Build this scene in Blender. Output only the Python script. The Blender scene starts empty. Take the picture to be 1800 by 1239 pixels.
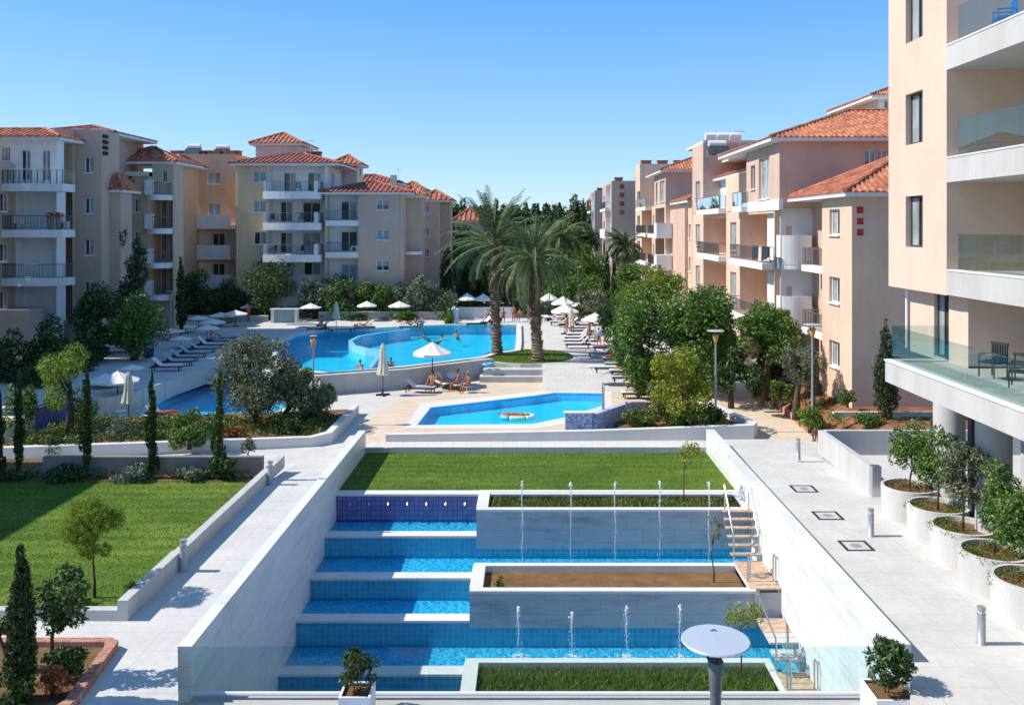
import bpy, math, random
import numpy as np
from mathutils import Vector, Matrix
from mathutils.geometry import tessellate_polygon
R = math.radians
scene = bpy.context.scene
C = scene.collection
# ------------------------------------------------ camera, sky, sun, exposure
F, PX, PY, H = 1550.0, 930.0, 400.0, 9.5
cam = bpy.data.cameras.new('camera'); camo = bpy.data.objects.new('camera', cam); C.objects.link(camo)
camo.location = (0, 0, H); camo.rotation_euler = (R(90), 0, 0)
cam.sensor_width = 36; cam.lens = F / 1800 * 36
cam.shift_x = -(PX - 900) / 1800; cam.shift_y = -(619.5 - PY) / 1800
cam.clip_start = 0.5; cam.clip_end = 6000
scene.camera = camo
SUN_EL, SUN_AZ = 43.5, 90.6       # sun stands to the left (-X)
world = bpy.data.worlds.new('World'); scene.world = world; world.use_nodes = True
nt = world.node_tree; nt.nodes.clear()
sky = nt.nodes.new('ShaderNodeTexSky'); sky.sky_type = 'NISHITA'; sky.sun_disc = False
sky.sun_elevation = R(SUN_EL); sky.sun_rotation = R(-90); sky.altitude = 0
sky.air_density = 1.0; sky.dust_density = 0.0; sky.ozone_density = 1.6
bg = nt.nodes.new('ShaderNodeBackground'); bg.inputs[1].default_value = 0.125
wo = nt.nodes.new('ShaderNodeOutputWorld')
hs = nt.nodes.new('ShaderNodeMix'); hs.data_type = 'RGBA'; hs.blend_type = 'MULTIPLY'; hs.inputs[0].default_value = 1; hs.inputs[7].default_value = (.86, .93, 1.04, 1)
h2_ = nt.nodes.new('ShaderNodeMix'); h2_.data_type = 'RGBA'; h2_.inputs[0].default_value = .6
tcw = nt.nodes.new('ShaderNodeTexCoord'); sxw = nt.nodes.new('ShaderNodeSeparateXYZ'); rpw = nt.nodes.new('ShaderNodeValToRGB')
nt.links.new(tcw.outputs['Generated'], sxw.inputs[0]); nt.links.new(sxw.outputs[2], rpw.inputs[0])
e = rpw.color_ramp.elements
for k_, (p_, c_) in enumerate(((0.0, (2.7, 4.4, 6.2, 1)), (.10, (1.6, 3.6, 6.3, 1)), (.27, (.25, 2.35, 7.0, 1)), (.6, (.5, 1.8, 4.0, 1)))):
    if k_ > 1: e.new(.5)
    e[k_].position = p_; e[k_].color = c_
nt.links.new(rpw.outputs[0], h2_.inputs[7])
nt.links.new(sky.outputs[0], hs.inputs[6]); nt.links.new(hs.outputs[2], h2_.inputs[6]); nt.links.new(h2_.outputs[2], bg.inputs[0]); nt.links.new(bg.outputs[0], wo.inputs[0])
sl = bpy.data.lights.new('sun', 'SUN'); sl.energy = 4.3; sl.angle = R(0.5); sl.color = (1.0, 0.93, 0.83)
so = bpy.data.objects.new('sun', sl); C.objects.link(so); so.location = (-30, 0, 40)
sd = Vector((math.cos(R(SUN_EL)) * math.sin(R(SUN_AZ)), -math.cos(R(SUN_EL)) * math.cos(R(SUN_AZ)), -math.sin(R(SUN_EL))))
so.rotation_euler = sd.to_track_quat('-Z', 'Y').to_euler()
scene.view_settings.view_transform = 'Standard'; scene.view_settings.look = 'None'
scene.view_settings.exposure = 0.46; scene.view_settings.gamma = 1
scene.render.engine = 'CYCLES'
try:
    scene.cycles.max_bounces = 6; scene.cycles.transparent_max_bounces = 12
except Exception: pass

def X_(px, Y): return (px - PX) * Y / F
def Z_(py, Y): return H - (py - PY) * Y / F
def Y_(py, z): return F * (H - z) / (py - PY)
def G_(px, py, z):
    Y = Y_(py, z); return (X_(px, Y), Y, z)

# ------------------------------------------------ materials
def lin(c):
    return tuple(((v / 255) / 12.92 if v / 255 <= 0.04045 else (((v / 255) + 0.055) / 1.055) ** 2.4) for v in c) + (1,)
def new_mat(name):
    m = bpy.data.materials.new(name); m.use_nodes = True
    t = m.node_tree; b = t.nodes['Principled BSDF']
    return m, t, b
def N(t, k, **kw):
    n = t.nodes.new(k)
    for a, v in kw.items(): setattr(n, a, v)
    return n
def coords(t, scale=(1, 1, 1), vertical=False):
    tc = N(t, 'ShaderNodeNewGeometry')
    if vertical:
        s = N(t, 'ShaderNodeSeparateXYZ'); t.links.new(tc.outputs['Position'], s.inputs[0])
        a = N(t, 'ShaderNodeMath', operation='ADD'); t.links.new(s.outputs[0], a.inputs[0]); t.links.new(s.outputs[1], a.inputs[1])
        c = N(t, 'ShaderNodeCombineXYZ'); t.links.new(a.outputs[0], c.inputs[0]); t.links.new(s.outputs[2], c.inputs[1])
        src = c.outputs[0]
    else: src = tc.outputs['Position']
    mp = N(t, 'ShaderNodeMapping'); mp.inputs['Scale'].default_value = scale
    t.links.new(src, mp.inputs[0]); return mp.outputs[0]
def noise(t, vec, scale, detail=4, rough=.6):
    n = N(t, 'ShaderNodeTexNoise'); n.inputs['Scale'].default_value = scale; n.inputs['Detail'].default_value = detail
    n.inputs['Roughness'].default_value = rough; t.links.new(vec, n.inputs['Vector']); return n.outputs['Fac']
def ramp(t, fac, stops):
    r = N(t, 'ShaderNodeValToRGB'); e = r.color_ramp.elements
    while len(e) < len(stops): e.new(0.5)
    for k, (p, c) in enumerate(stops): e[k].position = p; e[k].color = c
    t.links.new(fac, r.inputs[0]); return r.outputs[0]
def mixc(t, fac, a, b, mode='MIX'):
    m = N(t, 'ShaderNodeMix', data_type='RGBA', blend_type=mode)
    if isinstance(fac, (int, float)): m.inputs[0].default_value = fac
    else: t.links.new(fac, m.inputs[0])
    for sck, v in ((m.inputs[6], a), (m.inputs[7], b)):
        if isinstance(v, tuple): sck.default_value = v
        else: t.links.new(v, sck)
    return m.outputs[2]
def bump(t, b, h, strength=.3, dist=.02):
    n = N(t, 'ShaderNodeBump'); n.inputs['Strength'].default_value = strength; n.inputs['Distance'].default_value = dist
    t.links.new(h, n.inputs['Height']); t.links.new(n.outputs[0], b.inputs['Normal'])
def sc(c, k): return (min(1, c[0] * k), min(1, c[1] * k), min(1, c[2] * k), 1)
def m_plain(name, c, rough=.6, metal=0, var=.12, nscale=3, spec=.3):
    m, t, b = new_mat(name); v = coords(t)
    col = ramp(t, noise(t, v, nscale), [(.3, sc(c, 1 - var)), (.7, sc(c, 1 + var))])
    t.links.new(col, b.inputs['Base Color']); b.inputs['Roughness'].default_value = rough; b.inputs['Metallic'].default_value = metal
    b.inputs['Specular IOR Level'].default_value = spec
    return m
def m_stucco(name, c, stain=.10):
    m, t, b = new_mat(name); v = coords(t)
    a = ramp(t, noise(t, v, .35, 5), [(.3, sc(c, .93)), (.72, sc(c, 1.06))])
    v2 = coords(t, (.8, .8, .2))
    st = ramp(t, noise(t, v2, 1.6, 6, .7), [(.36, (1 - stain * 1.0,) * 3 + (1,)), (.6, (1, 1, 1, 1))])
    col = mixc(t, 1.0, a, st, 'MULTIPLY')
    fine = ramp(t, noise(t, v, 22, 3), [(.3, (.93, .93, .93, 1)), (.7, (1.0, 1.0, 1.0, 1))])
    col = mixc(t, 1.0, col, fine, 'MULTIPLY')
    t.links.new(col, b.inputs['Base Color']); b.inputs['Roughness'].default_value = .9
    b.inputs['Specular IOR Level'].default_value = .15
    bump(t, b, noise(t, v, 30, 3), .35, .02); return m
def m_tiles(name, c1, c2, grout, size, vertical, rough=.5, bstr=.15, offset=0.0, ratio=1.0, mortar=.02, spec=.3, big=.08):
    m, t, b = new_mat(name); v = coords(t, (1, 1, 1), vertical)
    br = N(t, 'ShaderNodeTexBrick'); br.offset = offset; br.squash = 1
    br.inputs['Scale'].default_value = 1; br.inputs['Brick Width'].default_value = size * ratio; br.inputs['Row Height'].default_value = size
    br.inputs['Mortar Size'].default_value = mortar * size; br.inputs['Mortar Smooth'].default_value = .3
    br.inputs['Color1'].default_value = c1; br.inputs['Color2'].default_value = c2; br.inputs['Mortar'].default_value = grout
    t.links.new(v, br.inputs[0])
    v3 = coords(t)
    dirt = ramp(t, noise(t, v3, .6, 6, .65), [(.3, (1 - big * 1.5,) * 3 + (1,)), (.7, (1, 1, 1, 1))])
    dirt2 = ramp(t, noise(t, v3, 5, 5, .7), [(.3, (1 - big,) * 3 + (1,)), (.65, (1, 1, 1, 1))])
    col = mixc(t, 1.0, mixc(t, 1.0, br.outputs[0], dirt, 'MULTIPLY'), dirt2, 'MULTIPLY')
    t.links.new(col, b.inputs['Base Color']); b.inputs['Roughness'].default_value = rough
    b.inputs['Specular IOR Level'].default_value = spec
    bump(t, b, br.outputs['Fac'], bstr, -.01); return m
def m_marble(name, c, vein, s=.5):
    m, t, b = new_mat(name); v = coords(t, (.35, .35, 1.6))
    w = noise(t, v, s * 3, 8, .7)
    col = ramp(t, w, [(.32, vein), (.5, c), (.62, sc(c, .92)), (.75, sc(vein, 1.3))])
    vp = coords(t, (1, 1, 1), True)
    br = N(t, 'ShaderNodeTexBrick'); br.offset = .5
    br.inputs['Scale'].default_value = 1; br.inputs['Brick Width'].default_value = 1.2; br.inputs['Row Height'].default_value = .45
    br.inputs['Mortar Size'].default_value = .008; br.inputs['Color1'].default_value = (1, 1, 1, 1); br.inputs['Color2'].default_value = (.93, .93, .93, 1); br.inputs['Mortar'].default_value = (.7, .7, .7, 1)
    t.links.new(vp, br.inputs[0])
    col = mixc(t, 1.0, col, br.outputs[0], 'MULTIPLY')
    t.links.new(col, b.inputs['Base Color']); b.inputs['Roughness'].default_value = .45; return m
def m_rooftile(name, c):
    m, t, b = new_mat(name); v = coords(t)
    g = N(t, 'ShaderNodeNewGeometry')
    vo = N(t, 'ShaderNodeTexVoronoi'); vo.inputs['Scale'].default_value = 3.2; t.links.new(v, vo.inputs[0])
    sp = N(t, 'ShaderNodeSeparateColor'); t.links.new(vo.outputs['Color'], sp.inputs[0])
    a = ramp(t, sp.outputs[0], [(0, sc(c, .62)), (.5, c), (1, sc(c, 1.35))])
    d = ramp(t, noise(t, v, 1.2, 5, .7), [(.33, (.7, .66, .62, 1)), (.6, (1, 1, 1, 1))])
    col = mixc(t, 1.0, a, d, 'MULTIPLY')
    t.links.new(col, b.inputs['Base Color']); b.inputs['Roughness'].default_value = .85
    vz = coords(t, (0, 0, 1))
    wv = N(t, 'ShaderNodeTexWave', wave_type='BANDS', bands_direction='Z', wave_profile='SAW'); wv.inputs['Scale'].default_value = 2.2
    t.links.new(v, wv.inputs[0]); bump(t, b, wv.outputs['Fac'], .5, .05); return m
def m_glass(name, c, rough=.03, spec=.7, metal=0.0):
    m, t, b = new_mat(name)
    v = coords(t); col = ramp(t, noise(t, v, .8, 2), [(.35, sc(c, .7)), (.65, sc(c, 1.3))])
    t.links.new(col, b.inputs['Base Color']); b.inputs['Roughness'].default_value = rough
    b.inputs['Specular IOR Level'].default_value = spec; b.inputs['Metallic'].default_value = metal; return m
def m_clear(name, tint, refl=.12):
    m = bpy.data.materials.new(name); m.use_nodes = True; t = m.node_tree; t.nodes.clear()
    o = N(t, 'ShaderNodeOutputMaterial'); tr = N(t, 'ShaderNodeBsdfTransparent'); tr.inputs[0].default_value = tint
    gl = N(t, 'ShaderNodeBsdfGlossy'); gl.inputs['Roughness'].default_value = .02; gl.inputs[0].default_value = (.9, .95, 1, 1)
    fr = N(t, 'ShaderNodeFresnel'); fr.inputs[0].default_value = 1.45
    ad = N(t, 'ShaderNodeMath', operation='MULTIPLY'); ad.inputs[1].default_value = 1 + refl * 3
    t.links.new(fr.outputs[0], ad.inputs[0])
    mx = N(t, 'ShaderNodeMixShader'); t.links.new(ad.outputs[0], mx.inputs[0]); t.links.new(tr.outputs[0], mx.inputs[1]); t.links.new(gl.outputs[0], mx.inputs[2])
    t.links.new(mx.outputs[0], o.inputs[0]); return m
def m_water(name, tint, rip=6.0, strength=.35, refl=.75):
    m = bpy.data.materials.new(name); m.use_nodes = True; t = m.node_tree; t.nodes.clear()
    o = N(t, 'ShaderNodeOutputMaterial'); tr = N(t, 'ShaderNodeBsdfTransparent'); tr.inputs[0].default_value = tint
    gl = N(t, 'ShaderNodeBsdfGlossy'); gl.inputs['Roughness'].default_value = .06; gl.inputs[0].default_value = (1, 1, 1, 1)
    fr = N(t, 'ShaderNodeFresnel'); fr.inputs[0].default_value = 1.33
    ad = N(t, 'ShaderNodeMath', operation='MULTIPLY'); ad.inputs[1].default_value = refl
    t.links.new(fr.outputs[0], ad.inputs[0])
    v = coords(t, (1, 1.6, 1)); nz = noise(t, v, rip, 3, .6)
    bp = N(t, 'ShaderNodeBump'); bp.inputs['Strength'].default_value = strength; bp.inputs['Distance'].default_value = .05
    t.links.new(nz, bp.inputs['Height'])
    t.links.new(bp.outputs[0], gl.inputs['Normal']); t.links.new(bp.outputs[0], fr.inputs['Normal'])
    mx = N(t, 'ShaderNodeMixShader'); t.links.new(ad.outputs[0], mx.inputs[0]); t.links.new(tr.outputs[0], mx.inputs[1]); t.links.new(gl.outputs[0], mx.inputs[2])
    t.links.new(mx.outputs[0], o.inputs[0]); return m
def m_leaf(name, c1, c2, trans=.25, rough=.55):
    m = bpy.data.materials.new(name); m.use_nodes = True; t = m.node_tree; b = t.nodes['Principled BSDF']
    g = N(t, 'ShaderNodeNewGeometry')
    v = coords(t)
    col = ramp(t, g.outputs['Random Per Island'], [(0, sc(c1, .65)), (.45, c1), (.8, c2), (1, sc(c2, 1.35))])
    cl = ramp(t, noise(t, v, 1.1, 3), [(.35, (.78, .8, .8, 1)), (.65, (1.12, 1.1, 1.0, 1))])
    col = mixc(t, 1.0, col, cl, 'MULTIPLY')
    t.links.new(col, b.inputs['Base Color']); b.inputs['Roughness'].default_value = rough
    b.inputs['Specular IOR Level'].default_value = .35
    tl = N(t, 'ShaderNodeBsdfTranslucent'); t.links.new(col, tl.inputs[0])
    mx = N(t, 'ShaderNodeMixShader'); mx.inputs[0].default_value = trans
    o = t.nodes['Material Output']
    t.links.new(b.outputs[0], mx.inputs[1]); t.links.new(tl.outputs[0], mx.inputs[2]); t.links.new(mx.outputs[0], o.inputs[0]); return m
def m_ground(name, stops, scale=2, rough=.95, b_=.4, aniso=(1, 1, 1)):
    m, t, b = new_mat(name); v = coords(t, aniso)
    n1 = noise(t, v, scale, 8, .7); col = ramp(t, n1, stops)
    f = ramp(t, noise(t, coords(t), scale * 14, 4, .7), [(.3, (.75, .75, .75, 1)), (.7, (1.1, 1.1, 1.1, 1))])
    col = mixc(t, 1.0, col, f, 'MULTIPLY')
    t.links.new(col, b.inputs['Base Color']); b.inputs['Roughness'].default_value = rough
    b.inputs['Specular IOR Level'].default_value = .1
    bump(t, b, noise(t, v, scale * 12, 4), b_, .05); return m

M = {}
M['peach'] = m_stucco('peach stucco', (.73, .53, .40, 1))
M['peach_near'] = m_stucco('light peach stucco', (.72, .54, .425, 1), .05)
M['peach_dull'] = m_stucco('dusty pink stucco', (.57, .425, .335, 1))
M['pink'] = m_stucco('salmon stucco', (.62, .445, .355, 1))
M['tan'] = m_stucco('tan stucco', (.60, .46, .325, 1))
M['yellow'] = m_stucco('warm yellow stucco', (.79, .565, .33, 1))
M['orange'] = m_stucco('orange stucco', (.71, .45, .29, 1))
M['white'] = m_stucco('white render', (.80, .80, .80, 1), .06)
M['cream'] = m_stucco('cream render', (.70, .65, .55, 1), .08)
M['concrete'] = m_stucco('grey concrete', (.48, .47, .45, 1), .12)
M['concrete_l'] = m_stucco('pale concrete', (.55, .54, .52, 1), .12)
M['brownwall'] = m_stucco('brown grey render', (.30, .255, .22, 1), .15)
M['roof'] = m_rooftile('terracotta roof tile', (.50, .185, .10, 1))
M['roof_d'] = m_rooftile('dark red roof tile', (.37, .12, .08, 1))
M['paving'] = m_tiles('white paving slabs', (.68, .655, .615, 1), (.64, .615, .575, 1), (.54, .52, .485, 1), .6, False, .8, .1, ratio=1, mortar=.02, big=.05)
M['paving_n'] = m_tiles('brushed pale concrete paving', (.66, .64, .605, 1), (.635, .615, .58, 1), (.50, .48, .45, 1), .9, False, .85, .05, ratio=1.6, mortar=.010, big=.12)
M['paving_tan'] = m_tiles('tan paving stone', (.72, .58, .43, 1), (.66, .53, .40, 1), (.60, .52, .43, 1), .4, False, .85, .1, .5, 1.5, .03, big=.08)
M['deck'] = m_tiles('pool deck paving', (.66, .625, .575, 1), (.61, .58, .535, 1), (.52, .495, .455, 1), .5, False, .85, .1, .5, 1.2, .03, big=.08)
M['tub'] = m_stucco('pale planter render', (.60, .60, .565, 1), .12)
M['coping'] = m_stucco('white stone coping', (.70, .685, .655, 1), .05)
M['wallwhite'] = m_marble('white marble cladding', (.78, .775, .765, 1), (.60, .60, .61, 1), .4)
M['marble'] = m_marble('grey veined marble', (.42, .45, .49, 1), (.26, .29, .33, 1), .5)
M['bluetile'] = m_tiles('blue mosaic tile', (.035, .31, .48, 1), (.06, .38, .57, 1), (.13, .45, .60, 1), .19, True, .25, .1, mortar=.06, spec=.5, big=.04)
M['purpletile'] = m_tiles('violet mosaic tile', (.14, .135, .33, 1), (.19, .19, .42, 1), (.10, .10, .26, 1), .19, True, .25, .1, mortar=.10, spec=.5)
M['floortile_caustic'] = m_tiles('pool floor mosaic with painted caustics', (.025, .42, .74, 1), (.26, .78, .96, 1), (.2, .66, .92, 1), .09, False, .4, .1, mortar=.08)  # mosaic tiles; their strong light/dark contrast also paints in the sun's caustic sparkle
M['poolfloor'] = m_tiles('light blue pool floor', (.05, .64, .93, 1), (.08, .70, .96, 1), (.16, .72, .93, 1), .3, False, .4, .1, mortar=.05)
M['paletile'] = m_tiles('pale blue weir tile', (.25, .62, .86, 1), (.30, .66, .90, 1), (.4, .7, .9, 1), .2, True, .3, .1)
M['mosaic'] = m_tiles('blue and white mosaic', (.62, .68, .88, 1), (.13, .19, .50, 1), (.5, .55, .75, 1), .10, True, .35, .1, mortar=.05)
M['mosaic_d'] = m_tiles('dark blue mosaic', (.05, .07, .26, 1), (.16, .2, .45, 1), (.1, .12, .3, 1), .10, True, .35, .1, mortar=.05)
M['water'] = m_water('pool water', (.42, .95, 1, 1), 3.0, .22, .55)
M['water_c'] = m_water('cascade water', (.52, .94, 1, 1), 4.5, .9, .8)
M['grass'] = m_ground('lawn turf', [(.3, (.09, .145, .022, 1)), (.5, (.115, .19, .03, 1)), (.72, (.18, .23, .05, 1))], 1.1, .95, .5, (.35, 1.6, 1))
M['blade'] = m_leaf('grass blade', (.12, .20, .028, 1), (.19, .27, .05, 1), .35)
def mow(m):
    t = m.node_tree; b = t.nodes['Principled BSDF']; src = b.inputs['Base Color'].links[0].from_socket
    v = coords(t, (.25, .55, 1)); d = ramp(t, noise(t, v, .55, 5, .65), [(.42, (.80, .86, .8, 1)), (.58, (1.1, 1.08, 1, 1)), (.72, (1.55, 1.3, 1.25, 1))])
    w = N(t, 'ShaderNodeTexWave', wave_type='BANDS', bands_direction='Y'); w.inputs['Scale'].default_value = .42; w.inputs['Distortion'].default_value = 1.2; t.links.new(coords(t), w.inputs[0])
    st = ramp(t, w.outputs['Fac'], [(.3, (.9, .93, .9, 1)), (.7, (1.06, 1.05, 1.03, 1))])
    t.links.new(mixc(t, 1.0, mixc(t, 1.0, src, d, 'MULTIPLY'), st, 'MULTIPLY'), b.inputs['Base Color'])
mow(M['grass'])
M['earth'] = m_ground('open ground', [(.3, (.10, .09, .055, 1)), (.6, (.15, .13, .08, 1)), (.75, (.09, .10, .045, 1))], .4)
M['soil'] = m_ground('brown planter soil', [(.3, (.13, .075, .035, 1)), (.55, (.21, .125, .06, 1)), (.75, (.27, .18, .10, 1))], 1.5)
M['redsoil'] = m_ground('reddish mulch', [(.3, (.17, .075, .035, 1)), (.55, (.27, .13, .07, 1)), (.75, (.36, .2, .12, 1))], 1.2)
M['frame'] = m_plain('white window frame', (.74, .74, .73, 1), .45)
M['frame_d'] = m_plain('dark grey frame', (.06, .065, .07, 1), .4)
M['pane'] = m_glass('window glass', (.045, .05, .055, 1))
M['pane_c'] = m_glass('curtained window glass', (.30, .33, .33, 1), .12, .6)
M['pane_s'] = m_plain('grey blue shutter', (.27, .35, .40, 1), .5)
M['lampgrey'] = m_plain('slate grey metal', (.15, .17, .19, 1), .4, .3, .06)
M['steel'] = m_plain('stainless steel', (.55, .56, .58, 1), .28, .9, .08)
M['rail'] = m_plain('dark balcony rail', (.16, .17, .18, 1), .45, .5)
M['glass'] = m_clear('clear glass', (.86, .94, .93, 1), -.22)
M['glass_b'] = m_clear('blue tinted glass', (.55, .74, .92, 1), .2)
M['glass_g'] = m_clear('green tinted glass', (.80, .88, .86, 1), -.27)
M['wood'] = m_plain('weathered timber', (.50, .355, .25, 1), .75, 0, .25, 6)
M['darkwood'] = m_plain('dark brown timber', (.10, .045, .03, 1), .6, 0, .25, 6)
M['canvas'] = m_plain('off white canvas', (.80, .785, .74, 1), .85, 0, .05, 3)
M['canvas_b'] = m_plain('beige canvas', (.66, .61, .50, 1), .85, 0, .07, 3)
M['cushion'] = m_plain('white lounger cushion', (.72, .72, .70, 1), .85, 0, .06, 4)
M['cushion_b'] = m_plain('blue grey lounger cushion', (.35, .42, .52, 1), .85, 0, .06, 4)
M['lampmetal'] = m_plain('grey painted metal', (.36, .38, .40, 1), .4, .3, .06)
M['lampdisc'] = m_plain('pale grey lamp disc', (.50, .54, .60, 1), .35, .2, .05, 1.5)
M['amber'] = m_plain('amber glass cup', (.60, .30, .08, 1), .4)
M['blueplastic'] = m_plain('blue plastic', (.01, .05, .35, 1), .35)
M['slideblue'] = m_plain('slide blue', (.12, .45, .75, 1), .3)
M['whiteplastic'] = m_plain('white plastic', (.8, .8, .8, 1), .4, 0, .04)
M['red'] = m_plain('red paint', (.45, .03, .03, 1), .6)
M['darkmetal'] = m_plain('dark iron', (.035, .037, .04, 1), .5, .3)
M['brick'] = m_tiles('red brick edging', (.42, .16, .10, 1), (.52, .24, .16, 1), (.5, .42, .36, 1), .12, False, .9, .3, .5, 2.2, .08)
M['bark'] = m_ground('bark', [(.3, (.06, .045, .032, 1)), (.6, (.13, .10, .075, 1)), (.75, (.2, .16, .12, 1))], 5)
M['bark_p'] = m_ground('palm bark', [(.3, (.13, .095, .065, 1)), (.55, (.29, .22, .155, 1)), (.75, (.45, .36, .27, 1))], 3)
M['foam'] = m_plain('white water foam', (.82, .88, .92, 1), .25, 0, .03)
M['black'] = m_plain('black gap', (.012, .012, .014, 1), .7)
LEAF = {
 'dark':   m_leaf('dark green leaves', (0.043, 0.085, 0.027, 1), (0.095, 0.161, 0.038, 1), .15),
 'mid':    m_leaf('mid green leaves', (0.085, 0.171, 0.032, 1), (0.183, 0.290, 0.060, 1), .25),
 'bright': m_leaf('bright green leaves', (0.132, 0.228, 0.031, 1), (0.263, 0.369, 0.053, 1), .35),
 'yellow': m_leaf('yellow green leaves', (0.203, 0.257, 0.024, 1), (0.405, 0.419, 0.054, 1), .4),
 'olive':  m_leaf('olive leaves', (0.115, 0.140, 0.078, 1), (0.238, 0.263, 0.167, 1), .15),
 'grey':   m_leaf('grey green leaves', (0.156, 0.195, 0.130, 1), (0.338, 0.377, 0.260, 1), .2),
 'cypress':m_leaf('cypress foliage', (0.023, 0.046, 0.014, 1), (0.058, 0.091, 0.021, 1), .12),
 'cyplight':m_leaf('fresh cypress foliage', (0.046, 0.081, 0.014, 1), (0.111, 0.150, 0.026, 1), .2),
 'palm':   m_leaf('palm leaflets', (0.055, 0.091, 0.029, 1), (0.124, 0.176, 0.065, 1), .2),
 'palmdry':m_leaf('dry palm leaflets', (.24, .22, .12, 1), (.42, .40, .25, 1), .2),
 'red':    m_leaf('red flowers', (.50, .04, .02, 1), (.70, .10, .05, 1), .2),
 'rust':   m_leaf('rusty red twigs', (.22, .05, .025, 1), (.36, .12, .06, 1), .2),
 'white':  m_leaf('white blossom', (.65, .65, .62, 1), (.85, .85, .8, 1), .2),
 'hedge':  m_leaf('low hedge leaves', (0.088, 0.132, 0.024, 1), (0.211, 0.263, 0.062, 1), .25),
 'dry':    m_leaf('dry groundcover', (.20, .13, .05, 1), (.34, .22, .09, 1), .25),
 'wisp':   m_leaf('feathery yellow green foliage', (.14, .23, .022, 1), (.30, .38, .05, 1), .45),
}

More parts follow.
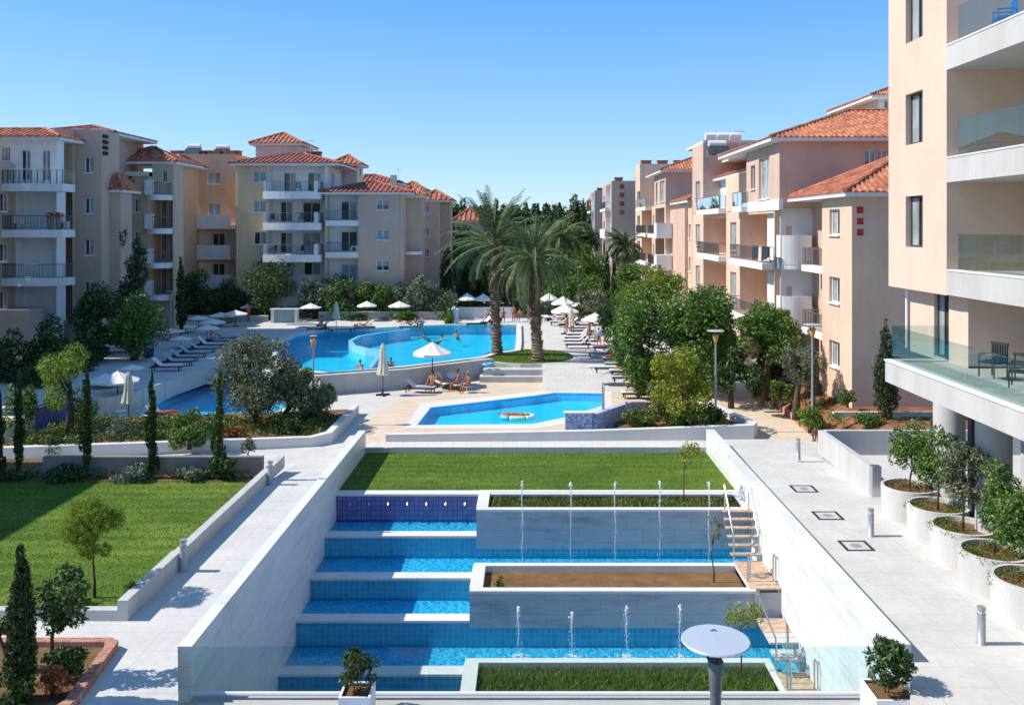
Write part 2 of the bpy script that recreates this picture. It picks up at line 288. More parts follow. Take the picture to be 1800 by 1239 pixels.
# ------------------------------------------------ mesh building
ORG = {}
class MB:
    def __init__(s): s.v = []; s.f = []; s.m = []
    def quad(s, *p, m=0):
        k = len(s.v); s.v += [tuple(q) for q in p]; s.f.append(tuple(range(k, k + len(p)))); s.m.append(m)
    def box(s, x0, x1, y0, y1, z0, z1, m=0, skip=''):
        p = [(x0,y0,z0),(x1,y0,z0),(x1,y1,z0),(x0,y1,z0),(x0,y0,z1),(x1,y0,z1),(x1,y1,z1),(x0,y1,z1)]
        k = len(s.v); s.v += p
        for key, f in (('b',(3,2,1,0)),('t',(4,5,6,7)),('s',(0,1,5,4)),('e',(1,2,6,5)),('n',(2,3,7,6)),('w',(3,0,4,7))):
            if key not in skip: s.f.append(tuple(k + i for i in f)); s.m.append(m)
    def obox(s, P, u0, u1, n0, n1, v0, v1, m=0):
        c = [P.pt(u, v, n) for v in (v0, v1) for u, n in ((u0, n0), (u1, n0), (u1, n1), (u0, n1))]
        k = len(s.v); s.v += [tuple(q) for q in c]
        for f in ((3,2,1,0),(4,5,6,7),(0,1,5,4),(1,2,6,5),(2,3,7,6),(3,0,4,7)): s.f.append(tuple(k + i for i in f)); s.m.append(m)
    def tube(s, pts, r, n=8, m=0, cap=True):
        pts = [Vector(p) for p in pts]; rs = r if isinstance(r, (list, tuple)) else [r] * len(pts)
        k = len(s.v); L = len(pts); up = None
        for i, p in enumerate(pts):
            d = (pts[min(i + 1, L - 1)] - pts[max(i - 1, 0)]).normalized()
            if up is None:
                a = Vector((0, 0, 1)) if abs(d.z) < .9 else Vector((1, 0, 0))
                up = (a - d * a.dot(d)).normalized()
            else:
                up = up - d * up.dot(d); up = up.normalized() if up.length > 1e-6 else d.orthogonal().normalized()
            w = d.cross(up)
            for j in range(n):
                t = 2 * math.pi * j / n; s.v.append(tuple(p + (up * math.cos(t) + w * math.sin(t)) * rs[i]))
        for i in range(L - 1):
            for j in range(n):
                a = k + i * n + j; b = k + i * n + (j + 1) % n
                s.f.append((a, b, b + n, a + n)); s.m.append(m)
        if cap:
            s.f.append(tuple(k + j for j in range(n))[::-1]); s.m.append(m)
            s.f.append(tuple(k + (L - 1) * n + j for j in range(n))); s.m.append(m)
    def lathe(s, c, prof, n=24, m=0):
        k = len(s.v); L = len(prof)
        for r, z in prof:
            for j in range(n):
                t = 2 * math.pi * j / n; s.v.append((c[0] + r * math.cos(t), c[1] + r * math.sin(t), c[2] + z))
        for i in range(L - 1):
            for j in range(n):
                a = k + i * n + j; b = k + i * n + (j + 1) % n
                s.f.append((a, b, b + n, a + n)); s.m.append(m)
    def disc(s, c, r, n=24, m=0):
        s.quad(*[(c[0] + r * math.cos(2*math.pi*j/n), c[1] + r * math.sin(2*math.pi*j/n), c[2]) for j in range(n)], m=m)
    def poly(s, outer, z, holes=(), m=0):
        loops = [[Vector((p[0], p[1], 0)) for p in outer]] + [[Vector((p[0], p[1], 0)) for p in h] for h in holes]
        flat = [p for l in loops for p in l]; k = len(s.v)
        s.v += [(p.x, p.y, z(p.x, p.y) if callable(z) else z) for p in flat]
        for tri in tessellate_polygon(loops):
            a, b, c = [flat[i] for i in tri]
            if (b - a).cross(c - a).z < 0: tri = tri[::-1]
            s.f.append(tuple(k + i for i in tri)); s.m.append(m)
    def skirt(s, loop, z0, z1, closed=True, m=0):
        n = len(loop)
        for i in range(n if closed else n - 1):
            a, b = loop[i], loop[(i + 1) % n]
            s.quad((a[0], a[1], z0), (b[0], b[1], z0), (b[0], b[1], z1), (a[0], a[1], z1), m=m)
    def wall(s, path, w, z0, z1, m=0, closed=False):
        """wall of width w along a plan polyline, z1 number or list per point"""
        P = [Vector((p[0], p[1])) for p in path]; n = len(P); L = []; Rr = []
        for i in range(n):
            if closed: a, b = P[i - 1], P[(i + 1) % n]
            else: a, b = P[max(i - 1, 0)], P[min(i + 1, n - 1)]
            d1 = (P[i] - a).normalized() if (P[i] - a).length > 1e-6 else (b - P[i]).normalized()
            d2 = (b - P[i]).normalized() if (b - P[i]).length > 1e-6 else d1
            n1 = Vector((-d1.y, d1.x)); n2 = Vector((-d2.y, d2.x)); nn = (n1 + n2); nn = nn.normalized() if nn.length > 1e-6 else n1
            k = 1 / max(.35, nn.dot(n1)); L.append(P[i] + nn * w / 2 * k); Rr.append(P[i] - nn * w / 2 * k)
        zt = z1 if isinstance(z1, (list, tuple)) else [z1] * n
        zb = z0 if isinstance(z0, (list, tuple)) else [z0] * n
        for i in range(n if closed else n - 1):
            j = (i + 1) % n
            a, b, c, d = (*Rr[i], zb[i]), (*Rr[j], zb[j]), (*L[j], zb[j]), (*L[i], zb[i])
            A, B, Cc, D = (*Rr[i], zt[i]), (*Rr[j], zt[j]), (*L[j], zt[j]), (*L[i], zt[i])
            s.quad(a, b, B, A, m=m); s.quad(c, d, D, Cc, m=m); s.quad(A, B, Cc, D, m=m)
            if not closed and i == 0: s.quad(d, a, A, D, m=m)
            if not closed and j == n - 1: s.quad(b, c, Cc, B, m=m)
    def build(s, name, mats, parent=None, origin=None, smooth=False):
        if not isinstance(mats, (list, tuple)): mats = [mats]
        if parent is not None: o0 = Vector(ORG[parent.name]) if origin is None else Vector(origin)
        else: o0 = Vector(origin) if origin is not None else Vector((0, 0, 0))
        me = bpy.data.meshes.new(name)
        me.from_pydata([(a - o0.x, b - o0.y, c - o0.z) for a, b, c in s.v], [], s.f)
        for mm in mats: me.materials.append(M[mm] if isinstance(mm, str) else mm)
        if any(s.m): me.polygons.foreach_set('material_index', s.m)
        if smooth: me.polygons.foreach_set('use_smooth', [True] * len(s.f))
        me.update()
        ob = bpy.data.objects.new(name, me); C.objects.link(ob)
        if parent is not None:
            ob.parent = parent; ob.location = o0 - Vector(ORG[parent.name]); ORG[ob.name] = tuple(o0)
        else: ob.location = o0; ORG[ob.name] = tuple(o0)
        return ob
def tag(o, label=None, cat=None, group=None, kind=None):
    if label: o['label'] = label
    if cat: o['category'] = cat
    if group: o['group'] = group
    if kind: o['kind'] = kind
    return o
def thing(name, label, cat, loc=(0, 0, 0), group=None):
    o = bpy.data.objects.new(name, None); C.objects.link(o); o.location = loc; o.empty_display_size = .3
    ORG[o.name] = tuple(loc); return tag(o, label, cat, group)
def struct(o): o['kind'] = 'structure'; return o
def copy_tree(o, parent=None):
    c = o.copy(); C.objects.link(c); c.parent = parent
    for ch in list(o.children): copy_tree(ch, c)
    return c
def place(proto, used, loc, rz=0, label=None, group=None, scale=None):
    o = copy_tree(proto) if used.get(proto.name) else proto
    used[proto.name] = True
    o.location = loc; o.rotation_euler = (0, 0, rz)
    if scale: o.scale = (scale, scale, scale) if isinstance(scale, (int, float)) else scale
    if label: o['label'] = label
    if group: o['group'] = group
    return o
USED = {}
class Pl:
    def __init__(s, O, U, Nn): s.O = Vector(O); s.U = Vector(U); s.N = Vector(Nn)
    def pt(s, u, v, n=0): p = s.O + s.U * u + s.N * n; return Vector((p.x, p.y, v))
def PS(Y): return Pl((0, Y, 0), (1, 0, 0), (0, -1, 0))
def PW(X): return Pl((X, 0, 0), (0, 1, 0), (-1, 0, 0))
def PE(X): return Pl((X, 0, 0), (0, 1, 0), (1, 0, 0))
# ================================================ ground, lawns, pools, cascade
L, RT = -7.65, 8.3
pit = [(-8.0, 19.95), (8.6, 19.95), (8.6, 41.35), (-8.0, 41.35)]
def pz(pts, z): return [G_(x, y, z)[:2] for x, y in pts]
child = pz([(733, 748), (757, 717), (940, 696), (975, 691), (1062, 692), (1064, 712), (1000, 733), (935, 746)], -.82)
chan = pz([(250, 745), (262, 712), (395, 645), (480, 668), (560, 700), (470, 735)], -.85)
lowwalk = [(-8.0, 9), (8.6, 9), (8.6, 19.95), (-8.0, 19.95)]
mb = MB(); big = 2500
mb.poly([(-big, -60), (big, -60), (big, big), (-big, big)], -.95, [[(-8.0, 9), (8.6, 9), (8.6, 41.35), (-8.0, 41.35)], child, chan]); struct(mb.build('ground', 'earth'))
# lower deck
low = [(-40, 41.35), (13.9, 41.35), (14.4, 64), (-6, 66), (-45, 66)]
mb = MB(); mb.poly(low, -.8, [child, chan]); struct(mb.build('pool_deck', 'deck'))
tanp = pz([(600, 790), (640, 742), (700, 702), (860, 668), (1010, 664), (1230, 690), (1190, 760), (1000, 770), (660, 788)], -.79)
copo = pz([(712, 752), (740, 708), (936, 689), (972, 684), (1075, 685), (1076, 716), (1010, 742), (940, 753)], -.785)
mb = MB(); mb.poly(tanp, -.794, [copo]); struct(mb.build('tan_paving', 'paving_tan'))
mb = MB(); mb.poly(copo, -.788, [child]); mb.skirt(copo, -.8, -.788); struct(mb.build('pool_coping', 'coping'))
for nm, lp, zb, zw in (('childrens_pool', child, -1.3, -.87), ('channel_pool', chan, -1.5, -.90)):
    mb = MB(); mb.poly(lp, zb); mb.skirt(lp, zb, -.79); struct(mb.build('pool_floor', 'poolfloor'))
    mb = MB(); mb.poly(lp, zw); struct(mb.build('pool_water', 'water'))
mb = MB(); mb.wall(chan, .5, -.9, -.77, closed=True); struct(mb.build('pool_coping', 'coping'))
# upper deck with main pool
upper = pz([(0, 745), (120, 715), (240, 688), (400, 636), (450, 640), (480, 668), (562, 676)], .2) + \
        [(-12.9, 54.6), (-8, 57.0), (-3.4, 61.0), (-.6, 60.2), (1.2, 60.2), (3.2, 60.2), (16, 60.2), (22, 60.2), (24, 125), (-60, 125), (-60, 60)]
rim = pz([(482, 602), (520, 586), (575, 578), (650, 577), (705, 574), (780, 571), (912, 571), (912, 600), (910, 616), (868, 622)], .35) + \
      [(-3.3, 62.0), (-8.0, 57.9), (-12.6, 55.2), (-14.5, 56.3), (-16.0, 58.5), (-17.8, 62)]
mb = MB(); mb.poly(upper, .2, [rim]); mb.skirt(upper, -.8, .2); struct(mb.build('upper_deck', 'deck'))
mb = MB(); mb.poly(rim, -.55); mb.skirt(rim, -.93, .36); struct(mb.build('pool_floor', 'poolfloor'))
arc = [G_(x, y, .45)[:2] for x, y in ((720, 577), (670, 583), (632, 589), (616, 597), (622, 605), (645, 611), (668, 613), (664, 625), (650, 645))]
mb = MB(); mb.wall(arc, .30, -.93, .39); tag(mb.build('pool_weir', 'paletile', origin=(*arc[0], .2)), 'curved pale blue weir wall dividing the main pool', 'pool wall')
upw = arc + [rim[11], rim[10], rim[9], rim[8], rim[7], rim[6], rim[5]]
mb = MB(); mb.poly([arc[0]] + [rim[4], rim[5], rim[6], rim[7], rim[8], rim[9], rim[10]] + arc[::-1][:-1], .34); struct(mb.build('pool_water', 'water'))
mb = MB(); mb.poly([rim[0], rim[1], rim[2], rim[3], rim[4]] + arc + [rim[10], rim[11], rim[12], rim[13], rim[14], rim[15]], -.15); struct(mb.build('pool_water', 'water'))
mb = MB(); mb.wall(rim, .45, .1, .40, closed=True); struct(mb.build('pool_coping', 'coping'))
# front parapet of the main pool
fw = [(-14.6, 54.4), (-12.9, 54.3), (-8.0, 56.7), (-3.4, 60.6), (-2.6, 61.2)]
mb = MB(); mb.wall(fw, .5, -.8, .42); o = mb.build('pool_wall', 'concrete_l', origin=(-8, 56.7, -.8)); tag(o, 'long grey parapet wall holding up the main pool behind the parasols', 'wall')
mb = MB(); mb.wall([(-14.2, 54.95), (-12.9, 54.85), (-8.0, 57.25), (-3.9, 60.75)], .34, .30, .435); mb.build('overflow_gutter', 'black', o)
mb = MB(); mb.box(-3.3, .9, 58.6, 60.3, -.8, -.42); mb.box(-3.1, .9, 59.2, 60.3, -.42, -.05); tag(mb.build('stone_steps', 'concrete_l', origin=(-1, 59, -.8)), 'broad low stone steps below the palm island', 'steps')
mb = MB(); mb.quad((.9, 55.4, -.79), (14, 55.4, -.79), (14, 60.3, .205), (.9, 60.3, .205)); mb.quad((.9, 55.4, -.8), (.9, 60.3, -.8), (.9, 60.3, .205), (.9, 55.4, -.79)); struct(mb.build('ramp', 'deck'))
# palm island
def circ(c, r, n=40, ry=None): return [(c[0] + r * math.cos(2*math.pi*i/n), c[1] + (ry or r) * math.sin(2*math.pi*i/n)) for i in range(n)]
isl = circ((-.1, 63.6), 3.25)
mb = MB(); mb.poly(isl, .27); mb.skirt(isl, .2, .27); struct(mb.build('island_lawn', 'grass'))
# left plaza + path + lawn
mb = MB()
mb.poly([(-60, 8), (-7.0, 8), (-7.0, 17.6), (-7.97, 20), (-7.97, 21.3), (-60, 21.3)], 0); mb.skirt([(-7.0, 8), (-7.0, 17.6), (-7.97, 20)], -1, 0, closed=False)
mb.quad((-9.75, 21.3, 0), (-7.97, 21.3, 0), (-7.97, 33, 0), (-9.75, 33, 0))
mb.quad((-9.75, 33, 0), (-7.97, 33, 0), (-7.97, 41.3, -.79), (-9.75, 41.3, -.79))
mb.quad((-40, 36.3, -.79), (-9.75, 36.3, -.79), (-9.75, 41.6, -.79), (-40, 41.6, -.79))
mb.quad((-9.75, 36.3, -.34), (-9.75, 41.3, -.79), (-9.75, 41.3, -.8), (-9.75, 36.3, -.8))
struct(mb.build('left_path', 'paving_n'))
mb = MB(); mb.box(-60, -9.95, 21.55, 32.9, -.5, .02, skip='b'); struct(mb.build('lawn', 'grass'))
mb = MB(); mb.box(-60, -9.95, 32.9, 33.7, -.5, .04, skip='b'); mb.box(-40, -17, 33.7, 36.2, -.6, .02, skip='b'); struct(mb.build('flower_bed', 'soil'))
# path wall beside lawn (stepped coping), kerb, bollards on it
mb = MB(); mb.box(-9.95, -9.70, 21.3, 24.6, 0, .50); mb.box(-9.95, -9.70, 24.6, 35.0, 0, .46)
tag(mb.build('garden_wall', 'concrete_l', origin=(-9.8, 21.3, 0)), 'low white wall between the left lawn and the marble path', 'wall')
mb = MB(); mb.box(-14.6, -9.95, 21.3, 21.55, 0, .26); tag(mb.build('garden_kerb', 'concrete_l', origin=(-12, 21.3, 0)), 'low cream kerb along the near edge of the left lawn', 'kerb')
mb = MB(); mb.box(-18.6, -10.2, 33.7, 33.95, 0, .74); tag(mb.build('retaining_wall', 'brownwall', origin=(-14, 33.7, 0)), 'brown grey retaining wall behind the left lawn', 'wall')
# planter bed behind left cross path
bedp = [(-24.5, 38.6), (-10.3, 41.6), (-9.6, 42.3), (-9.6, 48.8)]
mb = MB(); mb.wall(bedp, .35, -.8, [-.15, -.35, -.3, -.3]); tag(mb.build('planter_wall', 'coping', origin=(-12, 41, -.8)), 'white planter wall round the olive tree bed', 'wall')
mb = MB(); mb.poly([(-24.4, 38.8), (-10.4, 41.8), (-9.8, 42.4), (-9.8, 48.6), (-24, 46)], -.5); mb.skirt([(-9.8, 48.6), (-24, 46), (-24.4, 38.8)], -.8, -.5, closed=False); struct(mb.build('flower_bed', 'soil'))
# central lawn
mb = MB(); mb.box(L, RT, 35.5, 41.3, -1.6, -1.05, skip='b'); struct(mb.build('lawn', 'grass'))
mb = MB(); mb.box(L, RT, 41.3, 42.3, -1.5, -.785, skip='b'); struct(mb.build('cross_path', 'paving'))
# planter wall right
bw = [(-6.9, 42.55), (3, 42.8), (10.8, 43.0), (11.1, 43.6), (9.9, 48.5), (9.6, 52)]
mb = MB(); mb.wall(bw, .35, -.8, [-.45, -.33, -.1, -.1, -.1, -.1]); tag(mb.build('planter_wall', 'coping', origin=(3, 42.8, -.8)), 'long low white planter wall behind the central lawn', 'wall')
mb = MB(); mb.poly([(4.3, 43.0), (10.8, 43.2), (10.9, 43.6), (9.8, 48.4), (9.5, 52), (7.4, 52), (6.6, 47), (4.6, 46.4)], -.45); struct(mb.build('flower_bed', 'soil'))
# mosaic shower walls
mb = MB(); mb.box(1.78, 3.1, 43.4, 43.75, -.8, .36); mb.wall([(3.2, 43.6), (5.3, 46.6), (6.3, 47.6)], .3, -.8, [.3, .3, .1])
mb.build
o = mb.build('mosaic_wall', ['mosaic'], origin=(2.5, 43.5, -.8)); tag(o, 'blue and white mosaic wall beside the childrens pool', 'mosaic wall')
mb = MB(); mb.box(1.72, 3.16, 43.34, 43.81, .36, .40); mb.build('coping', 'coping', o)
t = thing('outdoor_shower', 'slim pale shower post behind the mosaic wall', 'shower', (3.75, 44.6, -.8))
mb = MB(); mb.tube([(3.75, 44.6, -.8), (3.75, 44.6, 1.65)], .07); mb.build('post', 'steel', t)
mb = MB(); mb.tube([(3.75, 44.6, 1.6), (3.75, 44.3, 1.62), (3.75, 44.2, 1.5)], .03); mb.build('shower_head', 'steel', t)
mb = MB(); mb.box(5.0, 5.15, 45.9, 46.05, -.8, .45); tag(mb.build('post', 'coping', origin=(5, 46, -.8)), 'short cream post at the bend of the mosaic wall', 'post')
t = thing('mosaic_block', 'dark blue mosaic wall at the left end of the shaded pool deck', 'mosaic wall', G_(30, 770, -.8))
mb = MB(); y0 = G_(0, 775, -.8)[1]; mb.box(-30, -24.7, y0 + 1, y0 + 1.4, -.8, .55); mb.wall([(-24.6, y0 + 1.2), (-23.9, y0 + 3.4)], .35, -.8, .7); mb.build('wall', 'mosaic_d', t)
mb = MB(); mb.wall([(-30, y0 + 1.2), (-24.6, y0 + 1.2), (-23.9, y0 + 3.4)], .45, .56, [.6, .6, .75]); mb.build('coping', 'coping', t)
# right path etc
mb = MB(); mb.poly([(7.6, 8), (40, 8), (40, 36), (8.65, 36), (8.65, 20), (7.6, 17.6)], -.35); mb.skirt([(7.6, 8), (7.6, 17.6), (8.65, 20)], -1, -.35, closed=False)
mb.quad((8.65, 36, -.35), (14, 36, -.35), (14, 41.4, -.72), (8.65, 41.4, -.72)); mb.quad((14, 36, -.35), (26, 36, -.35), (26, 38.4, -.35), (14, 38.4, -.35))
mb.quad((8.65, 41.4, -.72), (14, 41.4, -.72), (14, 43, -.78), (8.65, 43, -.78)); struct(mb.build('right_path', 'paving_n'))
mb = MB(); mb.quad((9.6, 43, -.775), (14, 43, -.775), (14.3, 75, -.6), (8.8, 60, -.6)); struct(mb.build('garden_path', 'paving_tan'))
mb = MB(); mb.wall([(13.6, 39.9), (14.05, 44), (14.2, 52), (14.3, 60)], .22, -.8, -.38); tag(mb.build('brick_kerb', 'brick', origin=(14, 44, -.8)), 'red brick kerb along the garden path on the right', 'kerb')
mb = MB(); mb.box(12.6, 12.85, 32.3, 38.45, -.35, .68); mb.box(12.85, 30, 38.2, 38.45, -.35, .70)
tag(mb.build('retaining_wall', 'concrete_l', origin=(12.7, 35, -.35)), 'pale concrete retaining wall with square end post by the tree planters', 'wall')
mb = MB(); mb.box(12.56, 12.89, 32.25, 32.55, -.35, .76); tag(mb.build('end_post', 'steel', origin=(12.7, 32.4, -.35)), 'square steel end post of the concrete retaining wall', 'post')
mb = MB(); mb.box(16.2, 45, 38.46, 50, -.6, .62, skip='b'); mb.quad((13.7, 38.46, -.40), (16.2, 38.46, .62), (16.2, 60, .62), (14.4, 60, -.5)); mb.quad((12.86, 38.46, -.4), (13.7, 38.46, -.4), (13.7, 39.9, -.5), (12.86, 39.0, -.6)); mb.box(12.86, 16.2, 38.46, 38.6, -.6, .60);  struct(mb.build('soil_terrace', 'redsoil'))
mb = MB(); mb.box(14.3, 26, 41.4, 41.6, .62, .84); tag(mb.build('garden_kerb', 'cream', origin=(17, 41.5, .6)), 'cream kerb in the red soil garden below the pink wall', 'kerb')
mb = MB(); mb.box(14.4, 40, 50, 90, -.9, -.3, skip='b'); struct(mb.build('garden_soil', 'redsoil'))

# ---------------- cascade
mb = MB(); mb.poly(pit, -6.2); struct(mb.build('pit_floor', 'floortile_caustic'))
mb = MB(); mb.poly(lowwalk, -2.2); struct(mb.build('lower_walk', 'paving_n'))
def side_wall(x0, x1, y0, y1, z0, zt, lab, mats='wallwhite'):
    mb = MB(); mb.box(x0, x1, y0, y1, z0, zt); o = mb.build('side_wall', mats, origin=((x0 + x1) / 2, y0, z0)); tag(o, lab, 'wall'); return o
o = side_wall(-7.97, L, 20.0, 41.3, -6.2, 0.01, 'long marble clad wall on the left of the blue cascade')
o = side_wall(RT, 8.66, 20.0, 41.3, -6.2, .06, 'long white wall on the sunny right side of the blue cascade')
lev = [  # (front Y, top z of wall, name)
 (26.9, -4.10), (28.9, -3.36), (30.8, -2.72), (33.0, -2.02), (34.95, -1.05)]
names = ['lowest', 'second', 'middle', 'fourth', 'topmost']
for k, (y, z) in enumerate(lev):
    zb = -6.2 if k == 0 else lev[k - 1][1] - 1.0
    top = k == 4
    o = MB(); o.box(L, RT, y, y + .45, zb, z - .08, skip='b'); o = o.build('cascade_wall', 'purpletile' if top else 'bluetile', origin=(0, y, zb))
    tag(o, ['lowest blue tiled cascade wall next to the glass balustrade', 'second blue tiled cascade wall from the front', 'middle blue tiled cascade wall beside the bare soil planter', 'fourth blue tiled cascade wall with tall fountain jets before it', 'violet tiled cascade wall with seven spouts below the lawn'][k], 'pool wall')
    xe = [-1.97, 7.3, -1.95, -1.97, RT][k]
    c = MB(); c.box(L, xe, y - .03, y + .50, z - .08, z); c.build('coping', 'coping', o)
    if k == 1 or k == 3:
        c = MB(); c.box(-1.95, 7.3, y - .03, y + .50, z - .08, z) if k == 1 and False else None
    if top:
        for i in range(7):
            x = X_(617 + i * 33.5, 34.9); s = MB(); s.tube([(x, 34.95, -1.38), (x, 34.75, -1.36), (x, 34.68, -1.42)], .035, 6); s.build('spout', 'steel', o)
wl = [(26.9 + .4, 28.95, -4.16), (28.9 + .4, 30.85, -3.42), (30.8 + .4, 33.05, -2.78), (33.0 + .4, 34.97, -2.08)]
for a, b, z in wl:
    mb = MB(); mb.quad((L, a, z), (RT, a, z), (RT, b, z), (L, b, z)); struct(mb.build('cascade_water', 'water_c'))
    mb = MB(); mb.quad((L, a, z - .09), (RT, a, z - .09), (RT, b, z - .09), (L, b, z - .09)); struct(mb.build('basin_floor', 'floortile_caustic'))
mb = MB(); mb.quad((L, 20.1, -4.95), (RT, 20.1, -4.95), (RT, 26.95, -4.95), (L, 26.95, -4.95)); struct(mb.build('cascade_water', 'water_c'))
def planter(x0, x1, y0, y1, zt, zb, lab, fill, notch=None):
    o = MB(); o.box(x0, x1, y0, y1, zb, zt - .08, skip='bt'); w = .28
    for a in ((x0, x1, y0 - .02, y0 + w), (x0, x1, y1 - w, y1), (x0 - .02, x0 + .42, y0 + w, y1 - w), (x1 - .2, x1, y0 + w, y1 - w)):
        o.box(a[0], a[1], a[2], a[3], zt - .08, zt, m=1)
    for a in ((x0 + .42, x1 - .2, y0 + w, y0 + w + .001), ): pass
    # inner lining
    xi0, xi1, yi0, yi1 = x0 + .42, x1 - .2, y0 + w, y1 - w
    o.quad((xi0, yi1, zt - .4), (xi1, yi1, zt - .4), (xi1, yi1, zt - .08), (xi0, yi1, zt - .08), m=1)
    o.quad((xi0, yi0, zt - .4), (xi0, yi1, zt - .4), (xi0, yi1, zt - .08), (xi0, yi0, zt - .08), m=1)
    ob = o.build('marble_planter', ['marble', 'coping'], origin=((x0 + x1) / 2, y0, zb)); tag(ob, lab, 'planter')
    s = MB(); s.quad((xi0, yi0, zt - .22), (xi1, yi0, zt - .22), (xi1, yi1, zt - .22), (xi0, yi1, zt - .22)); s.build('planting_soil', fill, ob)
    return ob, (xi0, xi1, yi0, yi1, zt - .22)
pA, rA = planter(-1.97, 7.45, 24.9, 27.35, -3.84, -6.1, 'grass filled marble planter at the foot of the cascade', 'soil')
pC, rC = planter(-1.95, 7.45, 28.86, 31.28, -2.38, -3.6, 'marble planter of bare brown soil in the middle of the cascade', 'soil')
pD, rD = planter(-1.97, RT - .02, 32.96, 35.42, -1.03, -2.5, 'grass filled marble planter at the top of the cascade', 'soil')
mb = MB(); mb.box(7.46, RT - .01, 29.0, 31.4, -3.6, -2.5); tag(mb.build('stair_plinth', 'marble', origin=(7.9, 29, -3.6)), 'marble plinth under the upper timber landing', 'plinth')
# timber stairs
def hoop(mb, x, y, z, h=.95, d=.3, dirx=False):
    p = [(0, 0), (0, h * .86), (d * .15, h * .96), (d * .5, h), (d * .85, h * .96), (d, h * .86), (d, h * .2)]
    mb.tube([(x, y + (0 if dirx else -a), z + b) if not dirx else (x + a, y, z + b) for a, b in p], .028, 6)
t = thing('timber_stair', 'upper timber stair with open treads on the right of the cascade', 'stairs', (7.8, 31.5, -2.5))
for i in range(6):
    mb = MB(); y = 32.9 - i * .26; z = -1.0 - i * .225; mb.box(7.2, RT - .02, y - .24, y, z - .05, z); mb.build('tread', 'wood', t)
mb = MB()
for i in range(8): mb.box(7.28, RT - .02, 29.0 + i * .305, 29.29 + i * .305, -2.42, -2.36)
mb.build('landing', 'wood', t)
for x in (7.3, 8.2):
    mb = MB(); mb.tube([(x, 32.9, -2.0), (x, 32.9, -.1), (x, 31.45, -1.45), (x, 31.45, -2.36)], .028, 6); mb.build('handrail', 'steel', t)
for x in (7.35, 8.2):
    mb = MB(); hoop(mb, x, 29.6, -2.36); mb.build('handrail', 'steel', t)
mb = MB(); mb.tube([(8.22, 29.05, -2.4), (8.22, 29.02, -3.5)], .03, 6); mb.build('ladder_pipe', 'steel', t); mb = MB(); mb.tube([(7.55, 29.02, -2.4), (7.55, 28.85, -3.4)], .03, 6); mb.build('ladder_pipe', 'steel', t)
t = thing('timber_stair', 'lower timber stair stepping down beside the foot of the cascade', 'stairs', (7.8, 27, -4))
for i in range(11):
    mb = MB(); z = -3.25 if i < 5 else (-3.45 if i < 7 else -3.8); y = 28.8 - i * .34; mb.box(7.4, RT - .02, y - .32, y, z - .06, z); mb.build('tread', 'wood' if i not in (3, 4, 5, 6) else 'concrete_l', t)
for x in (7.45, 8.22):
    mb = MB(); hoop(mb, x, 25.4, -3.82); mb.build('handrail', 'steel', t)
mb = MB(); mb.tube([(7.4, 28.7, -3.2), (7.4, 28.7, -2.3), (7.45, 26.6, -2.9), (7.45, 26.5, -3.9)], .028, 6); mb.build('handrail', 'steel', t)
# glass balustrade bridge
t = thing('glass_balustrade', 'clear glass balustrade across the front of the cascade', 'balustrade', (0, 20, -1.2))
for i in range(9):
    x0 = L + i * 1.772; mb = MB(); mb.box(x0 + .01, x0 + 1.76, 20.0, 20.02, -1.1, 0.0); mb.build('glass_panel', 'glass', t)
mb = MB(); mb.tube([(L, 20, -1.06), (RT, 20, -1.06)], .05, 8); mb.build('bottom_rail', 'whiteplastic', t)
mb = MB(); mb.box(L, RT, 19.6, 20.15, -1.36, -1.18); mb.build('base_beam', 'concrete', t)
mb = MB(); mb.box(L, RT, 19.95, 20.3, -6.0, -1.37); tag(mb.build('bridge_wall', 'concrete_l', origin=(0, 20, -6)), 'concrete wall carrying the glass balustrade', 'wall')

mb = MB(); mb.box(-7.9, 8.2, 18.5, 19.45, -2.2, -.965); tag(mb.build('pot_ledge', 'concrete', origin=(0, 19, -2.2)), 'grey concrete ledge carrying the white pots', 'ledge')
mb = MB(); mb.box(L, -7.0, 8, 17.6, -2.2, -.01); tag(mb.build('ledge_wall', 'concrete_l', origin=(-7.3, 8, -2.2)), 'wall face at the edge of the lower walk', 'wall') if False else None
# fountains
rnd = random.Random(5)
def jet(x, y, z0, h, lab, seed):
    rr = random.Random(seed); t = thing('fountain_jet', lab, 'fountain', (x, y, z0), 'fountain jets in the cascade')
    mb = MB(); p = [(x, y, z0)]
    for i in range(1, 9): p.append((x + rr.uniform(-.02, .02), y + rr.uniform(-.02, .02), z0 + h * i / 8))
    mb.tube(p, [.006, .006, .007, .008, .009, .011, .014, .02, .032], 5)
    for i in range(90):
        q = rr.random() ** .7; s = rr.uniform(.004, .013); a = rr.uniform(0, 6.28); sp = .03 + .16 * (1 - q) * rr.random() + .05 * (q > .8)
        c = (x + math.cos(a) * sp, y + math.sin(a) * sp, z0 + h * q + rr.uniform(-.03, .05))
        mb.lathe(c, [(0.001, -s), (s * .9, -s * .3), (s, s * .2), (.001, s * 1.2)], 5)
    for i in range(16):
        s = rr.uniform(.013, .032); c = (x + rr.gauss(0, .03), y + rr.gauss(0, .03), z0 + h + rr.uniform(-.12, .06))
        mb.lathe(c, [(0.001, -s), (s, 0), (.001, s)], 6)
    mb.build('water_column', M['foam'], t)
    mb = MB()
    for i in range(110):
        a = rr.uniform(0, 6.28); d = abs(rr.gauss(0, .22)); s = rr.uniform(.01, .026) * max(.3, 1 - d)
        mb.lathe((x + math.cos(a) * d * 1.2, y + math.sin(a) * d * .8, z0 + .02 + rr.random() * .12 * max(0, 1 - d * 2)), [(0.001, -s * .4), (s * 1.3, 0), (.001, s * .6)], 6)
    mb.build('splash', M['foam'], t)
    return t
on = ['leftmost', 'second', 'middle', 'fourth', 'rightmost']
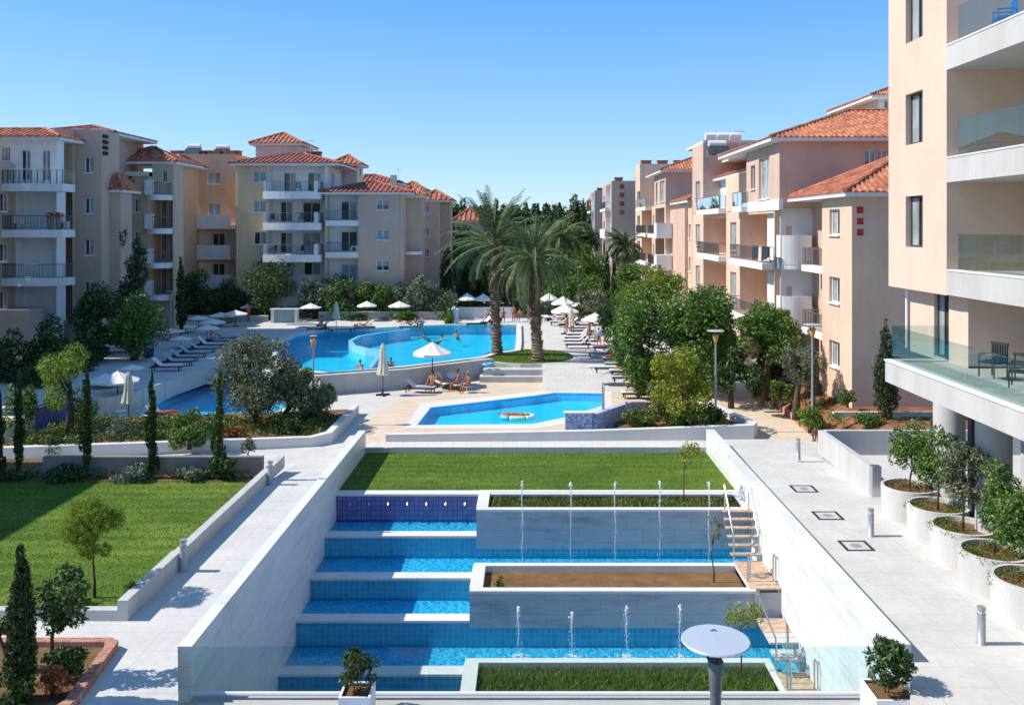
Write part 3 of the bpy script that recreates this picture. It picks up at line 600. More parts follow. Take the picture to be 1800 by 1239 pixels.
for k, px in enumerate((918, 1003, 1081, 1160, 1246)):
    y = 31.75; jet(X_(px, y) , y, -2.75, (-400 * 0 + (H - (848 - 400) * y / F)) + 2.75, '%s of the five fountain jets in the upper cascade basin' % on[k], 40 + k)
on = ['leftmost', 'second from left', 'third from left', 'rightmost']
for k, (px, py) in enumerate(((911, 1068), (1005, 1078), (1101, 1068), (1195, 1066))):
    y = 27.9; jet(X_(px, y), y, -4.13, Z_(py, y) + 4.13, '%s of the four fountain jets in the lower cascade basin' % on[k], 60 + k)
# path drains (framed squares)
for k, (px, py) in enumerate(((1413, 859), (1455, 906), (1505, 959))):
    x, y, z = G_(px, py, -.35); s = .44
    t = thing('floor_grate', ['farthest framed square floor grate on the right path', 'middle framed square floor grate on the right path', 'nearest framed square floor grate on the right path'][k], 'floor grate', (x, y, -.35))
    mb = MB()
    for a in ((-s, s, -s, -s + .09), (-s, s, s - .09, s), (-s, -s + .09, -s + .09, s - .09), (s - .09, s, -s + .09, s - .09)):
        mb.box(x + a[0], x + a[1], y + a[2], y + a[3], -.35, -.338)
    mb.build('frame', 'darkmetal', t)
    mb = MB(); mb.box(x - .34, x + .34, y - .34, y + .34, -.35, -.342); mb.build('plate', 'concrete_l', t)
    mb = MB(); mb.disc((x, y, -.338), .17, 20); mb.build('spotlight', 'lampmetal', t)
# grass tufts
def tufts(rect, z, n, h, seed, lab, mat='blade', name='grass', wid=.012, test=None):
    r = np.random.default_rng(seed); x = r.uniform(rect[0], rect[1], n); y = r.uniform(rect[2], rect[3], n)
    if test is not None:
        k = test(x, y); x = x[k]; y = y[k]; n = len(x)
    a = r.uniform(0, 6.28, n); hh = h * r.uniform(.5, 1.2, n); lx = r.normal(0, .5, n) * hh; ly = r.normal(0, .5, n) * hh
    v = np.zeros((n, 3, 3)); w = wid * r.uniform(.7, 1.6, n)
    v[:, 0] = np.stack([x - np.cos(a) * w, y - np.sin(a) * w, np.full(n, z)], 1)
    v[:, 1] = np.stack([x + np.cos(a) * w, y + np.sin(a) * w, np.full(n, z)], 1)
    v[:, 2] = np.stack([x + lx, y + ly, z + hh], 1)
    ob = fastmesh(name, v.reshape(-1, 3), 3, M[mat] if isinstance(mat, str) and mat in M else LEAF.get(mat, mat))
    if lab: ob['label'] = lab; ob['category'] = 'grass'; ob['kind'] = 'stuff'
    return ob
def fastmesh(name, v, k, mat, parent=None, origin=(0, 0, 0)):
    n = len(v) // k; me = bpy.data.meshes.new(name)
    me.vertices.add(len(v)); me.vertices.foreach_set('co', (np.asarray(v, dtype=np.float32) - np.array(origin, dtype=np.float32)).ravel())
    me.loops.add(n * k); me.loops.foreach_set('vertex_index', np.arange(n * k, dtype=np.int32))
    me.polygons.add(n); me.polygons.foreach_set('loop_start', np.arange(0, n * k, k, dtype=np.int32))
    me.update(calc_edges=True); me.materials.append(mat)
    ob = bpy.data.objects.new(name, me); C.objects.link(ob)
    if parent is not None: ob.parent = parent; ob.location = Vector(origin) - Vector(ORG[parent.name])
    else: ob.location = origin
    ORG[ob.name] = tuple(origin); return ob
tufts((-26, -9.97, 21.6, 32.95), .02, 45000, .04, 1, 'short mown grass of the left lawn')
tufts((L, RT, 35.5, 41.28), -1.05, 26000, .04, 2, 'short mown grass of the central lawn')
tufts((-3.35, 3.15, 60.4, 66.8), .27, 9000, .06, 3, 'short grass round the two tall palms', test=lambda x, y: (x + .1) ** 2 + (y - 63.6) ** 2 < 3.2 ** 2, wid=.025)
tufts((rA[0], rA[1], rA[2], rA[3]), rA[4], 15000, .17, 4, 'long unmown grass in the lowest marble planter', wid=.016)
tufts((rD[0], rD[1], rD[2], rD[3]), rD[4], 11000, .17, 5, 'olive green grass in the topmost marble planter', mat='hedge', wid=.02)
# ================================================ buildings
def W(kind, u0, u1, v0, v1, style='d'): return dict(k=kind, u0=u0, u1=u1, v0=v0, v1=v1, style=style)
def win(u0, u1, v0, v1, style='d', depth=.18, mull=1): return dict(k='w', u0=u0, u1=u1, v0=v0, v1=v1, style=style, depth=depth, mull=mull)
def rec(u0, u1, v0, v1, depth=1.6, back='white', doors=(), sides=None): return dict(k='r', u0=u0, u1=u1, v0=v0, v1=v1, depth=depth, back=back, doors=doors, sides=sides or back)
def wpx(P, Y, x0, x1, yt, yb, style='d', **k): return win(X_(x0, Y), X_(x1, Y), Z_(yb, Y), Z_(yt, Y), style, **k)
def face(mb, P, u0, u1, v0, v1, holes, n=0, m=0):
    us = sorted({u0, u1, *[min(max(h['u0'], u0), u1) for h in holes], *[min(max(h['u1'], u0), u1) for h in holes]})
    vs = sorted({v0, v1, *[min(max(h['v0'], v0), v1) for h in holes], *[min(max(h['v1'], v0), v1) for h in holes]})
    for a, b in zip(us, us[1:]):
        for c, d in zip(vs, vs[1:]):
            if b - a < 1e-5 or d - c < 1e-5: continue
            uc, vc = (a + b) / 2, (c + d) / 2
            if any(h['u0'] < uc < h['u1'] and h['v0'] < vc < h['v1'] for h in holes): continue
            mb.quad(P.pt(a, c, n), P.pt(b, c, n), P.pt(b, d, n), P.pt(a, d, n), m=m)
def reveal(mb, P, h, n0, n1, m=0):
    a, b, c, d = h['u0'], h['u1'], h['v0'], h['v1']
    for p, q in (((a, c), (b, c)), ((b, c), (b, d)), ((b, d), (a, d)), ((a, d), (a, c))):
        mb.quad(P.pt(p[0], p[1], n0), P.pt(q[0], q[1], n0), P.pt(q[0], q[1], n1), P.pt(p[0], p[1], n1), m=m)
PANE = {'d': 'pane', 'c': 'pane_c', 's': 'pane_s', 'k': 'frame_d'}
def window(root, P, h, n, dark=False):
    a, b, c, d = h['u0'], h['u1'], h['v0'], h['v1']; w = min(.07, (b - a) * .1); fm = 'frame_d' if dark else 'frame'
    mb = MB(); mb.obox(P, a, b, n - .06, n, c, c + w); mb.obox(P, a, b, n - .06, n, d - w, d)
    mb.obox(P, a, a + w, n - .06, n, c + w, d - w); mb.obox(P, b - w, b, n - .06, n, c + w, d - w)
    k = h.get('mull', 1)
    for i in range(1, k + 1):
        u = a + (b - a) * i / (k + 1); mb.obox(P, u - w / 2, u + w / 2, n - .06, n - .002, c + w, d - w)
    if not h.get('door') and not dark: mb.obox(P, a - .06, b + .06, n + .02, n + .26, c - .07, c + .004)
    fr = mb.build('window', fm, root)
    st = h['style']
    if st in 'dcsk':
        mb = MB(); mb.quad(P.pt(a + w, c + w, n - .035), P.pt(b - w, c + w, n - .035), P.pt(b - w, d - w, n - .035), P.pt(a + w, d - w, n - .035)); mb.build('pane', PANE[st], fr)
    elif st == 'h':   # half lowered shutter
        v = c + (d - c) * .45
        mb = MB(); mb.quad(P.pt(a + w, c + w, n - .035), P.pt(b - w, c + w, n - .035), P.pt(b - w, v, n - .035), P.pt(a + w, v, n - .035)); mb.build('pane', 'pane', fr)
        mb = MB(); mb.obox(P, a + w, b - w, n - .05, n - .02, v, d - w); mb.build('shutter', 'pane_s', fr)
    elif st == 'm':   # half curtain
        u = a + (b - a) * .5
        mb = MB(); mb.quad(P.pt(a + w, c + w, n - .035), P.pt(u, c + w, n - .035), P.pt(u, d - w, n - .035), P.pt(a + w, d - w, n - .035)); mb.build('pane', 'pane', fr)
        mb = MB(); mb.quad(P.pt(u, c + w, n - .036), P.pt(b - w, c + w, n - .036), P.pt(b - w, d - w, n - .036), P.pt(u, d - w, n - .036)); mb.build('pane', 'pane_c', fr)
    return fr
def do_holes(root, mb, P, holes, dark=False, m=0):
    for h in holes:
        if h['k'] == 'w':
            reveal(mb, P, h, 0, -h['depth'], m); window(root, P, h, -h['depth'] + .03, dark)
        elif h['k'] == 'r':
            r = MB(); a, b, c, d, D = h['u0'], h['u1'], h['v0'], h['v1'], h['depth']
            reveal(r, P, h, 0, -D, 1)
            for q in h['doors']: q['door'] = True; q.setdefault('depth', .12)
            face(r, P, a, b, c, d, h['doors'], -D, 0)
            for q in h['doors']: reveal(r, P, q, -D, -D - .14, 0)
            r.build('loggia', [h['back'], h['sides']], root)
            for q in h['doors']: window(root, P, q, -D - .08, dark)
def block(root, x0, x1, y0, y1, z0, z1, mat, S=(), Wt=(), E=(), name='wall', top='concrete', dark=False, bottom=False):
    mb = MB()
    face(mb, PS(y0), x0, x1, z0, z1, S); face(mb, PW(x0), y0, y1, z0, z1, Wt); face(mb, PE(x1), y0, y1, z0, z1, E)
    mb.quad((x1, y1, z0), (x0, y1, z0), (x0, y1, z1), (x1, y1, z1))
    do_holes(root, mb, PS(y0), S, dark); do_holes(root, mb, PW(x0), Wt, dark); do_holes(root, mb, PE(x1), E, dark)
    mb.quad((x0, y0, z1), (x1, y0, z1), (x1, y1, z1), (x0, y1, z1), m=1)
    if bottom: mb.quad((x0, y1, z0), (x1, y1, z0), (x1, y0, z0), (x0, y0, z0))
    return mb.build(name, [mat, top], root)
def hip(root, x0, x1, y0, y1, z, hgt, over=.5, mat='roof', fascia='white', step=.34, tiles=True, name='roof'):
    x0 -= over; x1 += over; y0 -= over; y1 += over; w, d = x1 - x0, y1 - y0; D = min(w, d) / 2
    if w >= d: r0, r1 = Vector((x0 + D, (y0 + y1) / 2, z + hgt)), Vector((x1 - D, (y0 + y1) / 2, z + hgt))
    else: r0, r1 = Vector(((x0 + x1) / 2, y0 + D, z + hgt)), Vector(((x0 + x1) / 2, y1 - D, z + hgt))
    a, b, c, e = Vector((x0, y0, z)), Vector((x1, y0, z)), Vector((x1, y1, z)), Vector((x0, y1, z))
    mb = MB()
    if w >= d: mb.quad(a, b, r1, r0); mb.quad(c, e, r0, r1); mb.quad(b, c, r1); mb.quad(e, a, r0)
    else: mb.quad(a, b, r0); mb.quad(c, e, r1); mb.quad(b, c, r1, r0); mb.quad(e, a, r0, r1)
    if tiles:
        for p, q in ((a, b), (b, c), (e, a)):
            Lg = (q - p).length; du = (q - p).normalized(); inn = Vector((-du.y, du.x, 0)); k = int(Lg / step)
            for i in range(k):
                s = (i + .5) * Lg / k; run = min(D, s, Lg - s)
                if run < .15: continue
                sl = Vector((inn.x, inn.y, hgt / D)); up = Vector((0, 0, 1)); o = p + du * s; e2 = o + sl * run; o = o - sl * .05
                r = step * .30
                ring = [(-r, 0.0), (-r * .6, r * .75), (r * .6, r * .75), (r, 0.0)]
                for (q0, h0), (q1, h1) in zip(ring, ring[1:]):
                    mb.quad(o + du * q0 + up * h0, o + du * q1 + up * h1, e2 + du * q1 + up * h1, e2 + du * q0 + up * h0)
                mb.quad(*[o + du * q0 + up * h0 for q0, h0 in ring])
        for p, q in ((a, r0), (b, r1 if w >= d else r0), (r0, r1), (e, r0 if w >= d else r1)):
            if (q - p).length > .2: mb.tube([p + Vector((0, 0, .05)), q + Vector((0, 0, .05))], step * .32, 6)
    rf = mb.build(name, mat, root)
    mb = MB(); mb.box(x0 + .04, x1 - .04, y0 + .04, y1 - .04, z - .22, z - .01, skip=''); mb.build('fascia', fascia, rf)
    return rf
def balcony(root, P, u0, u1, z, proj=1.3, rail='metal', th=.28, mat='white', hgt=1.0, curve=0.0, sides=True):
    """slab sticking out of plane P with a rail; curve bows the front edge outwards"""
    mb = MB(); n = 10 if curve else 1
    front = [(u0 + (u1 - u0) * i / n, proj + curve * math.sin(math.pi * i / n)) for i in range(n + 1)]
    for (a, na), (b, nb) in zip(front, front[1:]):
        for v, fl in ((z, 0), (z - th, 1)):
            q = [P.pt(a, v, 0.003), P.pt(b, v, 0.003), P.pt(b, v, nb), P.pt(a, v, na)]
            mb.quad(*(q if not fl else q[::-1]))
        mb.quad(P.pt(a, z - th, na), P.pt(b, z - th, nb), P.pt(b, z, nb), P.pt(a, z, na))
    for u, nn in ((u0, front[0][1]), (u1, front[-1][1])): mb.quad(P.pt(u, z - th, 0), P.pt(u, z - th, nn), P.pt(u, z, nn), P.pt(u, z, 0))
    bal = mb.build('balcony', mat, root)
    path = ([(u0 + .05, 0.05)] if sides else []) + [(u, nn - .06) for u, nn in front] + ([(u1 - .05, .05)] if sides else [])
    path[0 if not sides else 1] = (u0 + .05, front[0][1] - .06); path[-1 if not sides else -2] = (u1 - .05, front[-1][1] - .06)
    mb = MB()
    if rail == 'solid':
        for (a, na), (b, nb) in zip(path, path[1:]):
            A, B = P.pt(a, z, na), P.pt(b, z, nb); d = (B - A); 
            if d.length < .05: continue
            d.normalize(); nrm = Vector((-d.y, d.x, 0)) * .07
            lo, hi = Vector((0, 0, .0)), Vector((0, 0, hgt))
            mb.quad(A + nrm, B + nrm, B + nrm + hi, A + nrm + hi); mb.quad(B - nrm, A - nrm, A - nrm + hi, B - nrm + hi); mb.quad(A + nrm + hi, B + nrm + hi, B - nrm + hi, A - nrm + hi)
        mb.build('parapet', mat, bal)
    else:
        tops = [P.pt(u, z + hgt, nn) for u, nn in path]; mb.tube(tops, .03, 5)
        if rail == 'metal':
            mb.tube([P.pt(u, z + .1, nn) for u, nn in path], .02, 4)
            for (a, na), (b, nb) in zip(path, path[1:]):
                A, B = P.pt(a, z, na), P.pt(b, z, nb); k = max(1, int((B - A).length / .16))
                for i in range(k):
                    p = A.lerp(B, i / k); mb.box(p.x - .011, p.x + .011, p.y - .011, p.y + .011, z + .1, z + hgt)
            mb.build('railing', 'rail', bal)
        else:
            for (a, na), (b, nb) in zip(path, path[1:]):
                A, B = P.pt(a, z, na), P.pt(b, z, nb); k = max(1, int((B - A).length / 1.2))
                for i in range(k + 1):
                    p = A.lerp(B, i / k); mb.box(p.x - .02, p.x + .02, p.y - .02, p.y + .02, z, z + hgt)
            mb.build('railing', 'steel', bal)
            mb = MB()
            for (a, na), (b, nb) in zip(path, path[1:]): mb.quad(P.pt(a, z + .06, na), P.pt(b, z + .06, nb), P.pt(b, z + hgt - .04, nb), P.pt(a, z + hgt - .04, na))
            mb.build('glass_panel', rail, bal)
    return bal
def chimneys(root, pts, m='roof_d'):
    for x, y, z, w, h in pts:
        mb = MB(); mb.box(x, x + w, y, y + w * .8, z, z + h); mb.box(x - .08, x + w + .08, y - .08, y + w * .8 + .08, z + h, z + h + .1); mb.build('chimney', m, root)

# ---------- nearest building on the right (light peach, glass balconies)
XN = 12.8; YF, YNr = Y_(0, 0) if False else 31.3, 26.95
YF = F * XN / (1562 - PX); YNr = F * XN / (1664 - PX)   # far and near end of the projecting wall
bR = thing('apartment_building', 'nearest apartment building on the right, light peach with concrete balconies and glass rails', 'building', (XN, YNr, -.35))
zf = [5.28, 8.22, 11.66, 15.1, 18.5]
Pw = PW(XN)
hs = []
for k, z in enumerate(zf[1:]):
    ya, yb = F * XN / (1592 - PX), F * XN / (1622 - PX)
    hs.append(win(yb, ya, z + .62, z + 2.33, 'm', depth=.2, mull=1))
block(bR, XN, 22, YNr, YF, 7.42, 22, 'peach_near', Wt=hs, dark=True, bottom=True)
# rooms behind the balconies
Yb0 = 6.0
mb = MB(); Pb = PW(XN + 3.2); dh = [win(Yb0 + 4 + i * 5, Yb0 + 7 + i * 5, z + .02, z + 2.4, 'd', mull=2) for z in zf[1:4] for i in range(4)]
face(mb, Pb, Yb0, YNr, 7.4, 22, dh); do_holes(bR, mb, Pb, dh, True); mb.build('back_wall', 'peach_near', bR)
for k, z in enumerate(zf[1:4]):
    mb = MB(); mb.box(XN, XN + 3.2, Yb0, YNr - .002, z - .78, z - .05, skip='e'); sl_ = mb.build('balcony', 'concrete_l', bR)
    mb = MB(); mb.box(XN - .02, XN + .35, Yb0, YNr - .004, z - .05, z + .0); mb.build('ledge', 'coping', sl_)
    for i in range(16):
        y1 = YNr - .45 - i * 1.12; mb = MB(); mb.box(XN + .14, XN + .155, y1 - 1.1, y1, z + .02, z + 1.08); mb.build('glass_panel', 'glass_g', sl_)
# terrace level
XT = 11.45; YT = F * XT / (1556 - PX)
zt = zf[0]
mb = MB(); mb.box(XT, 24, Yb0, YT, zt - .72, zt - .06); te = mb.build('terrace', 'concrete_l', bR)
mb = MB(); mb.box(XT - .03, XT + .35, Yb0, YT + .03, zt - .06, zt); mb.box(XT + .35, 22, YT - .3, YT + .03, zt - .06, zt); mb.build('ledge', 'coping', te)
for i in range(17):
    y1 = YT - .1 - i * 1.32; mb = MB(); mb.box(XT + .16, XT + .175, y1 - 1.3, y1, zt - .02, zt + 1.08); mb.build('glass_panel', 'glass_g', te)
for i in range(3):
    x0 = XT + .18 + i * 1.2; mb = MB(); mb.box(x0, x0 + 1.18, YT - .12, YT - .105, zt - .02, zt + 1.08); mb.build('glass_panel', 'glass_g', te)
XL = 13.35
P2 = PW(XL)
Yd = lambda px: F * XL / (px - PX)
sh = [win(Yd(1668), Yd(1642), zt, zf[1] - .85, 'm', depth=.14, mull=1)]; sh[0]['door'] = True
mb = MB(); face(mb, P2, Yd(1702), Yd(1600), zt - .1, zf[1] - .8, sh); do_holes(bR, mb, P2, sh, True)
mb.quad((XL, Yd(1702), zt), (18, Yd(1702), zt), (18, Yd(1702), zf[1] - .8), (XL, Yd(1702), zf[1] - .8))
mb.quad((20, Yd(1600), zt), (XL, Yd(1600), zt), (XL, Yd(1600), zf[1] - .8), (20, Yd(1600), zf[1] - .8)); mb.build('lower_wall', 'peach_near', bR)
mb = MB(); face(mb, PW(17.6), Yb0, Yd(1702), zt - .1, zf[1] - .8, []); mb.build('back_wall', 'peach_near', bR)
mb = MB(); mb.box(17.4, 17.5, 14, 22, zt, zt + 2.3); mb.build('sliding_door', 'pane', bR)
mb = MB(); mb.tube([(XL - .08, Yd(1600) + .1, zt), (XL - .08, Yd(1600) + .1, 7.4)], .05, 6); mb.build('downpipe', 'whiteplastic', bR)
for x, y in ((14.15, 29.7), (13.75, 26.1), (13.8, 23.4), (13.8, 19.5)):
    mb = MB(); mb.lathe((x, y, -.35), [(.5, 0), (.5, 4.92)], 28); mb.build('column', 'concrete_l', bR, smooth=True)
mb = MB(); mb.box(13.75, 13.98, 27.4, 27.65, -.35, 4.55); mb.build('post', 'frame_d', bR)
mb = MB(); mb.box(17, 24, 12, 30.5, -.34, 4.55); lo = mb.build('ground_floor', 'concrete', bR)
mb = MB(); mb.box(16.9, 17, 12.5, 30, 0, 3.4); mb.build('glazing', 'pane_c', lo)

# ---------- generic window rows
def band(P, Y, rects, **k): return [wpx(P, Y, *r[:4], *(r[4:5] or ('c',)), **k) for r in rects]
# ---------- pink building on the right with the roofed corner (RA) and the larger block behind (RB)
bA = thing('apartment_building', 'salmon pink apartment building with red square vents and terracotta roofs behind the nearest one', 'building', (16, 43.7, .6))
XA, YA = 16.0, 43.7
yw = lambda px, X=XA: F * X / (px - PX)
wA = [win(yw(1476), yw(1458), z, z + 1.35, 'm') for z in (9.1, 5.55, 2.2)]
mbw = block(bA, XA, 30, YA, yw(1445), .3, 11.15, 'peach', Wt=wA)
mb = MB()
for z in (10.2, 9.65, 9.1):
    for i in (0, 1):
        for j in (0, 1): mb.box(X_(1506, YA) + i * .17, X_(1506, YA) + i * .17 + .15, YA - .03, YA + .05, z + j * .17, z + j * .17 + .15)
mb.build('vent_squares', 'red', bA)
hip(bA, XA, 30, YA, 52.5, 11.25, 2.3, .55)
# loggia strip between RA and the white bay
XB = 15.0
zs = [10.95 - 3.66 * i for i in range(4)]      # 10.95, 7.29, 3.63, -.03
y1445, y1410, y1360, y1300 = yw(1445), F * 15.6 / (1410 - PX), F * XB / (1360 - PX), F * XB / (1300 - PX)
rl = [rec(yw(1445) + .25, 52.0, z + .02, z + 3.2, 1.8, 'pink', [win(yw(1445) + .9, yw(1445) + 2.2, z + .05, z + 2.3, 'c')]) for z in zs[1:]]
wB = []
block(bA, 17.3, 30, yw(1445) + .002, 54.0, -.3, 11.1, 'pink', top='concrete')
mb = MB(); Pq = PW(16.9)
for z in zs[1:]:
    balcony(bA, PW(17.3), yw(1445) + .02, 52.3, z, 1.15, 'metal', .35)
# white bay (px 1360-1410)
bx0, bx1, by = 15.0, 17.35, 53.2
Yb = F * bx0 / (1362 - PX)
hb = [win(X_(1382, Yb), X_(1392, Yb), z + .3, z + 2.3, 'd') for z in zs[1:]]
block(bA, bx0 + .35, 20, Yb, Yb + 3, -.3, 10.7, 'white', S=hb)
for z in zs[1:]: balcony(bA, PS(Yb), bx0 + .1, bx0 + 1.95, z, 1.0, 'solid', .3, curve=.25, hgt=1.75)
# upper block with big roof
zE = 14.75
uw = [win(yw(1352, XB), yw(1334, XB), zs[0] + .35, zs[0] + 3.0, 'c'), win(yw(1327, XB) , yw(1320, XB), zs[0] + 1.1, zs[0] + 2.7, 'd', mull=0)]
sw = [wpx(None, Yb - 1.0, 1520, 1541, 264, 300, 'h'), wpx(None, Yb - 1.0, 1543, 1560, 264, 300, 'h')]
block(bA, XB, 32, Yb - 1.0, F * XB / (1312 - PX), 10.72, zE, 'pink', S=sw, Wt=uw, bottom=True)
hip(bA, XB, 32, Yb - 1.0, 66, zE + .1, 2.5, .75)
mb = MB(); mb.box(XB - .06, XB + .2, Yb - 1.06, F * XB / (1300 - PX), 10.55, 11.2); mb.build('white_band', 'white', bA)
# loggias px 1300-1360 below
y13 = F * XB / (1300 - PX); y127 = F * XB / (1277 - PX); y1235 = F * XB / (1236 - PX); y1217 = F * XB / (1217 - PX)
H_ = [rec(Yb + .2, y13 - .1, z + .05, z + 3.1, 2.2, 'peach', [win(Yb + 1.5, Yb + 3.5, z + .1, z + 2.4, 'c'), win(Yb + 4.6, Yb + 5.8, z + .1, z + 2.4, 'd')]) for z in zs[1:]]
H_ += [rec(y127 + .1, y1235 - .1, z + .05, z + 3.0, 2.2, 'peach', [win(y127 + 2, y127 + 4, z + .1, z + 2.4, 'c')]) for z in zs[1:]]
H_ += [win(y13 + 1.0, y127 - 1.3, z + .5, z + 2.6, 'c', mull=0) for z in zs[:]] + [win(y1235 + 1.4, y1217 - 1.6, z + .6, z + 2.5, 'c', mull=0) for z in zs[1:]]
block(bA, XB, 30, Yb + .05, y1217, -.3, 10.7, 'peach', Wt=[h for h in H_ if h['v1'] < 10.7])
for z in zs[1:]:
    balcony(bA, PW(XB), Yb + .1, y13 - .05, z, .75, 'metal', .38); balcony(bA, PW(XB), y127 + .05, y1235 - .05, z, .6, 'metal', .38)
balcony(bA, PW(XB), y127 + .05, y1235 - .05, zs[0], .6, 'glass_b', .38)
balcony(bA, PW(XB), y13 + .05 - 2.6, y13 + .2, zs[0], .5, 'glass_b', .38)
# setback white upper storey and tall tower block px1217-1275
block(bA, XB + 1.5, 28, F * XB / (1312 - PX) - .1, y1235, 10.7, 13.6, 'white', Wt=[win(y127 - 4, y127 - 3, 11, 13.2, 'd'), win(y127 - 1, y127 + 1, 11, 13.2, 'd'), win(y127 + 3.6, y127 + 5, 11, 13.2, 'c')])
hip(bA, XB + 1.3, 27, F * XB / (1300 - PX), y1235, 13.7, 1.7, .5)
block(bA, XB, 26, y1235, y1217, 10.72, Z_(252, y1235), 'pink', Wt=[win(y1235 + 1.4, y1217 - 1.6, 11.6, 13.6, 'c', mull=0)])
mb = MB(); mb.box(XB, XB + 10, y1235, y1217 + 3, Z_(252, y1235) + .002, Z_(247, y1235)); mb.build('parapet', 'cream', bA)
mb = MB(); mb.box(XB - .05, XB + .45, y13, y127, 10.7, 13.3); mb.build('pillar', 'peach', bA)
hip(bA, 17, 24, 70, 77, 15.3, 1.6, .4)
for i in range(3):
    x = X_(1240 + i * 22, 76); mb = MB(); mb.tube([(x, 76, Z_(247, 76) + .35), (x + .9, 76, Z_(247, 76) + .35)], .33, 10); mb.build('water_tank', 'whiteplastic', bA)
# rear roof house seen above
bW = thing('apartment_building', 'white rooftop storey with red eave peeping above the pink building', 'building', (36, 62, 10))
block(bW, X_(1545, 66), 36, 66, 74, 8, Z_(172, 66), 'cream', S=[wpx(None, 66, 1555, 1561, 178, 196, 'd')])
hip(bW, X_(1545, 66), 36, 66, 74, Z_(172, 66) + .1, 1.8, .9)
mb = MB(); mb.box(X_(1528, 64), 34, 64, 66, 8, Z_(196, 64)); mb.box(X_(1525, 64), 33, 63.6, 64, Z_(205, 64), Z_(193, 64)); mb.build('terrace', 'white', bW)

# ---------- third block on the right (RC) px 1117-1217
bC = thing('apartment_building', 'middle distance apartment building on the right with stacked white balconies', 'building', (14.5, 95, -.3))
XC = 14.5; yc = lambda px: F * XC / (px - PX)
zc = [9.5 + (400 - y) * yc(1165) / F for y in (360, 412, 466)]; zc.append(zc[-1] - 3.3)
HC = []
for z in zc[:]:
    HC += [rec(yc(1146), yc(1128), z + .05, z + 2.9, 2, 'peach', [win(yc(1146) + 3, yc(1146) + 6, z + .1, z + 2.3, 'c')])]
    HC += [win(yc(1126) + .6, yc(1120), z + .6, z + 2.3, 'd', mull=0), win(yc(1149.6), yc(1148), z + .7, z + 2.2, 'd', mull=0)]
    if z < 11.5: HC += [rec(yc(1168), yc(1152), z + .05, z + 2.9, 2, 'pink', [win(yc(1168) + 1, yc(1168) + 3.4, z + .1, z + 2.3, 'd'), win(yc(1168) + 5, yc(1168) + 8, z + .1, z + 2.3, 'c')])]
zt_ = Z_(287, yc(1122))
HC = [h for h in HC if h['v0'] > 0]
YCs = yc(1170)
hlow = [h for h in HC if h['v1'] <= zc[0] + .03 + 0]
block(bC, XC, 30, YCs, yc(1117), 0, zc[0], 'peach', Wt=[h for h in HC if h['v1'] < zc[0]])
block(bC, XC, 30, yc(1125), yc(1117), zc[0], Z_(290, yc(1122)), 'peach', Wt=[h for h in HC if h['v0'] > zc[0] and h['u0'] > yc(1127)])
block(bC, XC + 2, 30, yc(1150), yc(1125.5), zc[0], Z_(300, 102), 'peach_dull', Wt=[win(yc(1146) + 3, yc(1146) + 6, zc[0] + .1, zc[0] + 2.3, 'c')])
block(bC, XC, 30, YCs, yc(1150), zc[0] + .002, Z_(300, YCs), 'pink', Wt=[win(yc(1168), yc(1160), zc[0] + .3, zc[0] + 2.6, 'c'), win(yc(1156), yc(1153), zc[0] + .3, zc[0] + 2.6, 'd', mull=0)])
hip(bC, XC, 28, YCs, yc(1146), Z_(299, YCs), 2.2, .7)
chimneys(bC, [(XC + .6 + i * 2.2, yc(1120), Z_(290, yc(1122)), 1.3, .6) for i in range(3)])
for z in zc:
    balcony(bC, PW(XC), yc(1146), yc(1128), z, .8, 'glass' if z > 11 else 'metal', .4)
    if z < zc[0] - 1: balcony(bC, PW(XC), yc(1168), yc(1152), z, .9, 'metal', .4)
for z in zc[1:]:
    mb = MB(); mb.box(XC - 1.2, XC + .4, YCs - 1.6, YCs + .3, z - .4, z + 1.2); mb.build('corner_parapet', 'white', bC)
block(bC, XC + .5, 24, yc(1195), YCs - .01, 0, zc[1] + 2.6, 'pink', S=[])
block(bC, XC + .8, 22, yc(1195) - 2, yc(1190), 0, Z_(352, 80), 'peach', Wt=[win(yc(1190) - 3, yc(1190) - 2, z + .8, z + 2.2, 'c', mull=0) for z in (1.5, 4.5, 7.6)])
hip(bC, XC + .8, 24, yc(1195) - 2, yc(1175), Z_(350, 80), 1.8, .6)
# ---------- far blocks on the right
def farblock(pxw, pxc, pxe, yt, Y, lab, roofh=0, floors=4, mat='pink', chim=2, base=0):
    X0 = X_(pxc, Y); Yn = Y; Yf = F * X0 / max(3, (pxw - PX))
    t = thing('apartment_building', lab, 'building', (X0, Y, base)); zt = Z_(yt, Y); hh = (zt - base) / floors
    Wh = []
    for k in range(floors):
        z = base + k * hh
        Wh += [rec(Yn + 1.5, Yn + (Yf - Yn) * .6, z + .15, z + hh - .35, 1.5, 'white', [win(Yn + 3, Yn + (Yf - Yn) * .45, z + .2, z + 2.4, 'd')]), win(Yn + (Yf - Yn) * .72, Yn + (Yf - Yn) * .86, z + .9, z + 2.3, 'd', mull=0)]
    block(t, X0, X_(pxe, Y), Yn, Yf, base, zt, mat, Wt=Wh)
    for k in range(1, floors): balcony(t, PW(X0), Yn + 1, Yn + (Yf - Yn) * .65, base + k * hh, .9, 'metal' if k % 2 else 'solid', .4)
    chimneys(t, [(X0 + .8 + i * 3.2, Yn + 3, zt, 1.2, .6) for i in range(chim)])
    return t, X0, zt
t, x0, zt0 = farblock(1059, 1075, 1118, 318, 132, 'tall plain pink end wall of a distant building on the right')
tt, x1, z1 = farblock(1036, 1045, 1062, 335, 190, 'more distant pink building showing between the treetops and the tall pink end wall')
tt, x1, z1 = farblock(1026, 1031, 1038, 352, 250, 'farthest small pink building on the right of the treeline', floors=4)
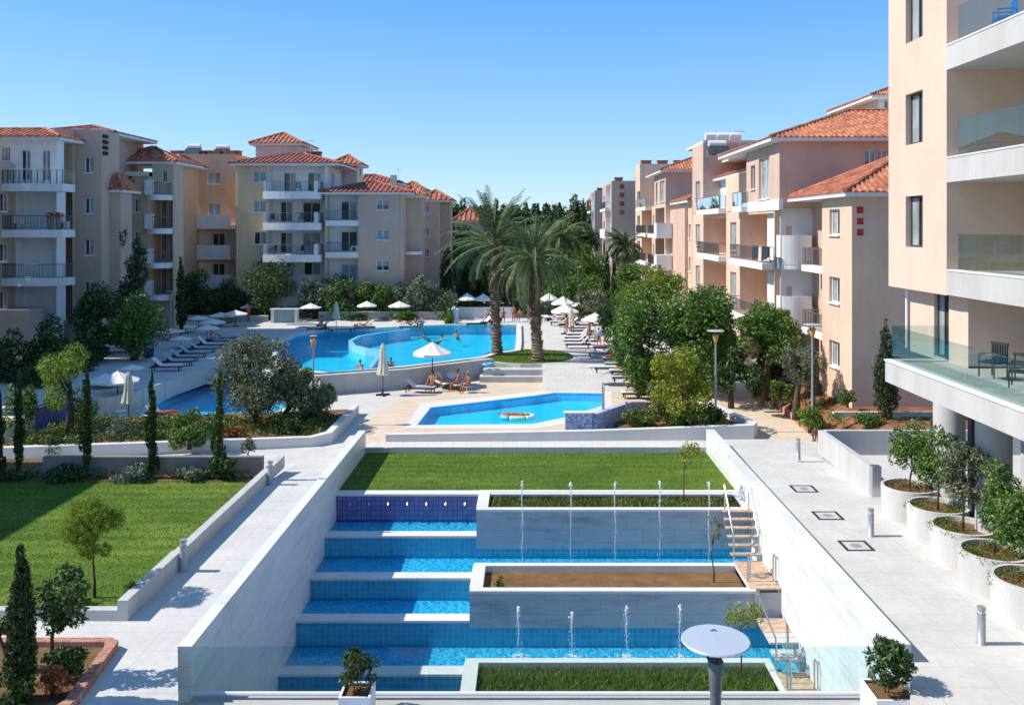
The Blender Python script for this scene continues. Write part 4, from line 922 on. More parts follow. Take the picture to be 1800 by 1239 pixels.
for k in range(4): mb = MB(); mb.box(x0 + 1.2, x0 + 1.9, 131.95, 132.05, zt0 - 1.2 - k * 1.3, zt0 - .5 - k * 1.3); mb.build('vent_square', 'roof_d', t)

# ---------- middle building (M) : yellow wing, white balconies, peach wing
YM = 92.0
def ux(px): return X_(px, YM)
def vz(py): return Z_(py, YM)
bM = thing('apartment_building', 'apartment block with a yellow end, white balconies and a hipped roof turret', 'building', (ux(530), YM, .2))
block(bM, ux(415), ux(470), YM, YM + 12, .2, vz(289), 'yellow', S=[wpx(None, YM, 444, 467, 301, 321, 's'), wpx(None, YM, 444, 467, 353, 374, 's'), wpx(None, YM, 446, 468, 408, 430, 'm')], Wt=[win(YM + 1, YM + 1.8, vz(y + 8), vz(y - 6), 'd', mull=0) for y in (310, 362, 414)])
hM = []
for k, (yt, yb) in enumerate(((292, 338), (345, 392), (400, 447), (455, 503))):
    st = [('m', 'm'), ('m', 'd'), ('m', 'c'), ('d', 'd')][k]
    if k == 0: dr = [wpx(None, YM, 491, 514, 302, yb - 1, 'm'), wpx(None, YM, 534, 558, 302, yb - 1, 'm')]
    elif k == 3: dr = [wpx(None, YM, 527, 557, 462, 485, 'm')]
    else: dr = [wpx(None, YM, 485, 507, yt + 9, yb - 1, st[0]), wpx(None, YM, 525, 557, yt + 9, yb - 1, st[1])]
    hM.append(rec(ux(471), ux(569), vz(yb), vz(yt), 1.3, 'white', dr))
block(bM, ux(470) + .003, ux(575), YM + .3, YM + 7, .2, vz(289), 'white', S=hM, E=[win(YM + 2, YM + 3.4, vz(330), vz(303), 'm')])
for k, y in enumerate((338, 392, 447)):
    b_ = balcony(bM, PS(YM + .3), ux(470), ux(569), vz(y), 1.9, 'metal', .75, curve=.5)
    mb = MB(); mb.box(ux(471), ux(477), YM - 1.62, YM + .2, vz(y), vz(y) + 1.1); mb.build('parapet', 'white', b_); mb = MB(); mb.box(ux(559), ux(565), YM - 1.72, YM + .2, vz(y), vz(y) + 1.1); mb.build('parapet', 'white', b_)
hip(bM, ux(415), ux(592), YM - .2, YM + 9, vz(288), 1.35, .6, 'roof_d', step=.5)
block(bM, ux(418), ux(500), YM + 6, YM + 12, vz(288), vz(243), 'cream')
hip(bM, ux(418), ux(500), YM + 6, YM + 12, vz(243), 1.4, .6, step=.5)
chimneys(bM, [(ux(520), YM + 5, vz(270), 1.3, .55), (ux(494), YM + 8, vz(275), 1.1, .6)])
block(bM, ux(562), ux(603), YM + 7.5, YM + 11, .2, vz(280), 'cream', E=[win(YM + 9, YM + 10, vz(300), vz(286), 'd', mull=0)], S=[wpx(None, YM + 8, 592, 600, 300, 318, 'd', mull=0)])
hip(bM, ux(562), ux(603), YM + 7.5, YM + 11, vz(280), 1.1, .6, step=.5)
h2 = []
for k, (yt, yb) in enumerate(((343, 388), (397, 443), (455, 497))):
    h2.append(rec(ux(577), ux(633), vz(yb), vz(yt), 1.6, 'white', [wpx(None, YM, 597, 626, yt + 10, yb - 1, ('m', 'd', 's')[k])], 'cream'))
h2 += [wpx(None, YM - 1, 661, 684, y - 9, y + 9, s) for y, s in ((360, 'h'), (413, 's'), (467, 'h'))]
block(bM, ux(575) + .01, ux(712), YM - 1, YM + 6, .2, vz(340), 'pink', S=h2)
for k, y in enumerate((388, 443)):
    balcony(bM, PS(YM - 1), ux(577), ux(633), vz(y), .25, 'metal', .55, sides=False)
hip(bM, ux(575), ux(718), YM - 1, YM + 7, vz(339), 1.25, .6, 'roof_d', step=.5)
block(bM, ux(712) + .01, ux(738), YM + 1.2, YM + 4.5, .2, vz(345), 'peach_dull', S=[])
hip(bM, ux(700), ux(738), YM + 1.2, YM + 5, vz(343), 1.0, .5, step=.5)
mb = MB(); mb.lathe((ux(722), YM + 1.0, vz(448)), [(.02, 0), (1.1, .0), (1.1, .32), (.02, .32)], 20); mb.build('door_canopy', 'white', bM)
# third part peach + rear roofs
bN = thing('apartment_building', 'peach apartment block between the dark strip wall and the palms', 'building', (ux(760), 104, .2))
Yn = 104
block(bN, X_(738, Yn), X_(772, Yn), Yn, Yn + 4, .2, Z_(352, Yn), 'peach', S=[wpx(None, Yn, 742, 755, y, y + 14, 's') for y in (363, 402, 438)])
block(bN, X_(772, Yn) + .01, X_(790, Yn), Yn + 1.5, Yn + 4, .2, Z_(352, Yn), 'pink')
hip(bN, X_(738, Yn), X_(790, Yn), Yn, Yn + 4.5, Z_(352, Yn), 1.2, .4, step=.6)
bN2 = thing('apartment_building', 'rear block of stepped red roofs above the middle building', 'building', (X_(650, 118), 118, .2))
block(bN2, X_(596, 118), X_(702, 118), 118, 130, .2, Z_(322, 118), 'pink'); hip(bN2, X_(596, 118), X_(702, 118), 118, 132, Z_(322, 118), 1.3, .5, 'roof_d', step=.6)
chimneys(bN2, [(X_(640, 122), 122, Z_(312, 118), 1.6, .6)])
block(bN2, X_(700, 128), X_(745, 128), 128, 138, .2, Z_(335, 128), 'peach'); hip(bN2, X_(700, 128), X_(745, 128), 128, 138, Z_(335, 128), 1.3, .5, step=.6)
mb = MB(); mb.box(X_(686, 117), X_(696, 117), 117, 118, 10, Z_(308, 117)); mb.build('chimney', 'cream', bN2)
bN3 = thing('house', 'low far house with an orange roof behind the palm fronds', 'house', (X_(830, 150), 150, 0))
block(bN3, X_(800, 150), X_(850, 150), 150, 160, 0, Z_(388, 150), 'tan', S=[wpx(None, 150, 812, 822, 392, 400, 'd')]); hip(bN3, X_(800, 150), X_(850, 150), 150, 160, Z_(388, 150), 2.2, .5, step=.8)
# ---------- recessed orange wing with long balconies
YO = 97.0
bO = thing('apartment_building', 'recessed orange wing with long white balcony parapets', 'building', (X_(360, YO), YO, .2))
def oz(py): return Z_(py, YO)
hO = [wpx(None, YO, 313, 334, 304, 324, 'c'), wpx(None, YO, 364, 387, 304, 324, 'c')]
for k, (yt, yb) in enumerate(((407, 444), (461, 498))): hO.append(rec(X_(302, YO), X_(414, YO), oz(yb), oz(yt), 1.5, 'cream', [wpx(None, YO, 313, 330, yt + 3, yb - 2, 'd'), wpx(None, YO, 365, 387, yt + 3, yb - 2, 'd')]))
hO += [wpx(None, YO, 313, 331, 357, 385, 'd'), wpx(None, YO, 365, 387, 357, 385, 's')]
block(bO, X_(300, YO), X_(415, YO), YO, YO + 10, .2, oz(271), 'orange', S=hO)
for y in (396, 449, 500): 
    balcony(bO, PS(YO), X_(300, YO), X_(414, YO), oz(y), 1.6, 'solid', .4, sides=False, hgt=1.15)
chimneys(bO, [(X_(px, YO + 3), YO + 3, oz(271), 1.4, .55) for px in (300, 338, 364, 398)])
# ---------- L2: tan wing with curved white balconies
Y2 = 76.0
b2 = thing('apartment_building', 'tan apartment wing with curved white balconies and three small square vents', 'building', (X_(230, Y2), Y2, .2))
def tz(py): return Z_(py, Y2)
block(b2, X_(196, Y2), X_(232, Y2), Y2 + 2.4, Y2 + 5, .2, tz(310), 'tan')
block(b2, X_(232, Y2), X_(262, Y2), Y2, Y2 + 3, .2, tz(303), 'tan', S=[wpx(None, Y2, 236, 246, y, y + 23, 'm') for y in (350, 408, 466)])
mb = MB()
for y in (316, 326, 337): mb.box(X_(231, Y2) + .1, X_(234, Y2) + .1, Y2 - .03, Y2 + .05, tz(y + 6), tz(y))
mb.build('vent_squares', 'black', b2)
h3 = [rec(X_(263, Y2), X_(298, Y2), tz(yb), tz(yt), 1.5, 'orange', [wpx(None, Y2, 266, 274, yt + 4, yb - 1, 'd'), wpx(None, Y2, 282, 290, yt + 4, yb - 1, 'd')]) for yt, yb in ((347, 400), (405, 460), (464, 520))]
h3 += [wpx(None, Y2, 281, 288, 300, 320, 'd')]
block(b2, X_(262, Y2) + .01, X_(300, Y2), Y2 + .6, Y2 + 2.8, .2, tz(285), 'tan', S=h3)
for k, y in enumerate((343, 402, 462, 518)):
    b_ = balcony(b2, PS(Y2 + .6), X_(262, Y2), X_(298, Y2), tz(y), 1.1, 'metal', .45, curve=.5)
    mb = MB(); mb.box(X_(262, Y2), X_(277, Y2), Y2 - .9, Y2 - .75, tz(y), tz(y) + 1.25); mb.build('parapet', 'white', b_)
hip(b2, X_(180, Y2), X_(296, Y2), Y2 + 1, Y2 + 6.5, tz(283), 1.5, .5, step=.45)
block(b2, X_(302, Y2 + 15), X_(318, Y2 + 15), Y2 + 15, Y2 + 20, .2, Z_(290, Y2 + 15), 'tan', S=[wpx(None, Y2 + 15, 304, 311, y, y + 20, 'd') for y in (305, 360)])
hip(b2, X_(285, Y2 + 15), X_(324, Y2 + 15), Y2 + 15, Y2 + 20, Z_(289, Y2 + 15), 1.0, .5, step=.45)
mb = MB(); mb.box(X_(178, Y2), X_(262, Y2), Y2 - .2, Y2 + 2.3, tz(310), tz(302)); mb.build('canopy_slab', 'cream', b2)
chimneys(b2, [(X_(px, Y2 + 8), Y2 + 8, tz(272), 1.2, .6) for px in (198, 225)])
# ---------- L1: left building with tower
Y1 = 68.0
b1 = thing('apartment_building', 'left apartment building with dusty pink tower and white balcony fronts', 'building', (X_(100, Y1), Y1, .2))
def lz(py, Y=Y1): return Z_(py, Y)
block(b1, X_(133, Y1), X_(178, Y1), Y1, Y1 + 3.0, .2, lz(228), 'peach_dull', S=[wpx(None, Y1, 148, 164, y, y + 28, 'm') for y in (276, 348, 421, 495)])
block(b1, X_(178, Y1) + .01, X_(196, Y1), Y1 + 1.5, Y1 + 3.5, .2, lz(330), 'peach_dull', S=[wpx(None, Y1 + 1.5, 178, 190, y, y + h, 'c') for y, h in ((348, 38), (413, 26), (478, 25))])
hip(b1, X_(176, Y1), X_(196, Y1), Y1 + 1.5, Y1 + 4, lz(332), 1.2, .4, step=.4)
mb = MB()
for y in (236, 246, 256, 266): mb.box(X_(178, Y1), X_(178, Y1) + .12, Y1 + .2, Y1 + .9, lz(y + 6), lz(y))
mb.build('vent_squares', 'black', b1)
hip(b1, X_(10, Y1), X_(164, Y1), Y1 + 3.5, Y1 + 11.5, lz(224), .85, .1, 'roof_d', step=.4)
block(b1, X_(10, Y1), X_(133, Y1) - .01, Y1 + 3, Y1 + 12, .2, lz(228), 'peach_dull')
mb = MB()
for i in range(4): mb.box(X_(20 + i * 38, Y1), X_(42 + i * 38, Y1), Y1 + 2.2, Y1 + 2.9, lz(226), lz(221))
mb.build('parapet_caps', 'cream', b1)
h4 = []
for k, (yt, yb, dx) in enumerate(((240, 318, [(36, 53, 'm'), (72, 88, 'c')]), (333, 402, [(32, 48, 'c'), (72, 89, 'd')]), (412, 488, [(30, 44, 'c'), (72, 88, 'm')]), (498, 566, [(30, 46, 'd'), (72, 88, 'd')]))):
    if k == 0: h4 += [wpx(None, Y1 - 3, a, b, 264, yb, s) for a, b, s in dx] + [wpx(None, Y1 - 3, 0, 18, 258, 284, 'c', mull=2)]
    else: h4.append(rec(X_(28, Y1 - 3), X_(98, Y1 - 3), lz(yb, Y1 - 3), lz(yt, Y1 - 3), 1.4, 'white', [wpx(None, Y1 - 3, a, b, yt + 12, yb - 2, s) for a, b, s in dx]))
Y1b = Y1 - 3
block(b1, X_(-30, Y1b), X_(100, Y1b), Y1b, Y1b + 1.0, .2, lz(240, Y1b), 'white', S=h4)
block(b1, -60, X_(100, 71), Y1b + 1.01, Y1 + 2.9, .2, lz(240, Y1b), 'peach_dull')
hip(b1, X_(-60, Y1b), X_(104, Y1b), Y1b - .3, Y1b + 3.2, lz(242, Y1b), .75, .4, step=.4)
h5 = [rec(X_(101, Y1), X_(132, Y1), lz(yb), lz(yt), 1.4, 'peach_dull', []) for yt, yb in ((333, 402), (412, 486), (498, 560))]
block(b1, X_(100, Y1) + .01, X_(133, Y1) - .02, Y1 - .4, Y1 + 2.9, .2, lz(228), 'peach_dull', S=h5)
for k, (y, ch) in enumerate(((325, .2), (404, .2), (487, .35))):
    balcony(b1, PS(Y1b), X_(27, Y1b), X_(132, Y1b), lz(y, Y1b), 1.7, 'metal' if k else 'glass', .55, curve=ch)
block(b1, X_(-60, Y1b), X_(27, Y1b), Y1b - 2.0, Y1b + .3 - .31, .2, lz(286, Y1b - 2), 'peach_dull', S=[wpx(None, Y1b - 2, -4, 11, y, y + 32, 'm') for y in (340, 428, 512)])
block(b1, X_(27, Y1b), X_(80, Y1b), Y1b - 2.2, Y1b - .01, .2, lz(544, Y1b - 2), 'pink')
# roof clutter: solar water heaters and aerials
def heater(x, y, z, k, near='on the red roof'):
    t = thing('solar_water_heater', k, 'water heater', (x, y, z), 'rooftop solar water heaters'); mb = MB(); mb.tube([(x - .7, y + .3, z + 1.15), (x + .7, y + .3, z + 1.15)], .27, 12); mb.build('tank', 'whiteplastic', t, smooth=False)
    mb = MB(); mb.quad((x - .9, y - 1.0, z + .15), (x + .9, y - 1.0, z + .15), (x + .9, y + .2, z + .95), (x - .9, y + .2, z + .95)); mb.quad((x - .9, y - 1.0, z + .1), (x - .9, y + .2, z + .9), (x + .9, y + .2, z + .9), (x + .9, y - 1.0, z + .1)); mb.build('collector', 'pane', t)
    mb = MB()
    for q in (-.8, .8): mb.tube([(x + q, y + .3, z), (x + q, y + .3, z + 1.1)], .03, 5); mb.tube([(x + q, y - .95, z), (x + q, y - .95, z + .15)], .03, 5)
    mb.build('stand', 'steel', t)
def aerial(x, y, z, h, k):
    t = thing('tv_aerial', k, 'aerial', (x, y, z)); mb = MB(); mb.tube([(x, y, z), (x, y, z + h)], .022, 5); mb.build('mast', 'steel', t); mb = MB(); mb.tube([(x - .5, y, z + h * .95), (x + .5, y, z + h * .95)], .015, 4)
    for i in range(5): mb.tube([(x - .4 + i * .2, y - .25, z + h * .95), (x - .4 + i * .2, y + .25, z + h * .95)], .01, 4)
    mb.build('antenna', 'steel', t)
heater(X_(340, 100), 100, oz(271), 'solar water heater on the left part of the orange wing roof'); heater(X_(385, 100), 101, oz(271), 'solar water heater on the right part of the orange wing roof')
heater(X_(1262, 73), 73, 15.3, 'solar water heater next to the white tanks above the pink building'); aerial(X_(1300, 70), 70, 15, 2.2, 'thin aerial above the pink building')
aerial(X_(235, 80), 80, tz(272), 1.8, 'thin aerial over the tan wing'); aerial(X_(546, 96), 96, vz(270), 1.8, 'thin aerial beside the cream roof turret'); aerial(X_(700, 122), 122, Z_(322, 122), 2, 'thin aerial on the rear red roofs')
# downpipes and air conditioners
mb = MB(); mb.tube([(X_(417, YM), YM - .06, .2), (X_(417, YM), YM - .06, vz(290))], .05, 6); mb.build('downpipe', 'cream', bM)
mb = MB(); mb.tube([(X_(706, YM - 1), YM - 1.06, .2), (X_(706, YM - 1), YM - 1.06, vz(341))], .05, 6); mb.build('downpipe', 'cream', bM)
mb = MB(); mb.tube([(X_(1560, YA), YA - .06, .3), (X_(1560, YA), YA - .06, 11)], .05, 6); mb.tube([(XB - .06, y1235 - .05, 0), (XB - .06, y1235 - .05, 10.7)], .05, 6); mb.build('downpipe', 'peach', bA) if False else None
for bb, x, y, z in ((bM, ux(560), YM - .35, vz(447) + .02), (bM, ux(626), YM - .6, vz(443) + .02), (bO, X_(345, YO), YO - .6, oz(396) + .02), (bO, X_(400, YO), YO - .6, oz(449) + .02), (b1, X_(118, Y1b), Y1b - .6, lz(404, Y1b) + .02)):
    mb = MB(); mb.box(x - .42, x + .42, y - .16, y + .16, z, z + .6); ac = mb.build('air_conditioner', 'white', bb); mb = MB(); mb.quad(*[(x - .08 + .22 * math.cos(a_ * .524), y - .165, z + .3 + .22 * math.sin(a_ * .524)) for a_ in range(12)]); mb.build('fan_grille', 'frame_d', ac)
# off-frame continuation that throws the shade over the channel pool
bS = thing('apartment_building', 'unseen continuation', 'building', (-46, 52, 0)) if False else None
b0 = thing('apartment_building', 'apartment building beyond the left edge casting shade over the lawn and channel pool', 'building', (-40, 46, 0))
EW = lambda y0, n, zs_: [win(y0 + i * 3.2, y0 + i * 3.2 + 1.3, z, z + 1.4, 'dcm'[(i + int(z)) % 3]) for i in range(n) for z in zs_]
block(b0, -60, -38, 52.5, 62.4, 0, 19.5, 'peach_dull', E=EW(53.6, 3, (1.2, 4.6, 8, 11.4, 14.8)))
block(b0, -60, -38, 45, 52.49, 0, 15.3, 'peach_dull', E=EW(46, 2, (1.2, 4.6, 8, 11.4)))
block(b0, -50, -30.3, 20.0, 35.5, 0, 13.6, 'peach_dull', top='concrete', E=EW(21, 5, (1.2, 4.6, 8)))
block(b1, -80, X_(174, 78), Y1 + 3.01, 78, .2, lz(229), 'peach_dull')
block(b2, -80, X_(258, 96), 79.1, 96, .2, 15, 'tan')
# ================================================ trees and plants
def leaf_cloud(blobs, n, s, seed, aspect=.5, mode='shell', droop=0.0, up=0.0):
    """blobs: array (k,6) centre+radii ; returns verts (n*4,3) of leaf shaped quads"""
    r = np.random.default_rng(seed); b = np.array(blobs, float)
    w = b[:, 3] * b[:, 4] + b[:, 3] * b[:, 5]; w /= w.sum(); k = r.choice(len(b), n, p=w)
    d = r.normal(size=(n, 3)); d /= np.linalg.norm(d, axis=1)[:, None]
    rad = (.62 + .43 * r.random(n)) if mode == 'shell' else r.random(n) ** .45
    # small twig clumps: jitter per sub clump for gaps
    p = b[k, :3] + d * b[k, 3:] * rad[:, None]
    ph = np.sin(p[:, 0] * 5.1 / max(.3, b[:, 3].mean()) + seed) * np.sin(p[:, 1] * 4.7 / max(.3, b[:, 3].mean())) * np.sin(p[:, 2] * 5.3 / max(.3, b[:, 3].mean()) + 1)
    p = p[ph > -.33]; d = d[ph > -.33]; n = len(p)
    a = r.normal(size=(n, 3)) * .9 + d * .5; a[:, 2] += up - droop; a /= np.linalg.norm(a, axis=1)[:, None]
    nn = r.normal(size=(n, 3)) * .7 + d; c = np.cross(a, nn); c /= np.linalg.norm(c, axis=1)[:, None] + 1e-9
    L_ = s * r.uniform(.6, 1.35, n)[:, None]; Wd = L_ * aspect
    v = np.stack([p - a * L_ * .5, p + c * Wd * .5, p + a * L_ * .5, p - c * Wd * .5], 1)
    return v.reshape(-1, 3)
def crown_blobs(c, rx, ry, rz, k, rr, rb=(.26, .42), flat=0.9):
    out = []
    for i in range(k):
        while True:
            q = [rr.uniform(-1, 1) for _ in range(3)]
            l = math.sqrt(sum(a * a for a in q))
            if .35 < l < 1: break
        f = .72
        rad = rr.uniform(*rb)
        out.append((c[0] + q[0] * rx * f, c[1] + q[1] * ry * f, c[2] + q[2] * rz * f, rad * rx, rad * ry, rad * rz * flat))
    return out
def tree(px0, px1, yt, yb, Y, zg, leaf, label, group=None, name='tree', cat='tree', n=None, k=14, s=None, seed=None, base=None, lean=0, multi=1, aspect=.5, trunk=.045, rb=(.26, .42), bark='bark', droop=0, up=0, limbs=6, depth=None, xyz=None, tw=None):
    if xyz: cx, cy, cz, rx, rz = xyz; ry = depth or rx
    else:
        cx = X_((px0 + px1) / 2, Y); rx = (px1 - px0) / 2 * Y / F; zt_, zb_ = Z_(yt, Y), Z_(yb, Y); cz = (zt_ + zb_) / 2; rz = (zt_ - zb_) / 2; cy = Y; ry = depth or rx
    seed = seed if seed is not None else int(abs(cx * 31 + cy * 17 + cz * 7)) % 9973; rr = random.Random(seed)
    bx = X_(base, Y) if base else cx + lean
    rt = thing(name, label, cat, (bx, cy, zg), group)
    s = s or max(.07, 6.5 * cy / F)
    rx *= 1.14; ry *= 1.14; rz *= 1.14
    bl = crown_blobs((cx, cy, cz), rx, ry, rz, k, rr, rb)
    area = (rx * rz * 4) * 3.2
    n = n or int(min(15000, max(500, area / (s * s * aspect) * 1.15)))
    h = cz - zg; tr = tw or max(.03, trunk * (h + rz))
    mb = MB()
    for q in range(multi):
        off = (rr.uniform(-.25, .25), rr.uniform(-.2, .2)) if multi > 1 else (0, 0)
        top = (cx + off[0] * rx * 2, cy + off[1] * ry, cz + rz * .2)
        mid = (bx + (cx - bx) * .4 + off[0] * rx * 1.2 + rr.uniform(-.05, .05) * h, cy, zg + h * .5)
        f_ = 1 if multi == 1 else .7
        mb.tube([(bx + off[0] * .3, cy + off[1] * .3, zg - .1), (bx + off[0] * .5, cy, zg + h * .22), mid, top], [tr * 1.25 * f_, tr * f_, tr * .75 * f_, tr * .22 * f_], 8)
        for i in range(limbs):
            b = bl[rr.randrange(len(bl))]; t0 = rr.uniform(.35, .85); p0 = Vector(mid).lerp(Vector(top), t0 * .8)
            pm = p0.lerp(Vector(b[:3]), .5) + Vector((0, 0, rr.uniform(-.05, .12) * rz))
            mb.tube([p0, pm, b[:3]], [tr * .45, tr * .28, tr * .1], 5)
    mb.build('trunk', bark, rt, smooth=True)
    v = leaf_cloud(bl, n, s, seed, aspect, 'shell', droop, up)
    fastmesh('crown', v, 4, LEAF[leaf], rt, origin=ORG[rt.name])
    return rt
def shrub(px0, px1, yt, yb, Y, leaf, label, group=None, n=None, k=8, s=None, name='shrub', cat='shrub', seed=None, aspect=.5, up=.3, depth=None, flower=None):
    cx = X_((px0 + px1) / 2, Y); rx = (px1 - px0) / 2 * Y / F; zt_, zb_ = Z_(yt, Y), Z_(yb, Y); rz = (zt_ - zb_) / 2
    seed = seed if seed is not None else int(abs(cx * 13 + Y * 29)) % 9973; rr = random.Random(seed)
    rt = thing(name, label, cat, (cx, Y, zb_), group); s = s or max(.06, 6 * Y / F)
    bl = crown_blobs((cx, Y, zb_ + rz * .95), rx, depth or rx * .8, rz, k, rr, (.34, .52))
    bl = [(a, b, max(c, zb_ + f * .6), d, e, f) for a, b, c, d, e, f in bl]
    n = n or int(min(9000, max(300, rx * rz * 4 * 3 / (s * s * aspect) * 1.2)))
    mb = MB()
    for i in range(6):
        b = bl[rr.randrange(len(bl))]; mb.tube([(cx + rr.uniform(-.1, .1) * rx, Y, zb_ - .1), b[:3]], [.03 + .02 * rz, .012], 5)
    mb.build('stem', 'bark', rt)
    fastmesh('foliage', leaf_cloud(bl, n, s, seed, aspect, 'shell', 0, up), 4, LEAF[leaf], rt, origin=ORG[rt.name])
    if flower: fastmesh('flower', leaf_cloud(bl, flower[1], s * 1.1, seed + 1, .8), 4, LEAF[flower[0]], rt, origin=ORG[rt.name])
    return rt
def cypress(px, w, yt, yb, Y, label, group=None, zg=None, leaf='cypress', n=None, ragged=0.0, seed=None, s=None, thick=None):
    cx = X_(px, Y); zt_, zb_ = Z_(yt, Y), Z_(yb, Y) if zg is None else zg; hgt = zt_ - zb_; r = w / 2 * Y / F
    seed = seed if seed is not None else int(px * 7 + Y) % 997; rr = random.Random(seed)
    rt = thing('cypress_tree', label, 'cypress', (cx, Y, zb_), group); K = max(8, int(hgt / max(.35, r * .8)))
    bl = []
    for i in range(K):
        t = (i + .5) / K; rad = r * (min(1, (t + .06) * 5) * (1 - t ** 3.2 * .88)) * rr.uniform(.82, 1.08)
        ox = rr.gauss(0, ragged * r + .06 * r); oy = rr.gauss(0, .06 * r)
        bl.append((cx + ox, Y + oy, zb_ + .1 * hgt * 0 + t * hgt * .96 + .08 * hgt * (1 - t), rad, rad, hgt / K * .95))
        if ragged and rr.random() < .45: bl.append((cx + ox + rr.choice((-1, 1)) * rad * 1.3, Y, zb_ + t * hgt, rad * .4, rad * .4, hgt / K * .8))
    s = s or max(.07, 5.5 * Y / F); n = n or int(min(9000, hgt * r * 2 * 3.4 / (s * s * .4)))
    mb = MB(); mb.tube([(cx, Y, zb_ - .1), (cx, Y, zb_ + hgt * .8)], [.05 + .02 * r, .02], 6); mb.build('trunk', 'bark', rt)
    fastmesh('crown', leaf_cloud(bl, n, s, seed, .38, 'shell', 0, 1.3), 4, LEAF[leaf], rt, origin=ORG[rt.name]); return rt
def palm(px, base_y, Yp, zg, crown_px, crown_py, flen, label, nf=64, seed=1, tr=.42, droopy=.0, leaf='palm', dry=0, name='palm_tree', leafn=46, lw=.045, ll=.55, squash=1.0, crv=.10):
    rr = random.Random(seed); rt = thing(name, label, 'palm', (X_(px, Yp), Yp, zg))
    b = Vector((X_(px, Yp), Yp, zg)); c = Vector((X_(crown_px, Yp), Yp, Z_(crown_py, Yp)))
    mb = MB(); K = 34; pts = []; rs = []
    for i in range(K + 1):
        t = i / K; p = b.lerp(c, t); p.x += math.sin(t * math.pi) * (c.x - b.x) * .12
        for q in range(2):
            pts.append(p + Vector((0, 0, q * (c - b).length / K * .75))); rs.append(tr * (1.12 - .38 * t + (.25 * (1 - t) ** 6)) * (1.14 if q else .90) * rr.uniform(.95, 1.05))
    mb.tube(pts, rs, 12)
    for i in range(330):   # old frond stubs
        t = rr.random() ** .8; p = b.lerp(c, t); p.x += math.sin(t * math.pi) * (c.x - b.x) * .12
        a = rr.uniform(0, 6.28); d = Vector((math.cos(a), math.sin(a), 0)); r0 = tr * (1.1 - .38 * t); q = p + d * r0 * .85
        e = q + d * .16 * (1 + t) + Vector((0, 0, .16)); sd_ = Vector((-d.y, d.x, 0)) * .10
        mb.quad(q - sd_, q + sd_, e + sd_ * .6, e - sd_ * .6); mb.quad(q - sd_ - Vector((0, 0, .1)), q - sd_, e - sd_ * .6); mb.quad(q + sd_, q + sd_ - Vector((0, 0, .1)), e + sd_ * .6)
    mb.build('trunk', 'bark_p', rt)
    for fset, nn, el0, el1, lf in (('frond', nf, -.25, 1.45, leaf), ('dry_frond', dry, -1.1, -.3, 'palmdry')):
        V = []; st = MB()
        for i in range(nn):
            az = rr.uniform(0, 6.28); el = el0 + (el1 - el0) * ((i + .5) / nn) ** .85; Lf = flen * rr.uniform(.85, 1.1) * (1 if fset == 'frond' else .95)
            d = Vector((math.cos(az), math.sin(az), 0)); pos = c + Vector((0, 0, -.1)); pts = [pos.copy()]; K2 = 12; e = el
            for j in range(K2):
                e -= (crv + droopy + .05 * (j / K2)) * (1.0 if el < 1.0 else .55) * rr.uniform(.8, 1.2)
                pos = pos + (d * math.cos(e) + Vector((0, 0, math.sin(e) * squash))) * (Lf / K2); pts.append(pos.copy())
            st.tube(pts, [.035 * (1 - .8 * j / K2) for j in range(K2 + 1)], 4, cap=False)
            side = Vector((-d.y, d.x, 0))
            for j in range(leafn):
                t = .12 + .88 * j / leafn; q = t * K2; a = int(min(K2 - 1, q)); p = pts[a].lerp(pts[a + 1], q - a); tg = (pts[a + 1] - pts[a]).normalized(); upv = side.cross(tg)
                l = ll * (math.sin(math.pi * min(1, t * .85 + .12)) ** .6) * rr.uniform(.8, 1.1)
                for sg in (-1, 1):
                    dd = (tg * .75 + side * sg * .75 + upv * rr.uniform(.0, .45) - Vector((0, 0, .18 if fset == 'frond' else .5))).normalized()
                    w = tg.cross(dd).cross(dd).normalized() * lw
                    V += [p - w * .6, p + w * .6, p + dd * l * .6 + w * .5, p + dd * l]
        if nn:
            fastmesh('fronds' if fset == 'frond' else 'dry_fronds', np.array([tuple(x) for x in V]), 4, LEAF[lf], rt, origin=ORG[rt.name])
            st.build('frond_stalks', 'palmstalk', rt)
    return rt
M['palmstalk'] = m_plain('pale palm stalk', (.26, .27, .12, 1), .6)
palm(874, 625, 64, .25, 868, 428, 4.7, 'taller date palm on the left of the round lawn', nf=60, seed=3, tr=.30, crv=.045, droopy=.018, ll=.62, lw=.032)
palm(946, 637, 61.2, .25, 938, 456, 4.25, 'second date palm with arching fronds on the right of the round lawn', nf=56, seed=8, tr=.31, crv=.08, droopy=.04, dry=8, ll=.62, lw=.032)
palm(1101, 520, 100, 0, 1100, 432, 2.9, 'small distant palm before the tall pink end wall', nf=40, seed=12, tr=.3, droopy=.07, leafn=22, lw=.09, ll=.8)
palm(700, 520, 130, 0, 1012, 392, 4.4, 'pale palm behind the pair of pool palms', nf=50, seed=21, tr=.4, droopy=.07, leafn=22, lw=.1, ll=.9) if False else None
palm(985, 520, 105, 0, 985, 420, 4.6, 'pale fronded palm growing behind the pair of pool palms', nf=46, seed=22, tr=.35, droopy=.09, leafn=24, lw=.09, ll=.9, dry=4)
palm(826, 540, 97, 0, 824, 470, 3.4, 'short bushy palm at the far end of the main pool', nf=40, seed=23, tr=.3, droopy=.09, leafn=24, lw=.09, ll=.8)

